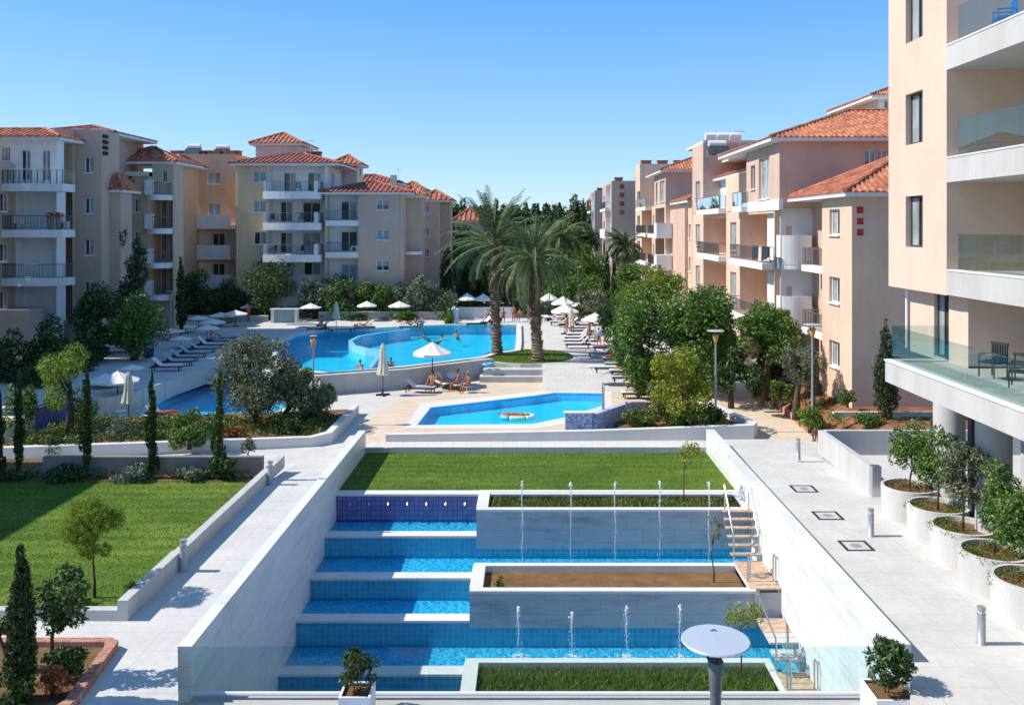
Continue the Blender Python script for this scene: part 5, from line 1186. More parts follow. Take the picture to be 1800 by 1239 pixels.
# ---- left / foreground
tree(384, 520, 588, 742, 44.5, -.5, 'olive', 'large grey green olive tree in the white walled bed', name='olive_tree', cat='olive tree', n=17000, k=26, s=.17, base=452, multi=3, trunk=.035, aspect=.34, rb=(.24, .4), seed=11)
tree(480, 582, 628, 745, 45.6, -.5, 'olive', 'darker right hand olive tree leaning towards the lamp post', name='olive_tree', cat='olive tree', n=9000, k=16, s=.17, base=500, multi=2, aspect=.36, seed=14)
tree(520, 584, 640, 735, 46.8, -.5, 'mid', 'green orange tree half hidden behind the olive trees', name='orange_tree', n=3500, k=8, s=.17, seed=15)
tree(60, 185, 608, 750, 43, -.5, 'bright', 'loose feathery green tree left of the folded beige parasol', n=7500, k=15, s=.16, aspect=.3, rb=(.2, .34), seed=31)
tree(5, 62, 650, 790, 41.5, -.5, 'mid', 'slender leafy young tree at the left edge of the bed', n=1700, k=9, s=.17, seed=32, rb=(.25, .4), trunk=.015)
tree(295, 370, 712, 790, 40.2, -.5, 'mid', 'round small citrus tree in the bed between two cypresses', name='citrus_tree', n=3800, k=10, s=.14, seed=33)
tree(190, 238, 730, 800, 40.5, -.5, 'olive', 'thin young olive sapling beside the second cypress', name='olive_tree', cat='olive tree', n=900, k=7, s=.15, aspect=.35, seed=34, trunk=.012)
tree(420, 452, 768, 822, 34.8, .05, 'olive', 'tiny olive sapling before the brown retaining wall', name='olive_tree', cat='olive tree', n=700, k=6, s=.12, aspect=.35, seed=35, trunk=.015)
for (px, w, yt, yb, lb, lf) in ((-2, 16, 690, 838, 'partly cut off cypress at the extreme left of the lawn', 'cypress'), (33, 15, 655, 838, 'slim cypress second from the left behind the lawn', 'cypress'), (153, 16, 636, 846, 'tallest slim cypress in the row behind the lawn', 'cypress'), (267, 18, 655, 838, 'slim cypress in the row with a bushy base by the silver shrub', 'cypress'), (385, 17, 650, 838, 'rightmost slim cypress in the row behind the lawn', 'cyplight')):
    cypress(px, w, yt, yb, 33.3, lb, 'slim cypresses behind the left lawn', zg=.05, leaf=lf, n=4600, s=.11, ragged=.04)
shrub(185, 272, 806, 850, 33.2, 'grey', 'silver leaved shrub in front of the brown wall', n=2600, s=.13, seed=41)
shrub(300, 368, 816, 851, 33.1, 'grey', 'smaller silver shrub right of the fourth cypress', n=1800, s=.12, seed=42)
shrub(72, 150, 812, 852, 33.2, 'dark', 'dark shrub in the shade behind the left lawn', n=1900, s=.13, seed=43)
shrub(-30, 60, 822, 858, 33.0, 'dark', 'low dark hedge clump at the left edge of the lawn', n=1700, s=.13, seed=44)
shrub(368, 420, 800, 846, 33.2, 'dark', 'dark shrub round the foot of the rightmost cypress', n=1200, s=.13, seed=45)
shrub(75, 150, 760, 800, 39.8, 'dark', 'dark bush on the edge of the left bed', n=1500, s=.14, seed=46)
shrub(240, 300, 748, 786, 41, 'mid', 'mixed green bush behind the cross path', n=1300, s=.14, seed=47)
shrub(470, 555, 720, 772, 43.2, 'dark', 'dark bushes at the right end of the olive bed', n=2200, s=.15, seed=48)
shrub(10, 90, 768, 800, 41, 'hedge', 'low hedge beside the dark mosaic wall', n=1500, s=.14, seed=49)
shrub(150, 240, 762, 790, 42, 'hedge', 'low hedge below the folded beige parasol', n=1500, s=.14, seed=50)
shrub(380, 440, 745, 775, 42.3, 'rust', 'brownish ground shrub under the big olive tree', n=900, s=.13, seed=51)
tree(118, 215, 862, 985, 22.6, .02, 'wisp', 'feathery yellow green young tree on the near edge of the lawn', name='young_tree', n=14000, k=22, s=.085, aspect=.24, rb=(.18, .34), tw=.035, seed=61, up=.5, limbs=10)
shrub(215, 252, 1015, 1062, 22.2, 'yellow', 'small yellow leaved bush at the corner of the lawn wall', n=500, s=.09, seed=62)
shrub(85, 160, 1010, 1080, 22.1, 'mid', 'low leafy bush at the foot of the feathery tree', n=1300, s=.09, seed=63)
cypress(38, 54, 958, 1290, 17.6, 'dark dense cypress in the bottom left corner', zg=-.1, n=17000, s=.075, ragged=0)
tree(62, 152, 990, 1110, 18.6, 0, 'dark', 'small glossy leaved tree in the brick edged bed', name='young_tree', n=2600, k=14, s=.10, seed=64, base=92, trunk=.02, rb=(.24, .38), up=-.2)
shrub(75, 165, 1128, 1180, 18.4, 'dark', 'dark green shrub inside the brick edging', n=2400, s=.085, seed=65)
shrub(60, 130, 1165, 1235, 17.7, 'rust', 'rusty red feathery bush inside the brick edging', n=2300, s=.08, aspect=.2, seed=66)
shrub(-10, 30, 1060, 1140, 18.8, 'mid', 'leafy bush at the left edge with red flowers', n=900, s=.10, seed=67, flower=('red', 90))
shrub(-20, 60, 1160, 1250, 17.3, 'dark', 'low dark planting at the bottom left corner', n=1500, s=.09, seed=68)
# brick bed
g = [G_(198, 1143, 0)[:2], G_(122, 1248, 0)[:2]]
mb = MB(); mb.wall([(-14, g[0][1] + .1), (g[0][0] - .15, g[0][1] + .1), (g[0][0], g[0][1]), (g[1][0], g[1][1]), (g[1][0] - .4, 16)], .22, 0, .2); tag(mb.build('brick_edging', 'brick', origin=(g[0][0], g[0][1], 0)), 'red brick edging of the bottom left planting bed', 'edging')
mb = MB(); mb.poly([(-14, g[0][1]), (g[0][0] - .15, g[0][1]), (g[1][0] - .1, g[1][1]), (g[1][0] - .5, 16), (-14, 16)], .08); struct(mb.build('flower_bed', 'soil'))

# ---- middle distance left
cypress(229, 44, 402, 560, 66, 'ragged dark conifer rising before the tan wing', zg=.2, ragged=.45, n=5200, s=.24)
cypress(318, 20, 448, 560, 76, 'thin dark cypress in the corner by the orange wing', zg=.2, n=2400, s=.25)
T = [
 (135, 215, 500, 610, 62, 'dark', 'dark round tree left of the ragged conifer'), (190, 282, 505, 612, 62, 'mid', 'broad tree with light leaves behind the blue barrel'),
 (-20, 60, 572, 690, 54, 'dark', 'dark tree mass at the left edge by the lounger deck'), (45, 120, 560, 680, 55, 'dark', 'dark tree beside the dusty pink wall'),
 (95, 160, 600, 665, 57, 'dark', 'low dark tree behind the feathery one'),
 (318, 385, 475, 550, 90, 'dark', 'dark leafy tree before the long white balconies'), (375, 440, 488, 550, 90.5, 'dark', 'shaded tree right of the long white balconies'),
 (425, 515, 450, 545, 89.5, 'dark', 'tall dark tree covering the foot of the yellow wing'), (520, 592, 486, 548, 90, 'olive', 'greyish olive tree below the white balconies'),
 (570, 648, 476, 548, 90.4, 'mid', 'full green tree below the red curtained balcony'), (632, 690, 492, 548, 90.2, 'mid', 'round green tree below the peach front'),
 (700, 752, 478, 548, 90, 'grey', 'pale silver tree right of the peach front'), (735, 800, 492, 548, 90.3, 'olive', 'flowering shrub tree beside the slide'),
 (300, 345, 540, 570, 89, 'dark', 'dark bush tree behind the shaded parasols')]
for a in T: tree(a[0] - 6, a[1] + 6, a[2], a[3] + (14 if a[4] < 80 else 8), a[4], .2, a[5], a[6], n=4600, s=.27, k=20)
for i, (a, b, yt, yb, Y, lf, lb) in enumerate(((440, 480, 545, 572, 89, 'dark', 'dark bush left of the white hut'), (690, 740, 545, 566, 88.6, 'mid', 'low bush under the third far parasol'), (775, 800, 540, 575, 84, 'bright', 'bright bush left of the slide'), (600, 660, 548, 566, 88.5, 'dark', 'dark hedge behind the far sun loungers'))):
    shrub(a, b, yt, yb, Y, lf, lb, n=900, s=.26)
# ---- centre
CT = [(770, 800, 430, 545, 96, 'cyp'), (800, 828, 436, 545, 97, 'cyp'), (826, 850, 442, 540, 98, 'cyp'), (1016, 1034, 345, 470, 150, 'cyp'), (1060, 1074, 440, 545, 92, 'cyp'), (1074, 1086, 455, 530, 98, 'cyp')]
lab = ['widest dark cypress left of the taller palm trunk', 'middle cypress of three behind the taller palm', 'cypress touching the left side of the taller palm trunk', 'tall distant cypress beside the far pink building', 'dark cypress on the right behind the far loungers', 'cypress below the small distant palm']
for a, lb in zip(CT, lab): cypress((a[0] + a[1]) / 2, a[1] - a[0], a[2], a[3], a[4], lb, zg=0, n=2600, s=5 * a[4] / F)
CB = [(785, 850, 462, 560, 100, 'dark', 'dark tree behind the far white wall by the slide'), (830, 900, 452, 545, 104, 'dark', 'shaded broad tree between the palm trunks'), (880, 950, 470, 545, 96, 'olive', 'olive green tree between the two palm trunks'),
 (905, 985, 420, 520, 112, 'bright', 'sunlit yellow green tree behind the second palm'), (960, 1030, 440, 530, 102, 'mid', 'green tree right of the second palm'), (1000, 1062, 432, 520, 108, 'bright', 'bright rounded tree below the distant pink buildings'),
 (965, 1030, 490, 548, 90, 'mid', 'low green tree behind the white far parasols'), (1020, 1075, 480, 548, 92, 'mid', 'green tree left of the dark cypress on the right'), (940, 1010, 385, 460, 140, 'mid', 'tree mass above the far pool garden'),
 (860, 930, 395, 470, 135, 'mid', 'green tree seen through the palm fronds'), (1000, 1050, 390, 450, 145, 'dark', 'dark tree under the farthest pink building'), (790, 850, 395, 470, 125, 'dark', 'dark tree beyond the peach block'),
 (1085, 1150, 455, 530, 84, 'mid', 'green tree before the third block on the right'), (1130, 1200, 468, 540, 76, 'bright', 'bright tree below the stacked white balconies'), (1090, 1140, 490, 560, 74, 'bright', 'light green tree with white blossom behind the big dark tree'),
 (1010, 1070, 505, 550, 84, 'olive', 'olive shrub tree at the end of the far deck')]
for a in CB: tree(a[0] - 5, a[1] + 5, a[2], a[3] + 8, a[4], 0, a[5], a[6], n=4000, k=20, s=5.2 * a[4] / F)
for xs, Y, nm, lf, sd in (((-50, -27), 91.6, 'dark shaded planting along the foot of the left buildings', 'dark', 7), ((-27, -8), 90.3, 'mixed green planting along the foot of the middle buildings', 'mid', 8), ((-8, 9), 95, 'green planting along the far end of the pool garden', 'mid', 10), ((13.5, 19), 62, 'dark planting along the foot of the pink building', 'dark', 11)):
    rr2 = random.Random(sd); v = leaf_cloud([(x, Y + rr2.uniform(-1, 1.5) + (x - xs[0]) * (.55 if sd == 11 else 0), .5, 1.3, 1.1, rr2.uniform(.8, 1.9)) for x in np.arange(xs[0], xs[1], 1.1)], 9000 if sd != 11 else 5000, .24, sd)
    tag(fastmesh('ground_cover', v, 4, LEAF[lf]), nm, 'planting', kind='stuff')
# far treeline of pines
rr = random.Random(77); names_ = ['spiky', 'rounded', 'leaning', 'ragged', 'narrow', 'bushy', 'sparse', 'flat topped']
for i in range(21):
    px = 796 + i * 12.6; w = rr.uniform(18, 30); yt = rr.uniform(346, 362) - (6 if px > 960 else 0); Y = 215 + rr.uniform(-15, 15)
    side = 'leftmost' if i == 0 else 'rightmost' if i == 20 else '%s counted from the left' % ['second','third','fourth','fifth','sixth','seventh','eighth','ninth','tenth','eleventh','twelfth','thirteenth','fourteenth','fifteenth','sixteenth','seventeenth','eighteenth','nineteenth','twentieth'][i - 1]
    tree(px - w / 2, px + w / 2, yt, 415, Y, -1, 'dark', 'dark pine on the skyline, %s' % side, 'dark pines along the skyline', name='pine_tree', cat='pine', n=900, k=9, s=.75, seed=200 + i, limbs=2, rb=(.25, .5))
mb = MB(); o = None
v = leaf_cloud([(x, 235 + (i % 3) * 8, 2.0, 9, 6, 7.5) for i, x in enumerate(range(-90, 100, 8))], 15000, 1.1, 5)
ff = fastmesh('far_woodland', v, 4, LEAF['dark']); tag(ff, 'far dark woodland mass under the skyline', 'woodland', kind='stuff')
v = leaf_cloud([(x, 126 + (i % 3) * 9, 1.2, 5, 5, 2.6) for i, x in enumerate(range(-26, 18, 4))], 6000, .55, 6)
ff = fastmesh('ground_cover', v, 4, LEAF['mid']); tag(ff, 'dense green undergrowth beyond the far deck', 'undergrowth', kind='stuff')
# ---- right middle
tree(1062, 1190, 500, 680, 55, .0, 'mid', 'large dark green carob tree beside the right hand loungers', name='carob_tree', n=13000, k=26, s=.21, seed=71, rb=(.22, .36), trunk=.03)
tree(1165, 1310, 492, 672, 53, -.5, 'mid', 'largest dense dark tree before the pink building', name='carob_tree', n=15000, k=30, s=.22, seed=72, rb=(.2, .34), trunk=.03)
tree(1292, 1412, 527, 640, 49, -.3, 'mid', 'spreading dark green tree in front of the white bay', name='carob_tree', n=9500, k=24, s=.18, seed=73, rb=(.2, .34), base=1338, trunk=.03)
tree(1240, 1330, 610, 690, 50, -.6, 'dark', 'shaded low tree above the garden path', n=3200, k=12, s=.2, seed=74)
tree(1132, 1262, 603, 742, 44.2, -.45, 'yellow', 'sunlit yellow green tree in the low hedge bed', n=6500, k=24, s=.17, seed=75, rb=(.17, .3), base=1206, trunk=.02)
tree(1378, 1450, 592, 690, 45.5, -.3, 'olive', 'grey green olive bush left of the pink corner', name='olive_tree', cat='olive tree', n=5200, k=14, s=.16, aspect=.35, seed=76, base=1400)
shrub(1085, 1180, 702, 757, 43.9, 'hedge', 'clipped low hedge behind the mosaic wall', n=4200, s=.13, seed=81)
shrub(1165, 1262, 698, 757, 44.1, 'mid', 'low hedge round the foot of the yellow tree', n=4200, s=.13, seed=82)
shrub(1230, 1275, 705, 750, 44.5, 'dark', 'dark clump of hedge at the tall lamp post', n=1800, s=.13, seed=83)
shrub(1256, 1290, 735, 757, 43.4, 'yellow', 'small yellow leaved clump in the corner of the white planter', n=500, s=.1, seed=84)
shrub(1390, 1456, 714, 757, 42.3, 'bright', 'bright round bush beside the right lamp post', n=2600, s=.12, seed=85)
shrub(1500, 1560, 722, 758, 40.2, 'mid', 'leafy bush at the foot of the curved cypress', n=1600, s=.12, seed=86)
shrub(1464, 1516, 683, 712, 42.6, 'mid', 'low leafy plant against the pink wall corner', n=900, s=.13, seed=87)
shrub(1300, 1360, 640, 700, 48, 'dark', 'dark shade bush beside the garden path', n=2200, s=.18, seed=88)
shrub(1345, 1400, 660, 712, 46, 'mid', 'green bush under the spreading tree', n=1900, s=.16, seed=89, flower=('red', 30))
shrub(1620, 1680, 730, 758, 39.6, 'dark', 'dark bush behind the columns', n=900, s=.12, seed=90)
cypress(1557, 42, 560, 742, 41.0, 'single dark cypress growing before the pink wall', zg=.3, n=6500, s=.14, leaf='cypress', thick=1)
# ---- cascade saplings
def sapling(px, pyb, pyt, w, Y, z, leaf, lb, n, s, seed): tree(px - w / 2, px + w / 2, pyt, (pyt * .55 + pyb * .45), Y, z, leaf, lb, name='sapling', cat='sapling', n=n, k=9, s=s, seed=seed, tw=.025, rb=(.22, .4), base=px, limbs=8, up=-.1)
sapling(1202, 882, 772, 78, 34.4, -1.2, 'yellow', 'thin yellow leaved sapling in the topmost planter', 420, .13, 91)
sapling(1255, 1020, 903, 34, 30.1, -2.6, 'grey', 'thin grey leaved sapling in the bare soil planter', 420, .09, 92)
sapling(1303, 1172, 1046, 74, 26.6, -4.0, 'yellow', 'lemon sapling with yellow fruit near the lamp disc', 620, .11, 93)
shrub(868, 890, 1008, 1035, 29.6, 'bright', 'small weed at the left end of the soil planter', n=160, s=.1, seed=94)

def cover(blobs, n, s_, seed, leaf, lab):
    tag(fastmesh('ground_cover', leaf_cloud(blobs, n, s_, seed), 4, LEAF[leaf]), lab, 'planting', kind='stuff')
rr = random.Random(9)
cover([(rr.uniform(-23, -10.6), 0, 0, 0, 0, 0) for _ in range(0)] or [(x, 39.6 + (x + 24) * .2 + rr.uniform(.4, 5.0), -.42, rr.uniform(.4, .8), rr.uniform(.4, .8), rr.uniform(.2, .5)) for x in [rr.uniform(-23.5, -10.6) for _ in range(190)]], 34000, .12, 5, 'hedge', 'low mixed planting covering the left walled bed')
cover([(rr.uniform(-24, -10.4), rr.uniform(33.0, 33.6), .1, .3, .25, rr.uniform(.15, .4)) for _ in range(50)], 6000, .09, 6, 'dark', 'dark low planting along the brown wall')
cover([(rr.uniform(14, 26), rr.uniform(39.0, 43.3), .65, rr.uniform(.2, .5), rr.uniform(.2, .5), rr.uniform(.1, .3)) for _ in range(26)], 3500, .11, 7, 'mid', 'scattered plants in the red soil garden')
cover([(rr.uniform(14.6, 16.6), rr.uniform(44.5, 60), 0 if 1 else 0, rr.uniform(.4, .8), rr.uniform(.4, .9), rr.uniform(.3, .9)) for _ in range(40)], 7000, .17, 8, 'dark', 'shrubs along the foot of the pink building')
cover([(rr.uniform(8.4, 11), 53 + rr.uniform(0, 7), 0.2, rr.uniform(.4, .9), rr.uniform(.4, .9), rr.uniform(.4, .9)) for _ in range(26)], 5000, .18, 9, 'mid', 'undergrowth between the big dark trees on the right')
shrub(1240, 1300, 560, 700, 56, 'mid', 'tall leafy bush between the two largest dark trees', n=5000, s=.2, seed=501)
shrub(1095, 1150, 600, 700, 53, 'mid', 'leafy lower growth at the left of the large carob tree', n=3600, s=.18, seed=502)
shrub(1315, 1400, 590, 690, 53, 'dark', 'shaded bushes behind the garden path', n=4500, s=.2, seed=503)
tree(296, 350, 505, 552, 88.5, .2, 'dark', 'dark tree at the foot of the curved balconies', n=3500, k=16, s=.27, seed=504)
shrub(0, 110, 640, 700, 52, 'dark', 'dark undergrowth below the left edge trees', n=4500, s=.2, seed=505)
shrub(100, 190, 590, 650, 60, 'dark', 'shaded undergrowth beside the blue shaded parasol', n=3500, s=.2, seed=506)
shrub(190, 262, 580, 620, 66, 'olive', 'olive undergrowth left of the blue barrel', n=2500, s=.2, seed=507)

tree(1150, 1262, 498, 665, 54.2, 0, 'mid', 'leafy tree filling the gap between the two largest right hand trees', n=8000, k=22, s=.2, seed=601, rb=(.22, .36), trunk=.03)
tree(1290, 1415, 540, 600, 50.5, -.3, 'mid', 'flat spreading tree crown right of the largest dark tree', n=7000, k=22, s=.18, seed=602, rb=(.18, .3), base=1350, trunk=.03)
tree(1055, 1110, 520, 600, 64, .1, 'mid', 'smaller green tree on the left of the carob tree', n=3500, k=14, s=.2, seed=603)
# ================================================ furniture and small things
def deckz(px, py):
    """ground point on the right deck incl. ramp"""
    z = .2
    for _ in range(12):
        Y = Y_(py, z); X = X_(px, Y); z = -.8 if Y < 55.4 else (.2 if Y > 60.3 else -.8 + (Y - 55.4) / 4.9)
    Y = Y_(py, z); return (X_(px, Y), Y, z + .01)
# ---- umbrellas
def umb_proto(lab, cv='canvas'):
    t = thing('parasol', lab, 'parasol'); n = 8; r = 1.15
    mb = MB(); mb.tube([(0, 0, .05), (0, 0, 2.42)], .03, 8); mb.build('pole', 'darkwood', t)
    mb = MB(); mb.box(-.3, .3, -.3, .3, 0, .07); mb.tube([(0, 0, .07), (0, 0, .3)], .05, 8); mb.build('base', 'darkmetal', t)
    mb = MB(); ring = [(r * math.cos(2*math.pi*i/n + .39), r * math.sin(2*math.pi*i/n + .39)) for i in range(n)]
    top = (0, 0, 2.5)
    for i in range(n):
        a, b = ring[i], ring[(i + 1) % n]; m_ = ((a[0] + b[0]) / 2 * .97, (a[1] + b[1]) / 2 * .97)
        am, bm = (a[0] * .5, a[1] * .5, 2.20), (b[0] * .5, b[1] * .5, 2.20); mm = (m_[0] * .5, m_[1] * .5, 2.165)
        A, B, Mm = (*a, 1.92), (*b, 1.92), (*m_, 1.90)
        mb.quad(top, am, mm); mb.quad(top, mm, bm); mb.quad(am, A, Mm, mm); mb.quad(mm, Mm, B, bm)
        mb.quad(A, (a[0], a[1], 1.80), (m_[0], m_[1], 1.77), Mm); mb.quad(Mm, (m_[0], m_[1], 1.77), (b[0], b[1], 1.80), B)
    mb.tube([(0, 0, 2.48), (0, 0, 2.58)], [.04, .015], 6)
    cn = mb.build('canopy', cv, t)
    mb = MB()
    for i in range(n): mb.tube([(0, 0, 2.44), (ring[i][0] * .5, ring[i][1] * .5, 2.17), (ring[i][0] * .97, ring[i][1] * .97, 1.90)], .012, 4)
    mb.build('ribs', 'darkwood', cn); return t
UM = umb_proto('p')
def umbrella(px, ya, wpx_, Y, zg, lab, grp='open white parasols'):
    w = wpx_ * Y / F; h = Z_(ya, Y) - zg
    return place(UM, USED, (X_(px, Y), Y, zg), random.Random(px).uniform(0, .7), lab, grp, (w / 2.25, w / 2.25, h / 2.58))
for a in ((300, 577, 50, 73, .2, 'white parasol nearest the blue barrel on the shaded deck'), (326, 571, 42, 78, .2, 'white parasol just behind the one at the blue barrel'), (349, 554, 40, 82, .2, 'pale parasol third along the shaded lounger row'),
          (373, 559, 46, 77, .2, 'lower shaded parasol in the middle of the lounger row'), (388, 548, 40, 83, .2, 'sunlit parasol touching its neighbour on the right'), (414, 544, 42, 83, .2, 'sunlit parasol at the far end of the left row'),
          (437, 533, 30, 90, .2, 'small dark shaded parasol under the trees'), (188, 603, 54, 65, .2, 'single blue shaded parasol above the feathery tree'), (184, 655, 60, 51.5, -.8, 'sunlit parasol partly hidden by the feathery tree'),
          (207, 650, 74, 49.5, -.8, 'wide sunlit parasol next to the folded beige one'), (546, 532, 38, 88, .2, 'white parasol beside the white hut'), (645, 528, 36, 88, .2, 'white parasol over the pink towelled lounger'),
          (702, 528, 38, 87, .2, 'white parasol on the far deck before the silver tree'), (821, 514, 34, 91, .2, 'left one of the twin parasols by the taller palm'), (849, 515, 34, 91.5, .2, 'right one of the twin parasols by the taller palm'),
          (966, 513, 34, 89, .2, 'farthest parasol right of the second palm'), (990, 519, 42, 84, .2, 'middle parasol of the three right of the second palm'), (993, 533, 50, 77, .2, 'nearest parasol of the three right of the second palm'),
          (1097, 602, 44, 60.5, .2, 'white parasol half covered by the big dark tree'), (1117, 503, 50, 88, .9, 'white parasol showing over the big dark tree'), (884, 481, 46, 112, .3, 'distant pale parasol behind the palm trunks'), (967, 448, 34, 125, .3, 'distant white parasol high behind the second palm'), (905, 491, 30, 108, .3, 'small distant parasol low between the trunks')):
    umbrella(*a)
umbrella(760, 599, 70, 57, -.8, 'wide cream parasol over the seated group')
FU = thing('folded_parasol', 'f', 'parasol')
mb = MB(); mb.tube([(0, 0, .05), (0, 0, 2.5)], .028, 8); mb.build('pole', 'darkwood', FU)
mb = MB(); mb.box(-.42, .42, -.06, .06, 0, .09); mb.box(-.06, .06, -.42, .42, 0, .085); mb.tube([(0, 0, .09), (0, 0, .3)], .05, 8); mb.build('base', 'darkmetal', FU)
mb = MB(); k = 20
prof = [(.04, 2.5), (.12, 2.35), (.17, 2.0), (.2, 1.6), (.27, 1.25), (.33, 1.02), (.30, .98)]
vv = []
for r, z in prof: vv.append([(r * (1 + .22 * (i % 2)) * math.cos(2*math.pi*i/k), r * (1 + .22 * (i % 2)) * math.sin(2*math.pi*i/k), z) for i in range(k)])
for a, b in zip(vv, vv[1:]):
    for i in range(k): mb.quad(a[i], a[(i + 1) % k], b[(i + 1) % k], b[i])
mb.build('folded_canopy', 'canvas_b', FU)
for px, ya, yb, z, lab in ((673, 603, 695, -.8, 'folded beige parasol standing against the pool wall'), (226, 653, 745, -.8, 'folded beige parasol left of the channel pool'), (591, 530, 580, .2, 'folded parasol between the far white ones'), (1004, 541, 592, .2, 'folded parasol before the nearest white parasol right of the palms')):
    x, y, z = G_(px, yb, z); place(FU, USED, (x, y, z), .3, lab, None, (1.0, 1.0, (Z_(ya, y) - z) / 2.5))
# ---- loungers
def lounger_proto(name, back, cush, lab):
    t = thing(name, lab, 'sun lounger')     # head at +X, feet at -X
    mb = MB(); mb.box(-1.0, 1.0, -.33, -.28, .26, .34); mb.box(-1.0, 1.0, .28, .33, .26, .34); mb.box(-1.0, -.95, -.28, .28, .26, .34)
    for i in range(9): mb.box(-.9 + i * .14, -.82 + i * .14, -.28, .28, .30, .335)
    mb.build('frame', 'darkwood', t)
    for x in (-.85, .8):
        for y in (-.305, .305): l = MB(); l.box(x - .03, x + .03, y - .025, y + .025, 0, .26); l.build('leg', 'darkwood', t)
    ca, sa = math.cos(R(back)), math.sin(R(back))
    mb = MB(); p = [(-1.0, .35), (.3, .35), (.3 + .75 * ca, .35 + .75 * sa)]
    th = .07
    for (a, z0), (b, z1) in zip(p, p[1:]):
        d = math.hypot(b - a, z1 - z0); nx, nz = -(z1 - z0) / d * th, (b - a) / d * th
        q = [(a, z0), (b, z1), (b + nx, z1 + nz), (a + nx, z0 + nz)]
        for y0, y1 in ((-.3, .3),):
            A = [(x, y0, z) for x, z in q]; B = [(x, y1, z) for x, z in q]
            mb.quad(*A); mb.quad(*B[::-1]); mb.quad(A[3], A[2], B[2], B[3]); mb.quad(A[0], B[0], B[1], A[1]); mb.quad(A[1], B[1], B[2], A[2]); mb.quad(A[0], A[3], B[3], B[0])
    mb.build('cushion', cush, t)
    if back > 5:
        mb = MB(); mb.box(.62, .66, -.25, .25, .3, .35 + (.33) * sa / ca); mb.build('back_support', 'darkwood', t)
    return t
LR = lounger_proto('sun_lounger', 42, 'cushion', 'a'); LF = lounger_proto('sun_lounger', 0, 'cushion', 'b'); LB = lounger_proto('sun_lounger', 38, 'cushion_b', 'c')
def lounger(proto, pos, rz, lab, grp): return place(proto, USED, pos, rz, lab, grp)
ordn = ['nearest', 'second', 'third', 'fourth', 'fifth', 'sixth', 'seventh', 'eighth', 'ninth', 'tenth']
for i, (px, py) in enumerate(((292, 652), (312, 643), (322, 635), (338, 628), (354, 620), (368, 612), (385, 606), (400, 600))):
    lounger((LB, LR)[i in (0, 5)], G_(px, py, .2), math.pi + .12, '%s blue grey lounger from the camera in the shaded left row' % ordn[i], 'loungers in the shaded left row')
for i, (px, py) in enumerate(((560, 583), (640, 581), (722, 580), (838, 574), (600, 584), (850, 572))):
    lounger(LR if i != 4 else LF, G_(px, py, .2), (-.15, .2, -.1, 0, .3, .5)[i], ['lounger left of the folded parasol on the far deck', 'lounger with a pink towel under a far parasol', 'lounger before the silver tree on the far deck', 'lounger under the twin parasols', 'flat lounger right of the folded parasol on the far deck', 'second lounger under the twin parasols by the slide'][i], 'loungers on the far deck')
RL = [(1016, 612, LR, 0), (1013, 606, LR, 0), (1014, 600, LR, 0), (1018, 594, LR, .05), (1024, 588, LR, 0), (1018, 582, LF, 0), (1066, 618, LF, .0), (1085, 638, LF, .0), (1072, 655, LF, 0), (1100, 661, LF, .02), (1104, 672, LR, 0), (1128, 686, LF, .02), (1122, 700, LR, .05), (1000, 575, LR, .1)]
rn = ['lower edge one of the striped looking stack of loungers near the second palm', 'lounger second up in the stack right of the second palm', 'lounger third up in the stack right of the second palm', 'lounger fourth up in the stack right of the second palm', 'lounger fifth up in the stack right of the second palm', 'flat lounger at the top of the stack by the nearest white parasol', 'flat lounger with a pinkish edge beside the big dark tree', 'flat lounger under the half covered parasol', 'flat lounger with no one on it near the ramp middle', 'flat lounger carrying an orange tanned sunbather', 'raised lounger next to the blue bin', 'flat lounger with a turquoise towel end', 'raised lounger nearest the mosaic wall', 'raised lounger behind the folded white parasol']
for (px, py, pr, rz), lb in zip(RL, rn): lounger(pr, deckz(px, py), rz, lb, 'loungers on the right deck')
for i in range(4):
    x, y, z = deckz(938 + i * 22, 563); lounger((LR, LF)[i % 2], (x, y, z), math.pi / 2 + .2, ['first', 'second', 'third', 'fourth'][i] + ' lounger from the left in the far row behind the second palm', 'loungers behind the second palm')
lounger(LB, G_(738, 690, -.8), math.pi - .18, 'blue grey lounger by the folded beige parasol at the pool wall', 'loungers at the pool wall')
lounger(LR, G_(776, 681, -.8), math.pi - 1.0, 'raised white lounger under the wide cream parasol', 'loungers at the pool wall')
lounger(LR, G_(800, 683, -.8), math.pi - 1.2, 'raised white lounger between the seated people', 'loungers at the pool wall')
lounger(LR, G_(285, 742, -.8), 2.8, 'lounger with a red towel beside the fourth cypress', 'loungers behind the left bed')
lounger(LF, G_(178, 768, -.8), 0.1, 'flat lounger with a teal towel behind the tallest cypress', 'loungers behind the left bed')
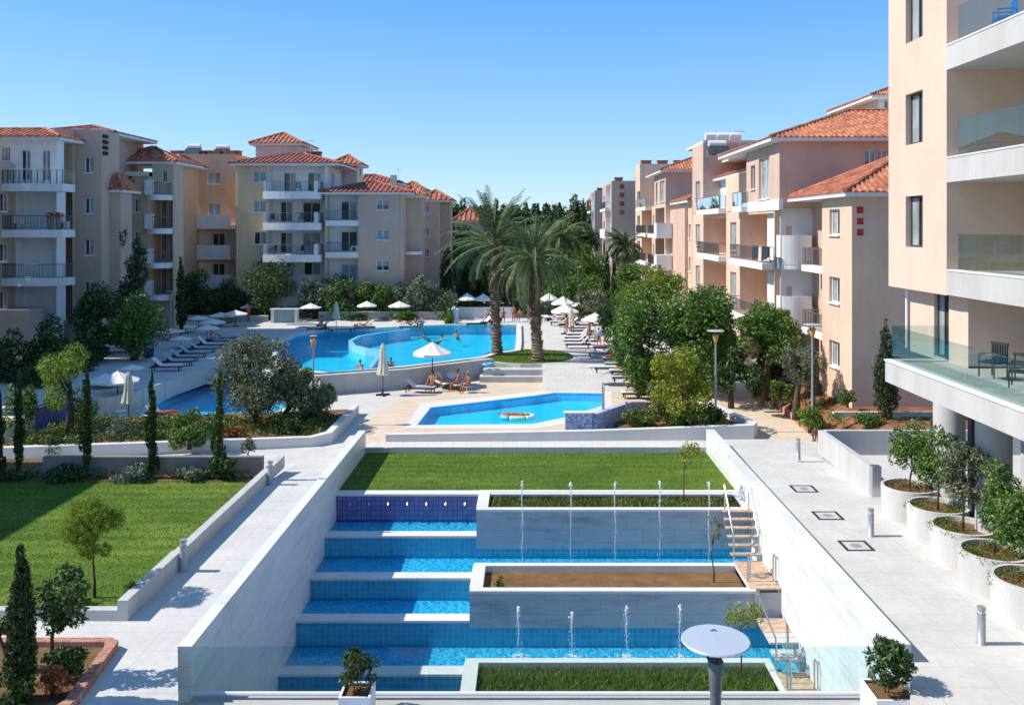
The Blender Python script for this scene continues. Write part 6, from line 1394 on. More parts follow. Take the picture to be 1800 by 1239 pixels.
def towel(pos, w, d, col, lab, rz=0):
    m = M.get(col) or m_plain(col, {'pink towel': (.65, .2, .25, 1), 'teal towel': (.03, .33, .36, 1), 'red towel': (.5, .08, .06, 1), 'turquoise towel': (.15, .6, .6, 1), 'blue towel': (.1, .2, .6, 1), 'dark towel': (.03, .035, .05, 1), 'beige towel': (.6, .52, .38, 1)}[col], .9); M[col] = m
    mb = MB(); k = 6; rr = random.Random(int(abs(pos[0]) * 10))
    for i in range(k):
        for s_ in (0,):
            x0, x1 = -w / 2 + w * i / k, -w / 2 + w * (i + 1) / k; z0, z1 = .02 * math.sin(i * 1.7), .02 * math.sin((i + 1) * 1.7)
            mb.quad((x0, -d / 2, z0), (x1, -d / 2, z1), (x1, d / 2, z1), (x0, d / 2, z0)); mb.quad((x0, -d / 2, z0 - .03), (x0, d / 2, z0 - .03), (x1, d / 2, z1 - .03), (x1, -d / 2, z1 - .03))
            mb.quad((x0, -d / 2, z0 - .03), (x1, -d / 2, z1 - .03), (x1, -d / 2, z1), (x0, -d / 2, z0))
    o = mb.build('towel', col); o.location = pos; o.rotation_euler = (0, 0, rz); tag(o, lab, 'towel'); return o
def off(p, dx=0, dy=0, dz=.46): return (p[0] + dx, p[1] + dy, p[2] + dz)
towel(off(G_(640, 581, .2), -.3), 1.2, .62, 'pink towel', 'pink towel on a far deck lounger', .2)
towel(off(G_(178, 768, -.8)), 1.4, .62, 'teal towel', 'teal towel spread behind the tallest cypress')
towel(off(G_(285, 742, -.8), .3), 1.2, .62, 'red towel', 'red towel on the lounger beside the fourth cypress', 2.8)
towel(off(deckz(1128, 686), .6), .5, .64, 'turquoise towel', 'turquoise towel folded over a lounger end')
towel(off(deckz(1085, 638), -.2), 1.3, .62, 'red towel', 'red towel on the lounger under the half covered parasol')
towel(off(deckz(1066, 618), -.1), 1.4, .64, 'pink towel', 'pink towel on the flat lounger by the big dark tree')
# small side tables
TB = thing('side_table', 's', 'table')
mb = MB(); mb.box(-.25, .25, -.25, .25, .38, .42); mb.build('table_top', 'whiteplastic', TB)
mb = MB(); mb.tube([(0, 0, 0), (0, 0, .38)], .03, 6); mb.disc((0, 0, .01), .18, 12); mb.build('stand', 'whiteplastic', TB)
for p, lb in ((G_(612, 583, .2), 'small white table beside the folded parasol on the far deck'), (deckz(1040, 655), 'small white table left of the empty flat lounger'), (G_(212, 735, -.8), 'small white table under the sunlit parasols on the left'), (G_(820, 690, -.8), 'small white table at the feet of the seated group')):
    place(TB, USED, p, .2, lb, 'small white pool tables')
# ---- lamp posts
def lamp(px, yt, yb, Y, zg, lab, disc=.44, r=.05, cup=True):
    x = X_(px, Y); zt = Z_(yt, Y); t = thing('lamp_post', lab, 'lamp post', (x, Y, zg)); h = zt - zg
    mb = MB(); mb.lathe((x, Y, zg), [(r * 2.2, 0), (r * 2.2, .05), (r * 1.15, .1), (r, h * .5), (r * .9, h - .62)], 14); mb.build('pole', 'lampmetal' if cup else 'lampgrey', t, smooth=True)
    mb = MB(); mb.lathe((x, Y, zt - .62), [(.07, 0), (.085, .05), (.17, .42), (.155, .44), (.07, .1)] if cup else [(r, 0), (r * 1.05, .1), (r * 1.3, .36), (r * 1.2, .37), (r * .8, .3)], 20); mb.build('cup', 'amber' if cup else 'lampgrey', t, smooth=True)
    if disc:
        for k in range(3):
            a = k * 2.1 + .6; mb = MB(); mb.tube([(x + .09 * math.cos(a), Y + .09 * math.sin(a), zt - .25), (x + .13 * math.cos(a), Y + .13 * math.sin(a), zt - .02)], .018, 5); mb.build('strut', 'darkmetal', t)
        mb = MB(); mb.lathe((x, Y, zt - .03), [(.001, 0), (disc * .97, 0), (disc, .015), (disc * .97, .03), (.001, .045)], 40); mb.build('disc', 'lampdisc', t, smooth=False)
    return t
lamp(1258, 581, 748, 44.3, -.45, 'tall lamp post with pale disc in the low hedge bed')
lamp(1428, 570, 752, 42.4, -.75, 'tall lamp post beside the bright round bush', r=.055)
lamp(551, 590, 742, 46, -.5, 'lamp post with an orange cup beside the darker olive tree', disc=.2)
lamp(300, 512, 600, 74, .2, 'slim distant lamp post in front of the tan wing', disc=.4)
lamp(1016, 470, 545, 100, 0, 'slim pale lamp post among the far trees', disc=.4)
tn = lamp(1258, 1123, 1239, 10.4, -.945, 'nearest lamp post with large pale disc in front of the cascade', disc=.405, r=.072, cup=False)
mb = MB(); p0 = (X_(1258, 10.4), 10.4, 4.64)
mb.tube([(p0[0] - .03, 10.4 + .2, 4.65), (p0[0] + .03, 10.4 + .21, 4.67), (p0[0] + .06, 10.4 + .19, 4.65)], .008, 4); mb.build('fixing', 'darkmetal', tn)
# ---- bollards
BO = thing('bollard', 'b', 'bollard')
mb = MB(); mb.lathe((0, 0, 0), [(.12, 0), (.12, .01), (.095, .015), (.095, .72)], 18); mb.build('shaft', 'lampmetal', BO, smooth=True)
mb = MB(); mb.lathe((0, 0, .72), [(.075, 0), (.075, .09)], 16); mb.build('light_slot', 'cream', BO, smooth=True)
mb = MB(); mb.lathe((0, 0, .8), [(.097, 0), (.097, .08), (.001, .082)], 18); mb.build('cap', 'lampmetal', BO, smooth=False)
for p, lb in ((G_(1725, 1131, -.35), 'nearest bollard light on the right path'), (G_(1531, 942, -.35), 'bollard light left of the second round tree planter'), (G_(1403, 807, -.35), 'farthest bollard light on the right path'),
              ((-9.57, 24.4, 0), 'nearer bollard light against the lawn wall on the left path'), ((-9.57, 32.6, 0), 'farther bollard light near the end of the left lawn wall')):
    place(BO, USED, p, 0, lb, 'grey bollard lights')
# ---- round planters
nm = ['farthest', 'second', 'third', 'fourth', 'fifth', 'sixth']
px_ = [(12.99, 30.1), (12.98, 28.0), (12.85, 26.1), (12.72, 24.1), (12.63, 22.2), (12.6, 20.2)]
tops = [(1562, 1640, 722, 842, 'mid'), (1612, 1694, 752, 866, 'mid'), (1640, 1742, 778, 892, 'olive'), (1704, 1792, 806, 925, 'mid'), (1738, 1850, 850, 985, 'mid'), (1850, 1990, 900, 1060, 'mid')]
for k, (x, y) in enumerate(px_):
    z0, z1, r = -.35, .70, .92
    t = thing('round_planter', '%s tall round white planter counted along the right path' % nm[k], 'planter', (x, y, z0), 'round tree planters')
    mb = MB(); mb.lathe((x, y, 0), [(r * .985, z0), (r, z1 - .02), (r, z1), (r - .1, z1), (r - .11, z1 - .18)], 56); mb.build('tub', 'tub', t, smooth=False)
    mb = MB(); mb.disc((x, y, z1 - .16), r - .1, 40); mb.build('soil', 'soil', t)
    rr = random.Random(k + 50); bl = []
    for i in range(26):
        a = rr.uniform(0, 6.28) if k != 2 else rr.uniform(1.6, 4.6); d = rr.uniform(.35, .95) * r; bl.append((x + math.cos(a) * d, y + math.sin(a) * d, z1 - .05 - (.12 if d > .85 else 0), .2, .2, .09 + .06 * rr.random()))
    tag(fastmesh('trailing_plant', leaf_cloud(bl, 2600 if k != 2 else 1500, .065, k, .35), 4, LEAF['dry' if k == 0 else 'hedge'], None, origin=(x, y, z1)), ['dry brown groundcover spilling over the farthest round planter', 'green groundcover spilling over the second round planter', 'sparse groundcover on one side of the third round planter', 'thick groundcover spilling over the fourth round planter', 'groundcover hanging over the fifth round planter', 'groundcover in the sixth round planter'][k], 'groundcover')
    a = tops[k]; tree(a[0], a[1], a[2], a[3], y, z1 - .2, a[4], 'leafy orange tree in the %s round planter' % nm[k], 'trees in the round planters', name='planter_tree', n=4200, k=20, s=.105, seed=300 + k, tw=.035, base=a[0] * .45 + a[1] * .55 if False else PX + x * F / y, rb=(.2, .36), up=-.15, limbs=8)
# ---- white box pots on the front ledge
def pot(px, w, Y, z0, z1, lab, plab, ptop, ww, seed):
    x = X_(px, Y); h = w * Y / F / 2; t = thing('plant_pot', lab, 'plant pot', (x, Y, z0))
    mb = MB(); mb.box(x - h, x + h, Y - h, Y + h, z0, z1, skip='t'); mb.box(x - h, x + h, Y - h, Y - h + .05, z1, z1 + .03); mb.box(x - h, x + h, Y + h - .05, Y + h, z1, z1 + .03); mb.box(x - h, x - h + .05, Y - h + .05, Y + h - .05, z1, z1 + .03); mb.box(x + h - .05, x + h, Y - h + .05, Y + h - .05, z1, z1 + .03); mb.build('box', 'whiteplastic', t)
    mb = MB(); mb.quad((x - h, Y - h, z1 - .04), (x + h, Y - h, z1 - .04), (x + h, Y + h, z1 - .04), (x - h, Y + h, z1 - .04)); mb.build('soil', 'soil', t)
    p = tree(px - ww / 2, px + ww / 2, ptop, Z_(0, Y) * 0 + PY + (H - z1 - .05) * F / Y, Y, z1 - .05, 'dark', plab, name='potted_plant', cat='potted plant', n=3200 if ww > 80 else 1300, k=20, s=.12, seed=seed, tw=.018, multi=3, limbs=12, rb=(.22, .36), aspect=.36, up=.3)
pot(628, 55, 19.0, -.964, -.47, 'small white square pot at the front of the cascade', 'upright leafy plant in the small white pot', 1138, 76, 401)
pot(1563, 74, 19.0, -.964, -.47, 'larger white square pot in the bottom right', 'bushy dark leaved plant in the larger white pot', 1112, 96, 402)
# ---- hut, barrels, walls, slide
x0, x1 = X_(476, 86), X_(523, 86)
t = thing('pool_hut', 'small white panel hut on the far deck below the trees', 'hut', ((x0 + x1) / 2, 86, .2))
mb = MB(); mb.box(x0, x0 + .3, 86, 86.4, .2, Z_(545, 86)); mb.box(x1 - .3, x1, 86, 86.4, .2, Z_(545, 86)); mb.box(x0 - .1, x1 + .1, 85.9, 86.6, Z_(545, 86), Z_(545, 86) + .12); mb.build('frame', 'white', t)
mb = MB(); mb.box(x0 + .3, x1 - .3, 86.1, 86.3, .2, Z_(546, 86)); mb.build('panel', 'pane_s', t)
def barrel(px, yb, z, h, r, lab):
    x, y, z = G_(px, yb, z); t = thing('plastic_barrel', lab, 'barrel', (x, y, z)); mb = MB()
    mb.lathe((x, y, z), [(r * .85, 0), (r, .06), (r, h * .3), (r * 1.05, h * .33), (r, h * .36), (r, h * .64), (r * 1.05, h * .67), (r, h * .7), (r, h * .94), (r * .85, h)], 18); mb.build('drum', 'blueplastic', t, smooth=True)
    mb = MB(); mb.lathe((x, y, z + h - .02), [(r * .9, 0), (r * .9, .05), (.001, .06)], 16); mb.build('lid', 'blueplastic', t)
barrel(262, 628, .2, 1.1, .32, 'blue plastic barrel at the edge of the shaded deck')
barrel(1139, 668, -.3, 1.1, .4, 'blue barrel half hidden by the yellow green tree')
for (a, b, yt, Y, zb, mt, lb) in ((560, 780, 549, 89, .2, 'concrete', 'long grey wall behind the far deck parasols'), (782, 905, 541, 90.5, .2, 'white', 'white wall behind the slide and the twin parasols'), (905, 1062, 541, 97, .2, 'white', 'white wall at the far right end of the pool deck'), (300, 470, 556, 87, .2, 'concrete', 'shaded low wall behind the left parasols')):
    mb = MB(); mb.box(X_(a, Y), X_(b, Y), Y, Y + .35, zb, Z_(yt, Y)); mb.box(X_(a, Y) - .03, X_(b, Y) + .03, Y - .03, Y + .38, Z_(yt, Y), Z_(yt, Y) + .06, m=1); tag(mb.build('garden_wall', [mt, 'coping'], origin=(X_(a, Y), Y, zb)), lb, 'wall')
Ys = 85.5; sx = lambda px: X_(px, Ys); sz = lambda py: Z_(py, Ys)
t = thing('pool_slide', 'small white and blue pool slide at the far edge of the main pool', 'slide', (sx(792), Ys, .2))
mb = MB(); n = 12
pts = [Vector((sx(782) + (sx(800) - sx(782)) * i / n, Ys - .2, sz(570) + (sz(541) - sz(570)) * (1 - (1 - i / n) ** 1.6))) for i in range(n + 1)]
for a, b in zip(pts, pts[1:]):
    y = Vector((0, .35, 0)); u = Vector((0, 0, .22)); mb.quad(a - y, b - y, b + y, a + y); mb.quad(a - y, a - y + u, b - y + u, b - y); mb.quad(a + y, b + y, b + y + u, a + y + u)
    mb.quad(a - y - Vector((0, .05, 0)), b - y - Vector((0, .05, 0)), b - y + u, a - y + u)
mb.build('chute', 'whiteplastic', t)
mb = MB(); mb.box(sx(788), sx(799), Ys - .8, Ys - .6, .2, sz(549)); mb.tube([(sx(799), Ys - .7, .2), (sx(799), Ys - .7, sz(540))], .05, 6); mb.build('side_panel', 'slideblue', t)
mb = MB(); mb.box(sx(800), sx(806), Ys - .5, Ys + .3, .2, sz(543)); mb.build('ladder', 'whiteplastic', t)
for i in range(5): m_ = MB(); m_.box(sx(806), sx(806) + .35 - i * .05, Ys - .45, Ys + .25, .2 + i * .25, .24 + i * .25); m_.build('step', 'lampmetal', t)
# ---- inflatable raft in the children's pool
x, y, z = G_(910, 736, -.86)
M['float_g'] = m_plain('pale green vinyl', (.45, .75, .5, 1), .3); M['float_o'] = m_plain('orange vinyl', (.8, .3, .12, 1), .3)
t = thing('inflatable_raft', 'patterned oval inflatable raft floating in the childrens pool', 'raft', (x, y, z))
def torus(mb, c, R0, R1, r, n=28, k=8, m=0, a0=0, a1=6.2832):
    pts = [(c[0] + R0 * math.cos(a0 + (a1 - a0) * i / n), c[1] + R1 * math.sin(a0 + (a1 - a0) * i / n), c[2]) for i in range(n + 1)]; mb.tube(pts, r, k, m, cap=True)
for i in range(6):
    mb = MB(); torus(mb, (x, y, z + .1), .85, .42, .15, 8, 8, 0, i * 1.0472 + .02, (i + 1) * 1.0472 - .02); mb.build('ring_segment', ('float_g', 'whiteplastic', 'float_o', 'slideblue', 'float_g', 'whiteplastic')[i], t, smooth=True)
mb = MB(); mb.quad(*[(x + .8 * math.cos(i * .524), y + .38 * math.sin(i * .524), z + .06) for i in range(12)]); mb.build('raft_floor', 'whiteplastic', t)
# pool life ring beside the steps
x, y, z = G_(858, 643, .2)
t = thing('swim_ring', 'small pale blue swim ring lying above the stone steps', 'swim ring', (x, y, z)); mb = MB(); torus(mb, (x, y, z + .1), .3, .3, .1); mb.build('tube', 'slideblue', t, smooth=True)
# ---- terrace chairs and table on the nearest building
M['wicker'] = m_plain('dark woven plastic', (.03, .045, .045, 1), .6, 0, .3, 20); M['blueseat'] = m_plain('blue chair fabric', (.05, .22, .6, 1), .7)
def chair_proto(lab, mt):
    t = thing('terrace_chair', lab, 'chair'); mb = MB(); mb.box(-.27, .27, -.27, .27, .40, .45); mb.build('seat', mt, t)
    mb = MB()
    for i in range(7): mb.box(-.26 + i * .08, -.22 + i * .08, .24, .28, .45, .95)
    mb.box(-.28, .28, .235, .285, .9, .97); mb.build('backrest', mt, t)
    for x in (-.25, .25):
        for y_ in (-.25, .25): l = MB(); l.tube([(x, y_, 0), (x, y_, .40)], .022, 6); l.build('leg', mt, t)
        a = MB(); a.box(x - .03, x + .03, -.27, .26, .62, .66); a.tube([(x, -.24, .42), (x, -.24, .63)], .02, 5); a.build('armrest', mt, t)
    return t
CH = chair_proto('c', 'wicker'); CB_ = chair_proto('blue folding chair on the top balcony behind glass', 'blueseat'); CB_.location = (13.7, 25.4, 15.1); CB_.rotation_euler = (0, 0, -1.8)
for x, y, rz, lb in ((13.1, 24.9, -1.2, 'dark terrace chair nearest the glass rail'), (13.0, 23.3, -2.2, 'dark terrace chair at the right edge of the picture'), (14.6, 25.1, .6, 'dark terrace chair on the far side of the terrace table')):
    place(CH, USED, (x, y, zt), rz, lb, 'dark chairs on the terrace')
t = thing('terrace_table', 'dark square table between the terrace chairs', 'table', (13.9, 24.1, zt)); mb = MB(); mb.box(13.45, 14.35, 23.65, 24.55, zt + .7, zt + .74); mb.build('table_top', 'wicker', t)
for a, b in ((-.4, -.4), (.4, -.4), (.4, .4), (-.4, .4)): l = MB(); l.tube([(13.9 + a, 24.1 + b, zt), (13.9 + a, 24.1 + b, zt + .7)], .025, 6); l.build('leg', 'wicker', t)
# laundry on balconies
def laundry(loc, U, n, cols, lab, w=.5, h=.8):
    t = thing('drying_rack', lab, 'drying rack', loc); U = Vector(U); L0 = Vector(loc); mb = MB()
    mb.tube([L0 + Vector((0, 0, 0)), L0 + Vector((0, 0, 1.05)), L0 + U * n * w + Vector((0, 0, 1.05)), L0 + U * n * w], .02, 5); mb.build('rack', 'steel', t)
    for i in range(n):
        m = MB(); a = L0 + U * (i * w + .04); b = L0 + U * ((i + 1) * w - .04); d = Vector((-U.y, U.x, 0)) * .05; hh = h * (.7 + .3 * ((i * 37) % 5) / 5)
        m.quad(a + d + Vector((0, 0, 1.06)), b + d + Vector((0, 0, 1.06)), b + d * 1.6 + Vector((0, 0, 1.06 - hh)), a + d * 1.4 + Vector((0, 0, 1.06 - hh))); m.quad(a - d + Vector((0, 0, 1.06)), b - d + Vector((0, 0, 1.06)), b - d * 1.6 + Vector((0, 0, 1.1 - hh)), a - d * 1.4 + Vector((0, 0, 1.1 - hh))); m.quad(a + d + Vector((0, 0, 1.065)), b + d + Vector((0, 0, 1.065)), b - d + Vector((0, 0, 1.065)), a - d + Vector((0, 0, 1.065)))
        m.build('cloth', cols[i % len(cols)], t)
for c_ in ('dark towel', 'beige towel', 'blue towel'): M[c_] = m_plain(c_, {'dark towel': (.03, .04, .07, 1), 'beige towel': (.62, .55, .40, 1), 'blue towel': (.12, .2, .5, 1)}[c_], .9)
laundry((14.35, F * 14.35 / (1352 - PX), zs[1]), (0, 1, 0), 5, ['dark towel', 'dark towel', 'beige towel', 'dark towel'], 'rack of dark laundry on the balcony of the pink building', .75, 1.0)
laundry((X_(36, Y1b) , Y1b - 1.0, lz(404, Y1b)), (1, 0, 0), 2, ['beige towel'], 'beige cloth drying on the left building balcony', .5, .9)
# flowers on left balcony
for px, lb in ((88, 'red flowering pot on the left building balcony'), (103, 'second red flowering pot right of the first on the left building balcony')):
    x, y, z = X_(px, Y1b - 1.4), Y1b - 1.4, lz(404, Y1b) + .9
    t = thing('flower_pot', lb, 'flower pot', (x, y, z - .9)); mb = MB(); mb.lathe((x, y, z - .9), [(.15, 0), (.2, .85), (.17, .86)], 12); mb.build('pot', 'brownwall', t)
    fastmesh('flowers', leaf_cloud([(x, y, z + .15, .32, .25, .22)], 160, .14, px), 4, LEAF['red'], t, origin=ORG[t.name])
# balcony tables/chairs hints on the middle building
for k, (px, y) in enumerate(((482, 392), (530, 392), (480, 447), (528, 447), (524, 338))):
    x = X_(px, YM - .9); place(CH, USED, (x, YM - .8, vz(y)), 2.6 + k, ['dark chair at the left of the upper middle balcony', 'dark chair before the curtained upper middle window', 'dark chair at the left of the lower middle balcony', 'dark chair before the lower middle doors', 'dark chair on the top balcony of the middle building'][k], 'chairs on the middle building balconies')

# ================================================ people
M['skin'] = m_plain('light skin', (.55, .33, .22, 1), .55, 0, .05); M['skin_t'] = m_plain('tanned skin', (.46, .22, .12, 1), .55, 0, .05); M['skin_d'] = m_plain('red brown skin', (.38, .14, .075, 1), .55, 0, .05)
M['hair'] = m_plain('dark hair', (.02, .014, .01, 1), .6); M['hair_l'] = m_plain('grey hair', (.35, .3, .26, 1), .6)
for nm_, c_ in (('suit_b', (.02, .03, .12, 1)), ('suit_r', (.5, .04, .04, 1)), ('suit_k', (.02, .02, .02, 1)), ('suit_y', (.75, .6, .25, 1)), ('suit_w', (.7, .7, .7, 1))): M[nm_] = m_plain('cloth ' + nm_, c_, .8)
def pose_joints(p):
    J = dict(pel=(0, 0, .95), che=(0, 0, 1.32), nk=(0, 0, 1.50), hd=(0, .01, 1.66), top=(0, 0, 1.76), s=(.18, 0, 1.42), e=(.24, .03, 1.14), w=(.26, .1, .90), hp=(.1, 0, .90), k=(.11, .03, .50), a=(.11, 0, .09), t=(.12, .17, .04))
    if p == 'walk': J.update(e=(.24, -.05, 1.15), w=(.26, .08, .93))
    if p == 'sit': J.update(pel=(0, 0, .52), che=(0, .02, .90), nk=(0, .05, 1.08), hd=(0, .08, 1.24), top=(0, .07, 1.34), s=(.18, .03, 1.0), e=(.24, .15, .74), w=(.16, .36, .62), hp=(.1, .02, .50), k=(.13, .46, .52), a=(.12, .5, .10), t=(.12, .66, .05))
    if p == 'recline': J.update(pel=(0, 0, .52), che=(0, -.28, .76), nk=(0, -.40, .88), hd=(0, -.47, 1.02), top=(0, -.5, 1.12), s=(.18, -.34, .82), e=(.27, -.2, .62), w=(.2, .02, .60), hp=(.1, .03, .52), k=(.12, .45, .66), a=(.12, .84, .49), t=(.13, .90, .60))
    if p == 'lie': J.update(pel=(0, 0, .53), che=(0, -.37, .55), nk=(0, -.55, .54), hd=(0, -.70, .56), top=(0, -.80, .56), s=(.18, -.46, .54), e=(.27, -.22, .51), w=(.24, .02, .51), hp=(.1, .05, .53), k=(.12, .46, .58), a=(.13, .86, .50), t=(.14, .92, .60))
    if p == 'swim': J.update(pel=(0, -.38, 1.12), che=(0, -.08, 1.30), hp=(.1, -.42, 1.10), a=(.13, -1.1, 1.0), t=(.14, -1.2, .98), s=(.18, 0, 1.42), e=(.34, .16, 1.34), w=(.40, .40, 1.31), k=(.13, -.75, 1.0))
    if p == 'play': J.update(che=(0, .08, 1.30), nk=(0, .14, 1.47), hd=(0, .2, 1.62), top=(0, .2, 1.72), s=(.18, .1, 1.40), e=(.26, .3, 1.22), w=(.14, .5, 1.2))
    return J
def skin_mesh(nodes, edges, root, name, mat):
    me = bpy.data.meshes.new(name); me.from_pydata([n[0] for n in nodes], edges, []); o = bpy.data.objects.new(name, me); C.objects.link(o)
    o.modifiers.new('s', 'SKIN').use_smooth_shade = True; sub = o.modifiers.new('u', 'SUBSURF'); sub.levels = 1; sub.render_levels = 1
    for i, (c, r) in enumerate(nodes):
        sv = me.skin_vertices[0].data[i]; sv.radius = (r, r) if not isinstance(r, tuple) else r; sv.use_root = (i == root)
    dg = bpy.context.evaluated_depsgraph_get(); ev = o.evaluated_get(dg); nm2 = bpy.data.meshes.new_from_object(ev)
    bpy.data.objects.remove(o); nm2.materials.clear(); nm2.materials.append(M[mat]); ob = bpy.data.objects.new(name, nm2); C.objects.link(ob); return ob
def person(loc, rz, pose, skin, suit, hair, lab, top=False, sc_=1.0):
    J = pose_joints(pose); V = {k: Vector(v) for k, v in J.items()}
    nodes = [(V['pel'], .125), (V['pel'].lerp(V['che'], .45), .115), (V['che'], .135), (V['nk'], .055), (V['nk'].lerp(V['hd'], .5), .06), (V['hd'], (.082, .098)), (V['top'], .06)]
    edges = [(0, 1), (1, 2), (2, 3), (3, 4), (4, 5), (5, 6)]
    for sg in (-1, 1):
        f = lambda k: Vector((V[k].x * sg, V[k].y, V[k].z)); b = len(nodes)
        nodes += [(f('s'), .06), (f('e'), .042), (f('w'), .028)]; edges += [(2, b), (b, b + 1), (b + 1, b + 2)]
        d = (f('w') - f('e')).normalized(); sd_ = d.cross(Vector((0, 0, 1))); sd_ = sd_.normalized() if sd_.length > .1 else Vector((1, 0, 0)); dn = Vector((0, 0, -.012))
        nodes.append((f('w') + d * .08, (.036, .02))); edges.append((b + 2, b + 3)); hb = len(nodes) - 1
        for q, ln in zip((-.027, -.009, .009, .027), (.062, .078, .074, .055)): nodes.append((f('w') + d * (.08 + ln * .5) + sd_ * q * 1.1, .0085)); nodes.append((f('w') + d * (.08 + ln) + sd_ * q * 1.2 + dn, .0075)); edges += [(hb, len(nodes) - 2), (len(nodes) - 2, len(nodes) - 1)]
        nodes.append((f('w') + d * .06 + sd_ * .05, .010)); nodes.append((f('w') + d * .09 + sd_ * .062 + dn, .008)); edges += [(b + 2, len(nodes) - 2), (len(nodes) - 2, len(nodes) - 1)]
        b = len(nodes); nodes += [(f('hp'), .092), (f('hp').lerp(f('k'), .5), .075), (f('k'), .055), (f('k').lerp(f('a'), .4), .052), (f('a'), .036), (f('t'), (.042, .024))]
        edges += [(0, b), (b, b + 1), (b + 1, b + 2), (b + 2, b + 3), (b + 3, b + 4), (b + 4, b + 5)]
    body = skin_mesh([(tuple(a), b) for a, b in nodes], edges, 0, 'person', skin)
    body.location = loc; body.rotation_euler = (0, 0, rz); body.scale = (sc_,) * 3; tag(body, lab, 'person')
    hd, tp, nk = V['hd'], V['top'], V['nk']; up = (tp - nk).normalized(); fw = Vector((0, 1, 0)) - up * up.y; fw = fw.normalized() if fw.length > .2 else Vector((0, 0, 1)); rt = up.cross(fw)
    mb = MB(); n = 12; rows = []
    for i in range(6):
        ph = i / 5 * 1.75; rows.append([hd + up * (.035 + math.cos(ph) * .105) - fw * .018 + (rt * math.cos(q * 6.283 / n) * .096 + fw * math.sin(q * 6.283 / n) * (.105 if math.sin(q * 6.283 / n) < 0 or ph < .9 else .075)) * math.sin(ph) for q in range(n)])
    for a, b_ in zip(rows, rows[1:]):
        for q in range(n): mb.quad(a[q], a[(q + 1) % n], b_[(q + 1) % n], b_[q])
    h = mb.build('hair', hair, smooth=True); h.parent = body
    mb = MB()
    mb.tube([hd + fw * .085 - up * .0, hd + fw * .118 - up * .022], [.012, .016], 6)
    nb = mb.build('nose', skin, smooth=True); nb.parent = body
    for s_ in (-1, 1): mb = MB(); c = hd + fw * .088 + rt * .032 * s_ + up * .012; mb.lathe(tuple(c), [(.001, -.009), (.011, 0), (.001, .009)], 8); e_ = mb.build('eye', 'hair'); e_.parent = body
    mb = MB(); mb.tube([hd + fw * .088 - up * .05 - rt * .02, hd + fw * .094 - up * .052, hd + fw * .088 - up * .05 + rt * .02], .006, 5); mo = mb.build('mouth', 'skin_d'); mo.parent = body
    sn = [(V['pel'] + (V['che'] - V['pel']) * .12, .135), (V['pel'], .138)]; se = [(0, 1)]
    for sg in (-1, 1):
        f = lambda k: Vector((V[k].x * sg, V[k].y, V[k].z)); sn += [(f('hp'), .105), (f('hp').lerp(f('k'), .38), .092)]; k = len(sn); se += [(1, k - 2), (k - 2, k - 1)]
    su = skin_mesh([(tuple(a), b) for a, b in sn], se, 0, 'swimwear', suit); su.parent = body
    if top:
        sn = [(V['pel'].lerp(V['che'], .5), .128), (V['che'], .148)]; sk = skin_mesh([(tuple(a), b) for a, b in sn], [(0, 1)], 0, 'top_garment', suit); sk.parent = body
    return body
P_ = lambda px, py, z: G_(px, py, z)
# swimmers: shoulders just above the water
for px, py, z, rz, lb in ((745, 592, .34, 1.2, 'leftmost of the three swimmers in the main pool'), (777, 597, .34, -1.0, 'swimmer with open arms in the middle of the main pool'), (802, 589, .34, .4, 'rightmost and farthest swimmer in the main pool'), (633, 643, .18, .6, 'swimmer beside the pale blue weir wall'), (687, 640, .34, 3.0, 'swimmer at the parapet behind the folded parasol')):
    x, y, zz = P_(px, py, z); person((x, y, z - 1.37), rz, 'swim', 'skin_t', 'suit_k', 'hair', lb)
# the group under the cream parasol
person(off(P_(775, 683, -.8), 0, 0, -.02), -1.35, 'recline', 'skin_t', 'suit_y', 'hair', 'person in pale yellow clothes reclining under the cream parasol', True)
person(off(P_(806, 686, -.8), 0, 0, -.02), 1.9, 'sit', 'skin_d', 'suit_k', 'hair', 'dark haired person in black leaning forward in the seated group')
person(off(P_(824, 690, -.8), 0, 0, -.02), 2.2, 'sit', 'skin_d', 'suit_r', 'hair_l', 'person with a pale hat and red top sitting at the right of the group', True)
person(off(P_(760, 688, -.8), 0, 0, -.05), 2.6, 'sit', 'skin_t', 'suit_k', 'hair', 'tanned person sitting at the left of the group under the parasol')
# sunbathers on the right deck
person(off(deckz(1100, 661), .1, 0, -.02), -math.pi / 2 + 3.1416, 'lie', 'skin_t', 'suit_r', 'hair', 'tanned sunbather lying on the flat lounger above the empty one')
person(off(deckz(1104, 672), .3, 0, -.02), math.pi / 2, 'recline', 'skin_d', 'suit_k', 'hair', 'sunbather propped up on the raised lounger by the blue barrel')
person(off(deckz(1122, 700), .1, 0, -.04), math.pi / 2, 'recline', 'skin', 'suit_w', 'hair', 'pale sunbather on the lounger nearest the mosaic wall')
person(off(deckz(1085, 638), .1, 0, 0), math.pi / 2, 'lie', 'skin_t', 'suit_k', 'hair', 'sunbather on the red towel under the half covered parasol')
person(off(deckz(1052, 606), 0, 0, -.02), math.pi, 'sit', 'skin_d', 'suit_b', 'hair', 'person with a blue top sitting at the head of the lounger stack', True)
person(deckz(1006, 590), .6, 'play', 'skin_t', 'suit_r', 'hair', 'person in a red top standing under the nearest far parasol', True)
person(deckz(996, 592), -1.6, 'stand', 'skin_d', 'suit_r', 'hair', 'tanned person in red shorts standing beside the folded white parasol')
person(deckz(903, 566), 2.6, 'stand', 'skin_d', 'suit_k', 'hair', 'standing bather left of the second palm trunk')
person(deckz(930, 566), 2.9, 'play', 'skin_d', 'suit_r', 'hair', 'bather bending just left of the second palm trunk', True)
person(off(deckz(885, 566), 0, 0, 0), 3.1, 'sit', 'skin_d', 'suit_r', 'hair', 'seated bather right of the taller palm trunk', True)
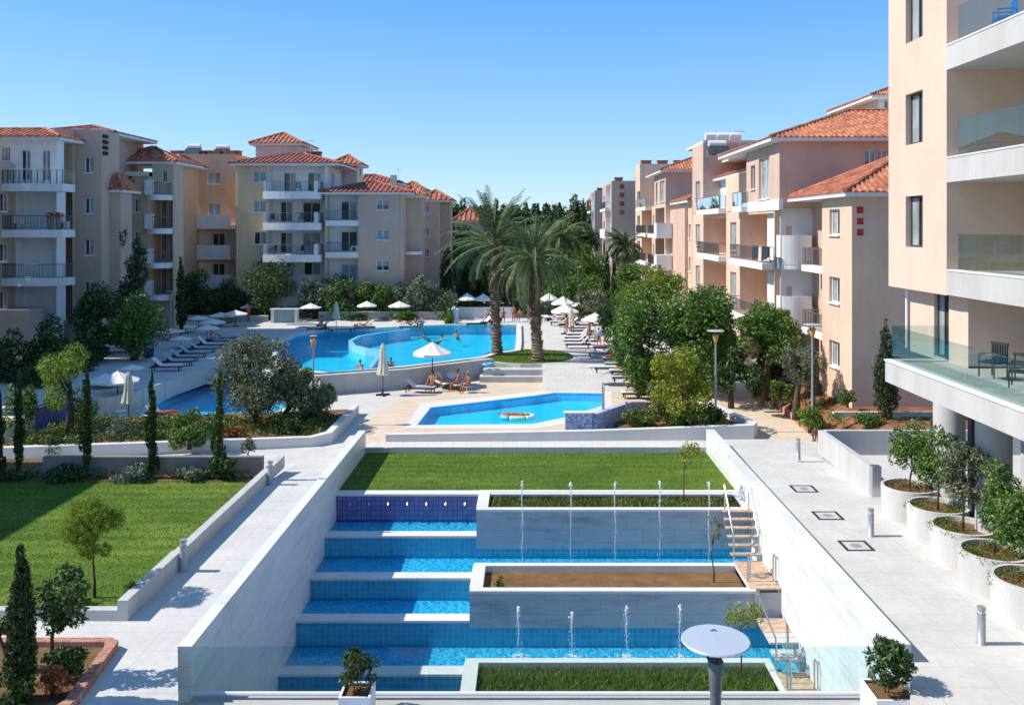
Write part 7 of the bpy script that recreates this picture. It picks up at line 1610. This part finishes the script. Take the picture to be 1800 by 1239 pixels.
person(off(deckz(858, 568), 0, 0, 0), 2.8, 'sit', 'skin_t', 'suit_r', 'hair', 'seated bather in red between the slide and the taller palm', True)
person(off(deckz(1018, 566), 0, 0, 0), 2.0, 'sit', 'skin_t', 'suit_b', 'hair', 'seated person in dark clothes behind the lounger stack', True)
person(off(P_(640, 581, .2), 0, 0, 0), math.pi / 2, 'recline', 'skin', 'suit_r', 'hair', 'person reclining on the pink towelled far lounger')
person(off(P_(722, 580, .2), 0, 0, 0), math.pi / 2, 'recline', 'skin_t', 'suit_b', 'hair', 'person reclining before the silver tree')
person(off(P_(742, 580, .2), 0, 0, 0), 2.4, 'sit', 'skin_t', 'suit_k', 'hair', 'person sitting right of the lounger before the silver tree', True)
person(P_(437, 566, .2), 1.2, 'stand', 'skin_d', 'suit_r', 'hair', 'person standing in the shade at the end of the left lounger row', True)
person(off(P_(382, 606, .2), 0, 0, 0), -math.pi / 2, 'recline', 'skin', 'suit_w', 'hair', 'person in white reclining in the shaded left row', True)
person(off(P_(285, 742, -.8), 0, 0, -.02), -1.3, 'lie', 'skin_d', 'suit_r', 'hair', 'sunbather on the red towel beside the fourth cypress')
person(off(P_(905, 734, -.86), 0, 0, -.35), 1.3, 'lie', 'skin_d', 'suit_r', 'hair', 'bather lying across the inflatable raft')

for px, py, z, rz, ps, su, lb in ((868, 567, .2, 1.0, 'stand', 'suit_r', 'bather standing just left of the taller palm trunk'), (914, 565, .2, 2.8, 'sit', 'suit_r', 'bather sitting between the two palm trunks near the white wall'), (1036, 598, .2, 1.2, 'stand', 'suit_b', 'person standing at the heads of the stacked loungers'), (1000, 566, .2, 2.0, 'stand', 'suit_k', 'person in black shorts walking near the far end of the deck'), (566, 582, .2, 1.5, 'sit', 'suit_k', 'bather sitting on the lounger left of the folded far parasol'), (1150, 690, -.7, 1.4, 'recline', 'suit_k', 'sunbather half hidden by the yellow green tree')):
    x, y, zz = deckz(px, py) if px > 900 else G_(px, py, z); person((x, y, zz), rz, ps, 'skin_t', su, 'hair', lb, su != 'suit_k')
for px, py, lb in ((985, 572, 'white lounger end on under the farthest parasol'), (1140, 694, 'raised lounger under the yellow green tree branches'), (1058, 628, 'lounger in front of the big dark tree between two others'), (1090, 648, 'lounger just below the half covered parasol')):
    lounger(LR, deckz(px, py), .05, lb, 'loungers on the right deck')
# more parasols on the left shaded row
for a in ((318, 590, 40, 68, .2, 'shaded parasol in front of the blue barrel row'), (402, 551, 36, 86, .2, 'small sunlit parasol between two others at the end of the left row'), (232, 640, 40, 54, .2, 'shaded parasol behind the folded beige one')): umbrella(*a)

for a in ((1046, 548, 48, 72, .2, 'pale parasol between the lounger stack and the carob tree'), (1062, 575, 44, 66, .2, 'parasol brushing the left leaves of the carob tree'), (1022, 527, 36, 88, .2, 'small far parasol right of the three white ones'), (365, 570, 40, 73, .2, 'shaded parasol over the end of the blue grey loungers')): umbrella(*a)
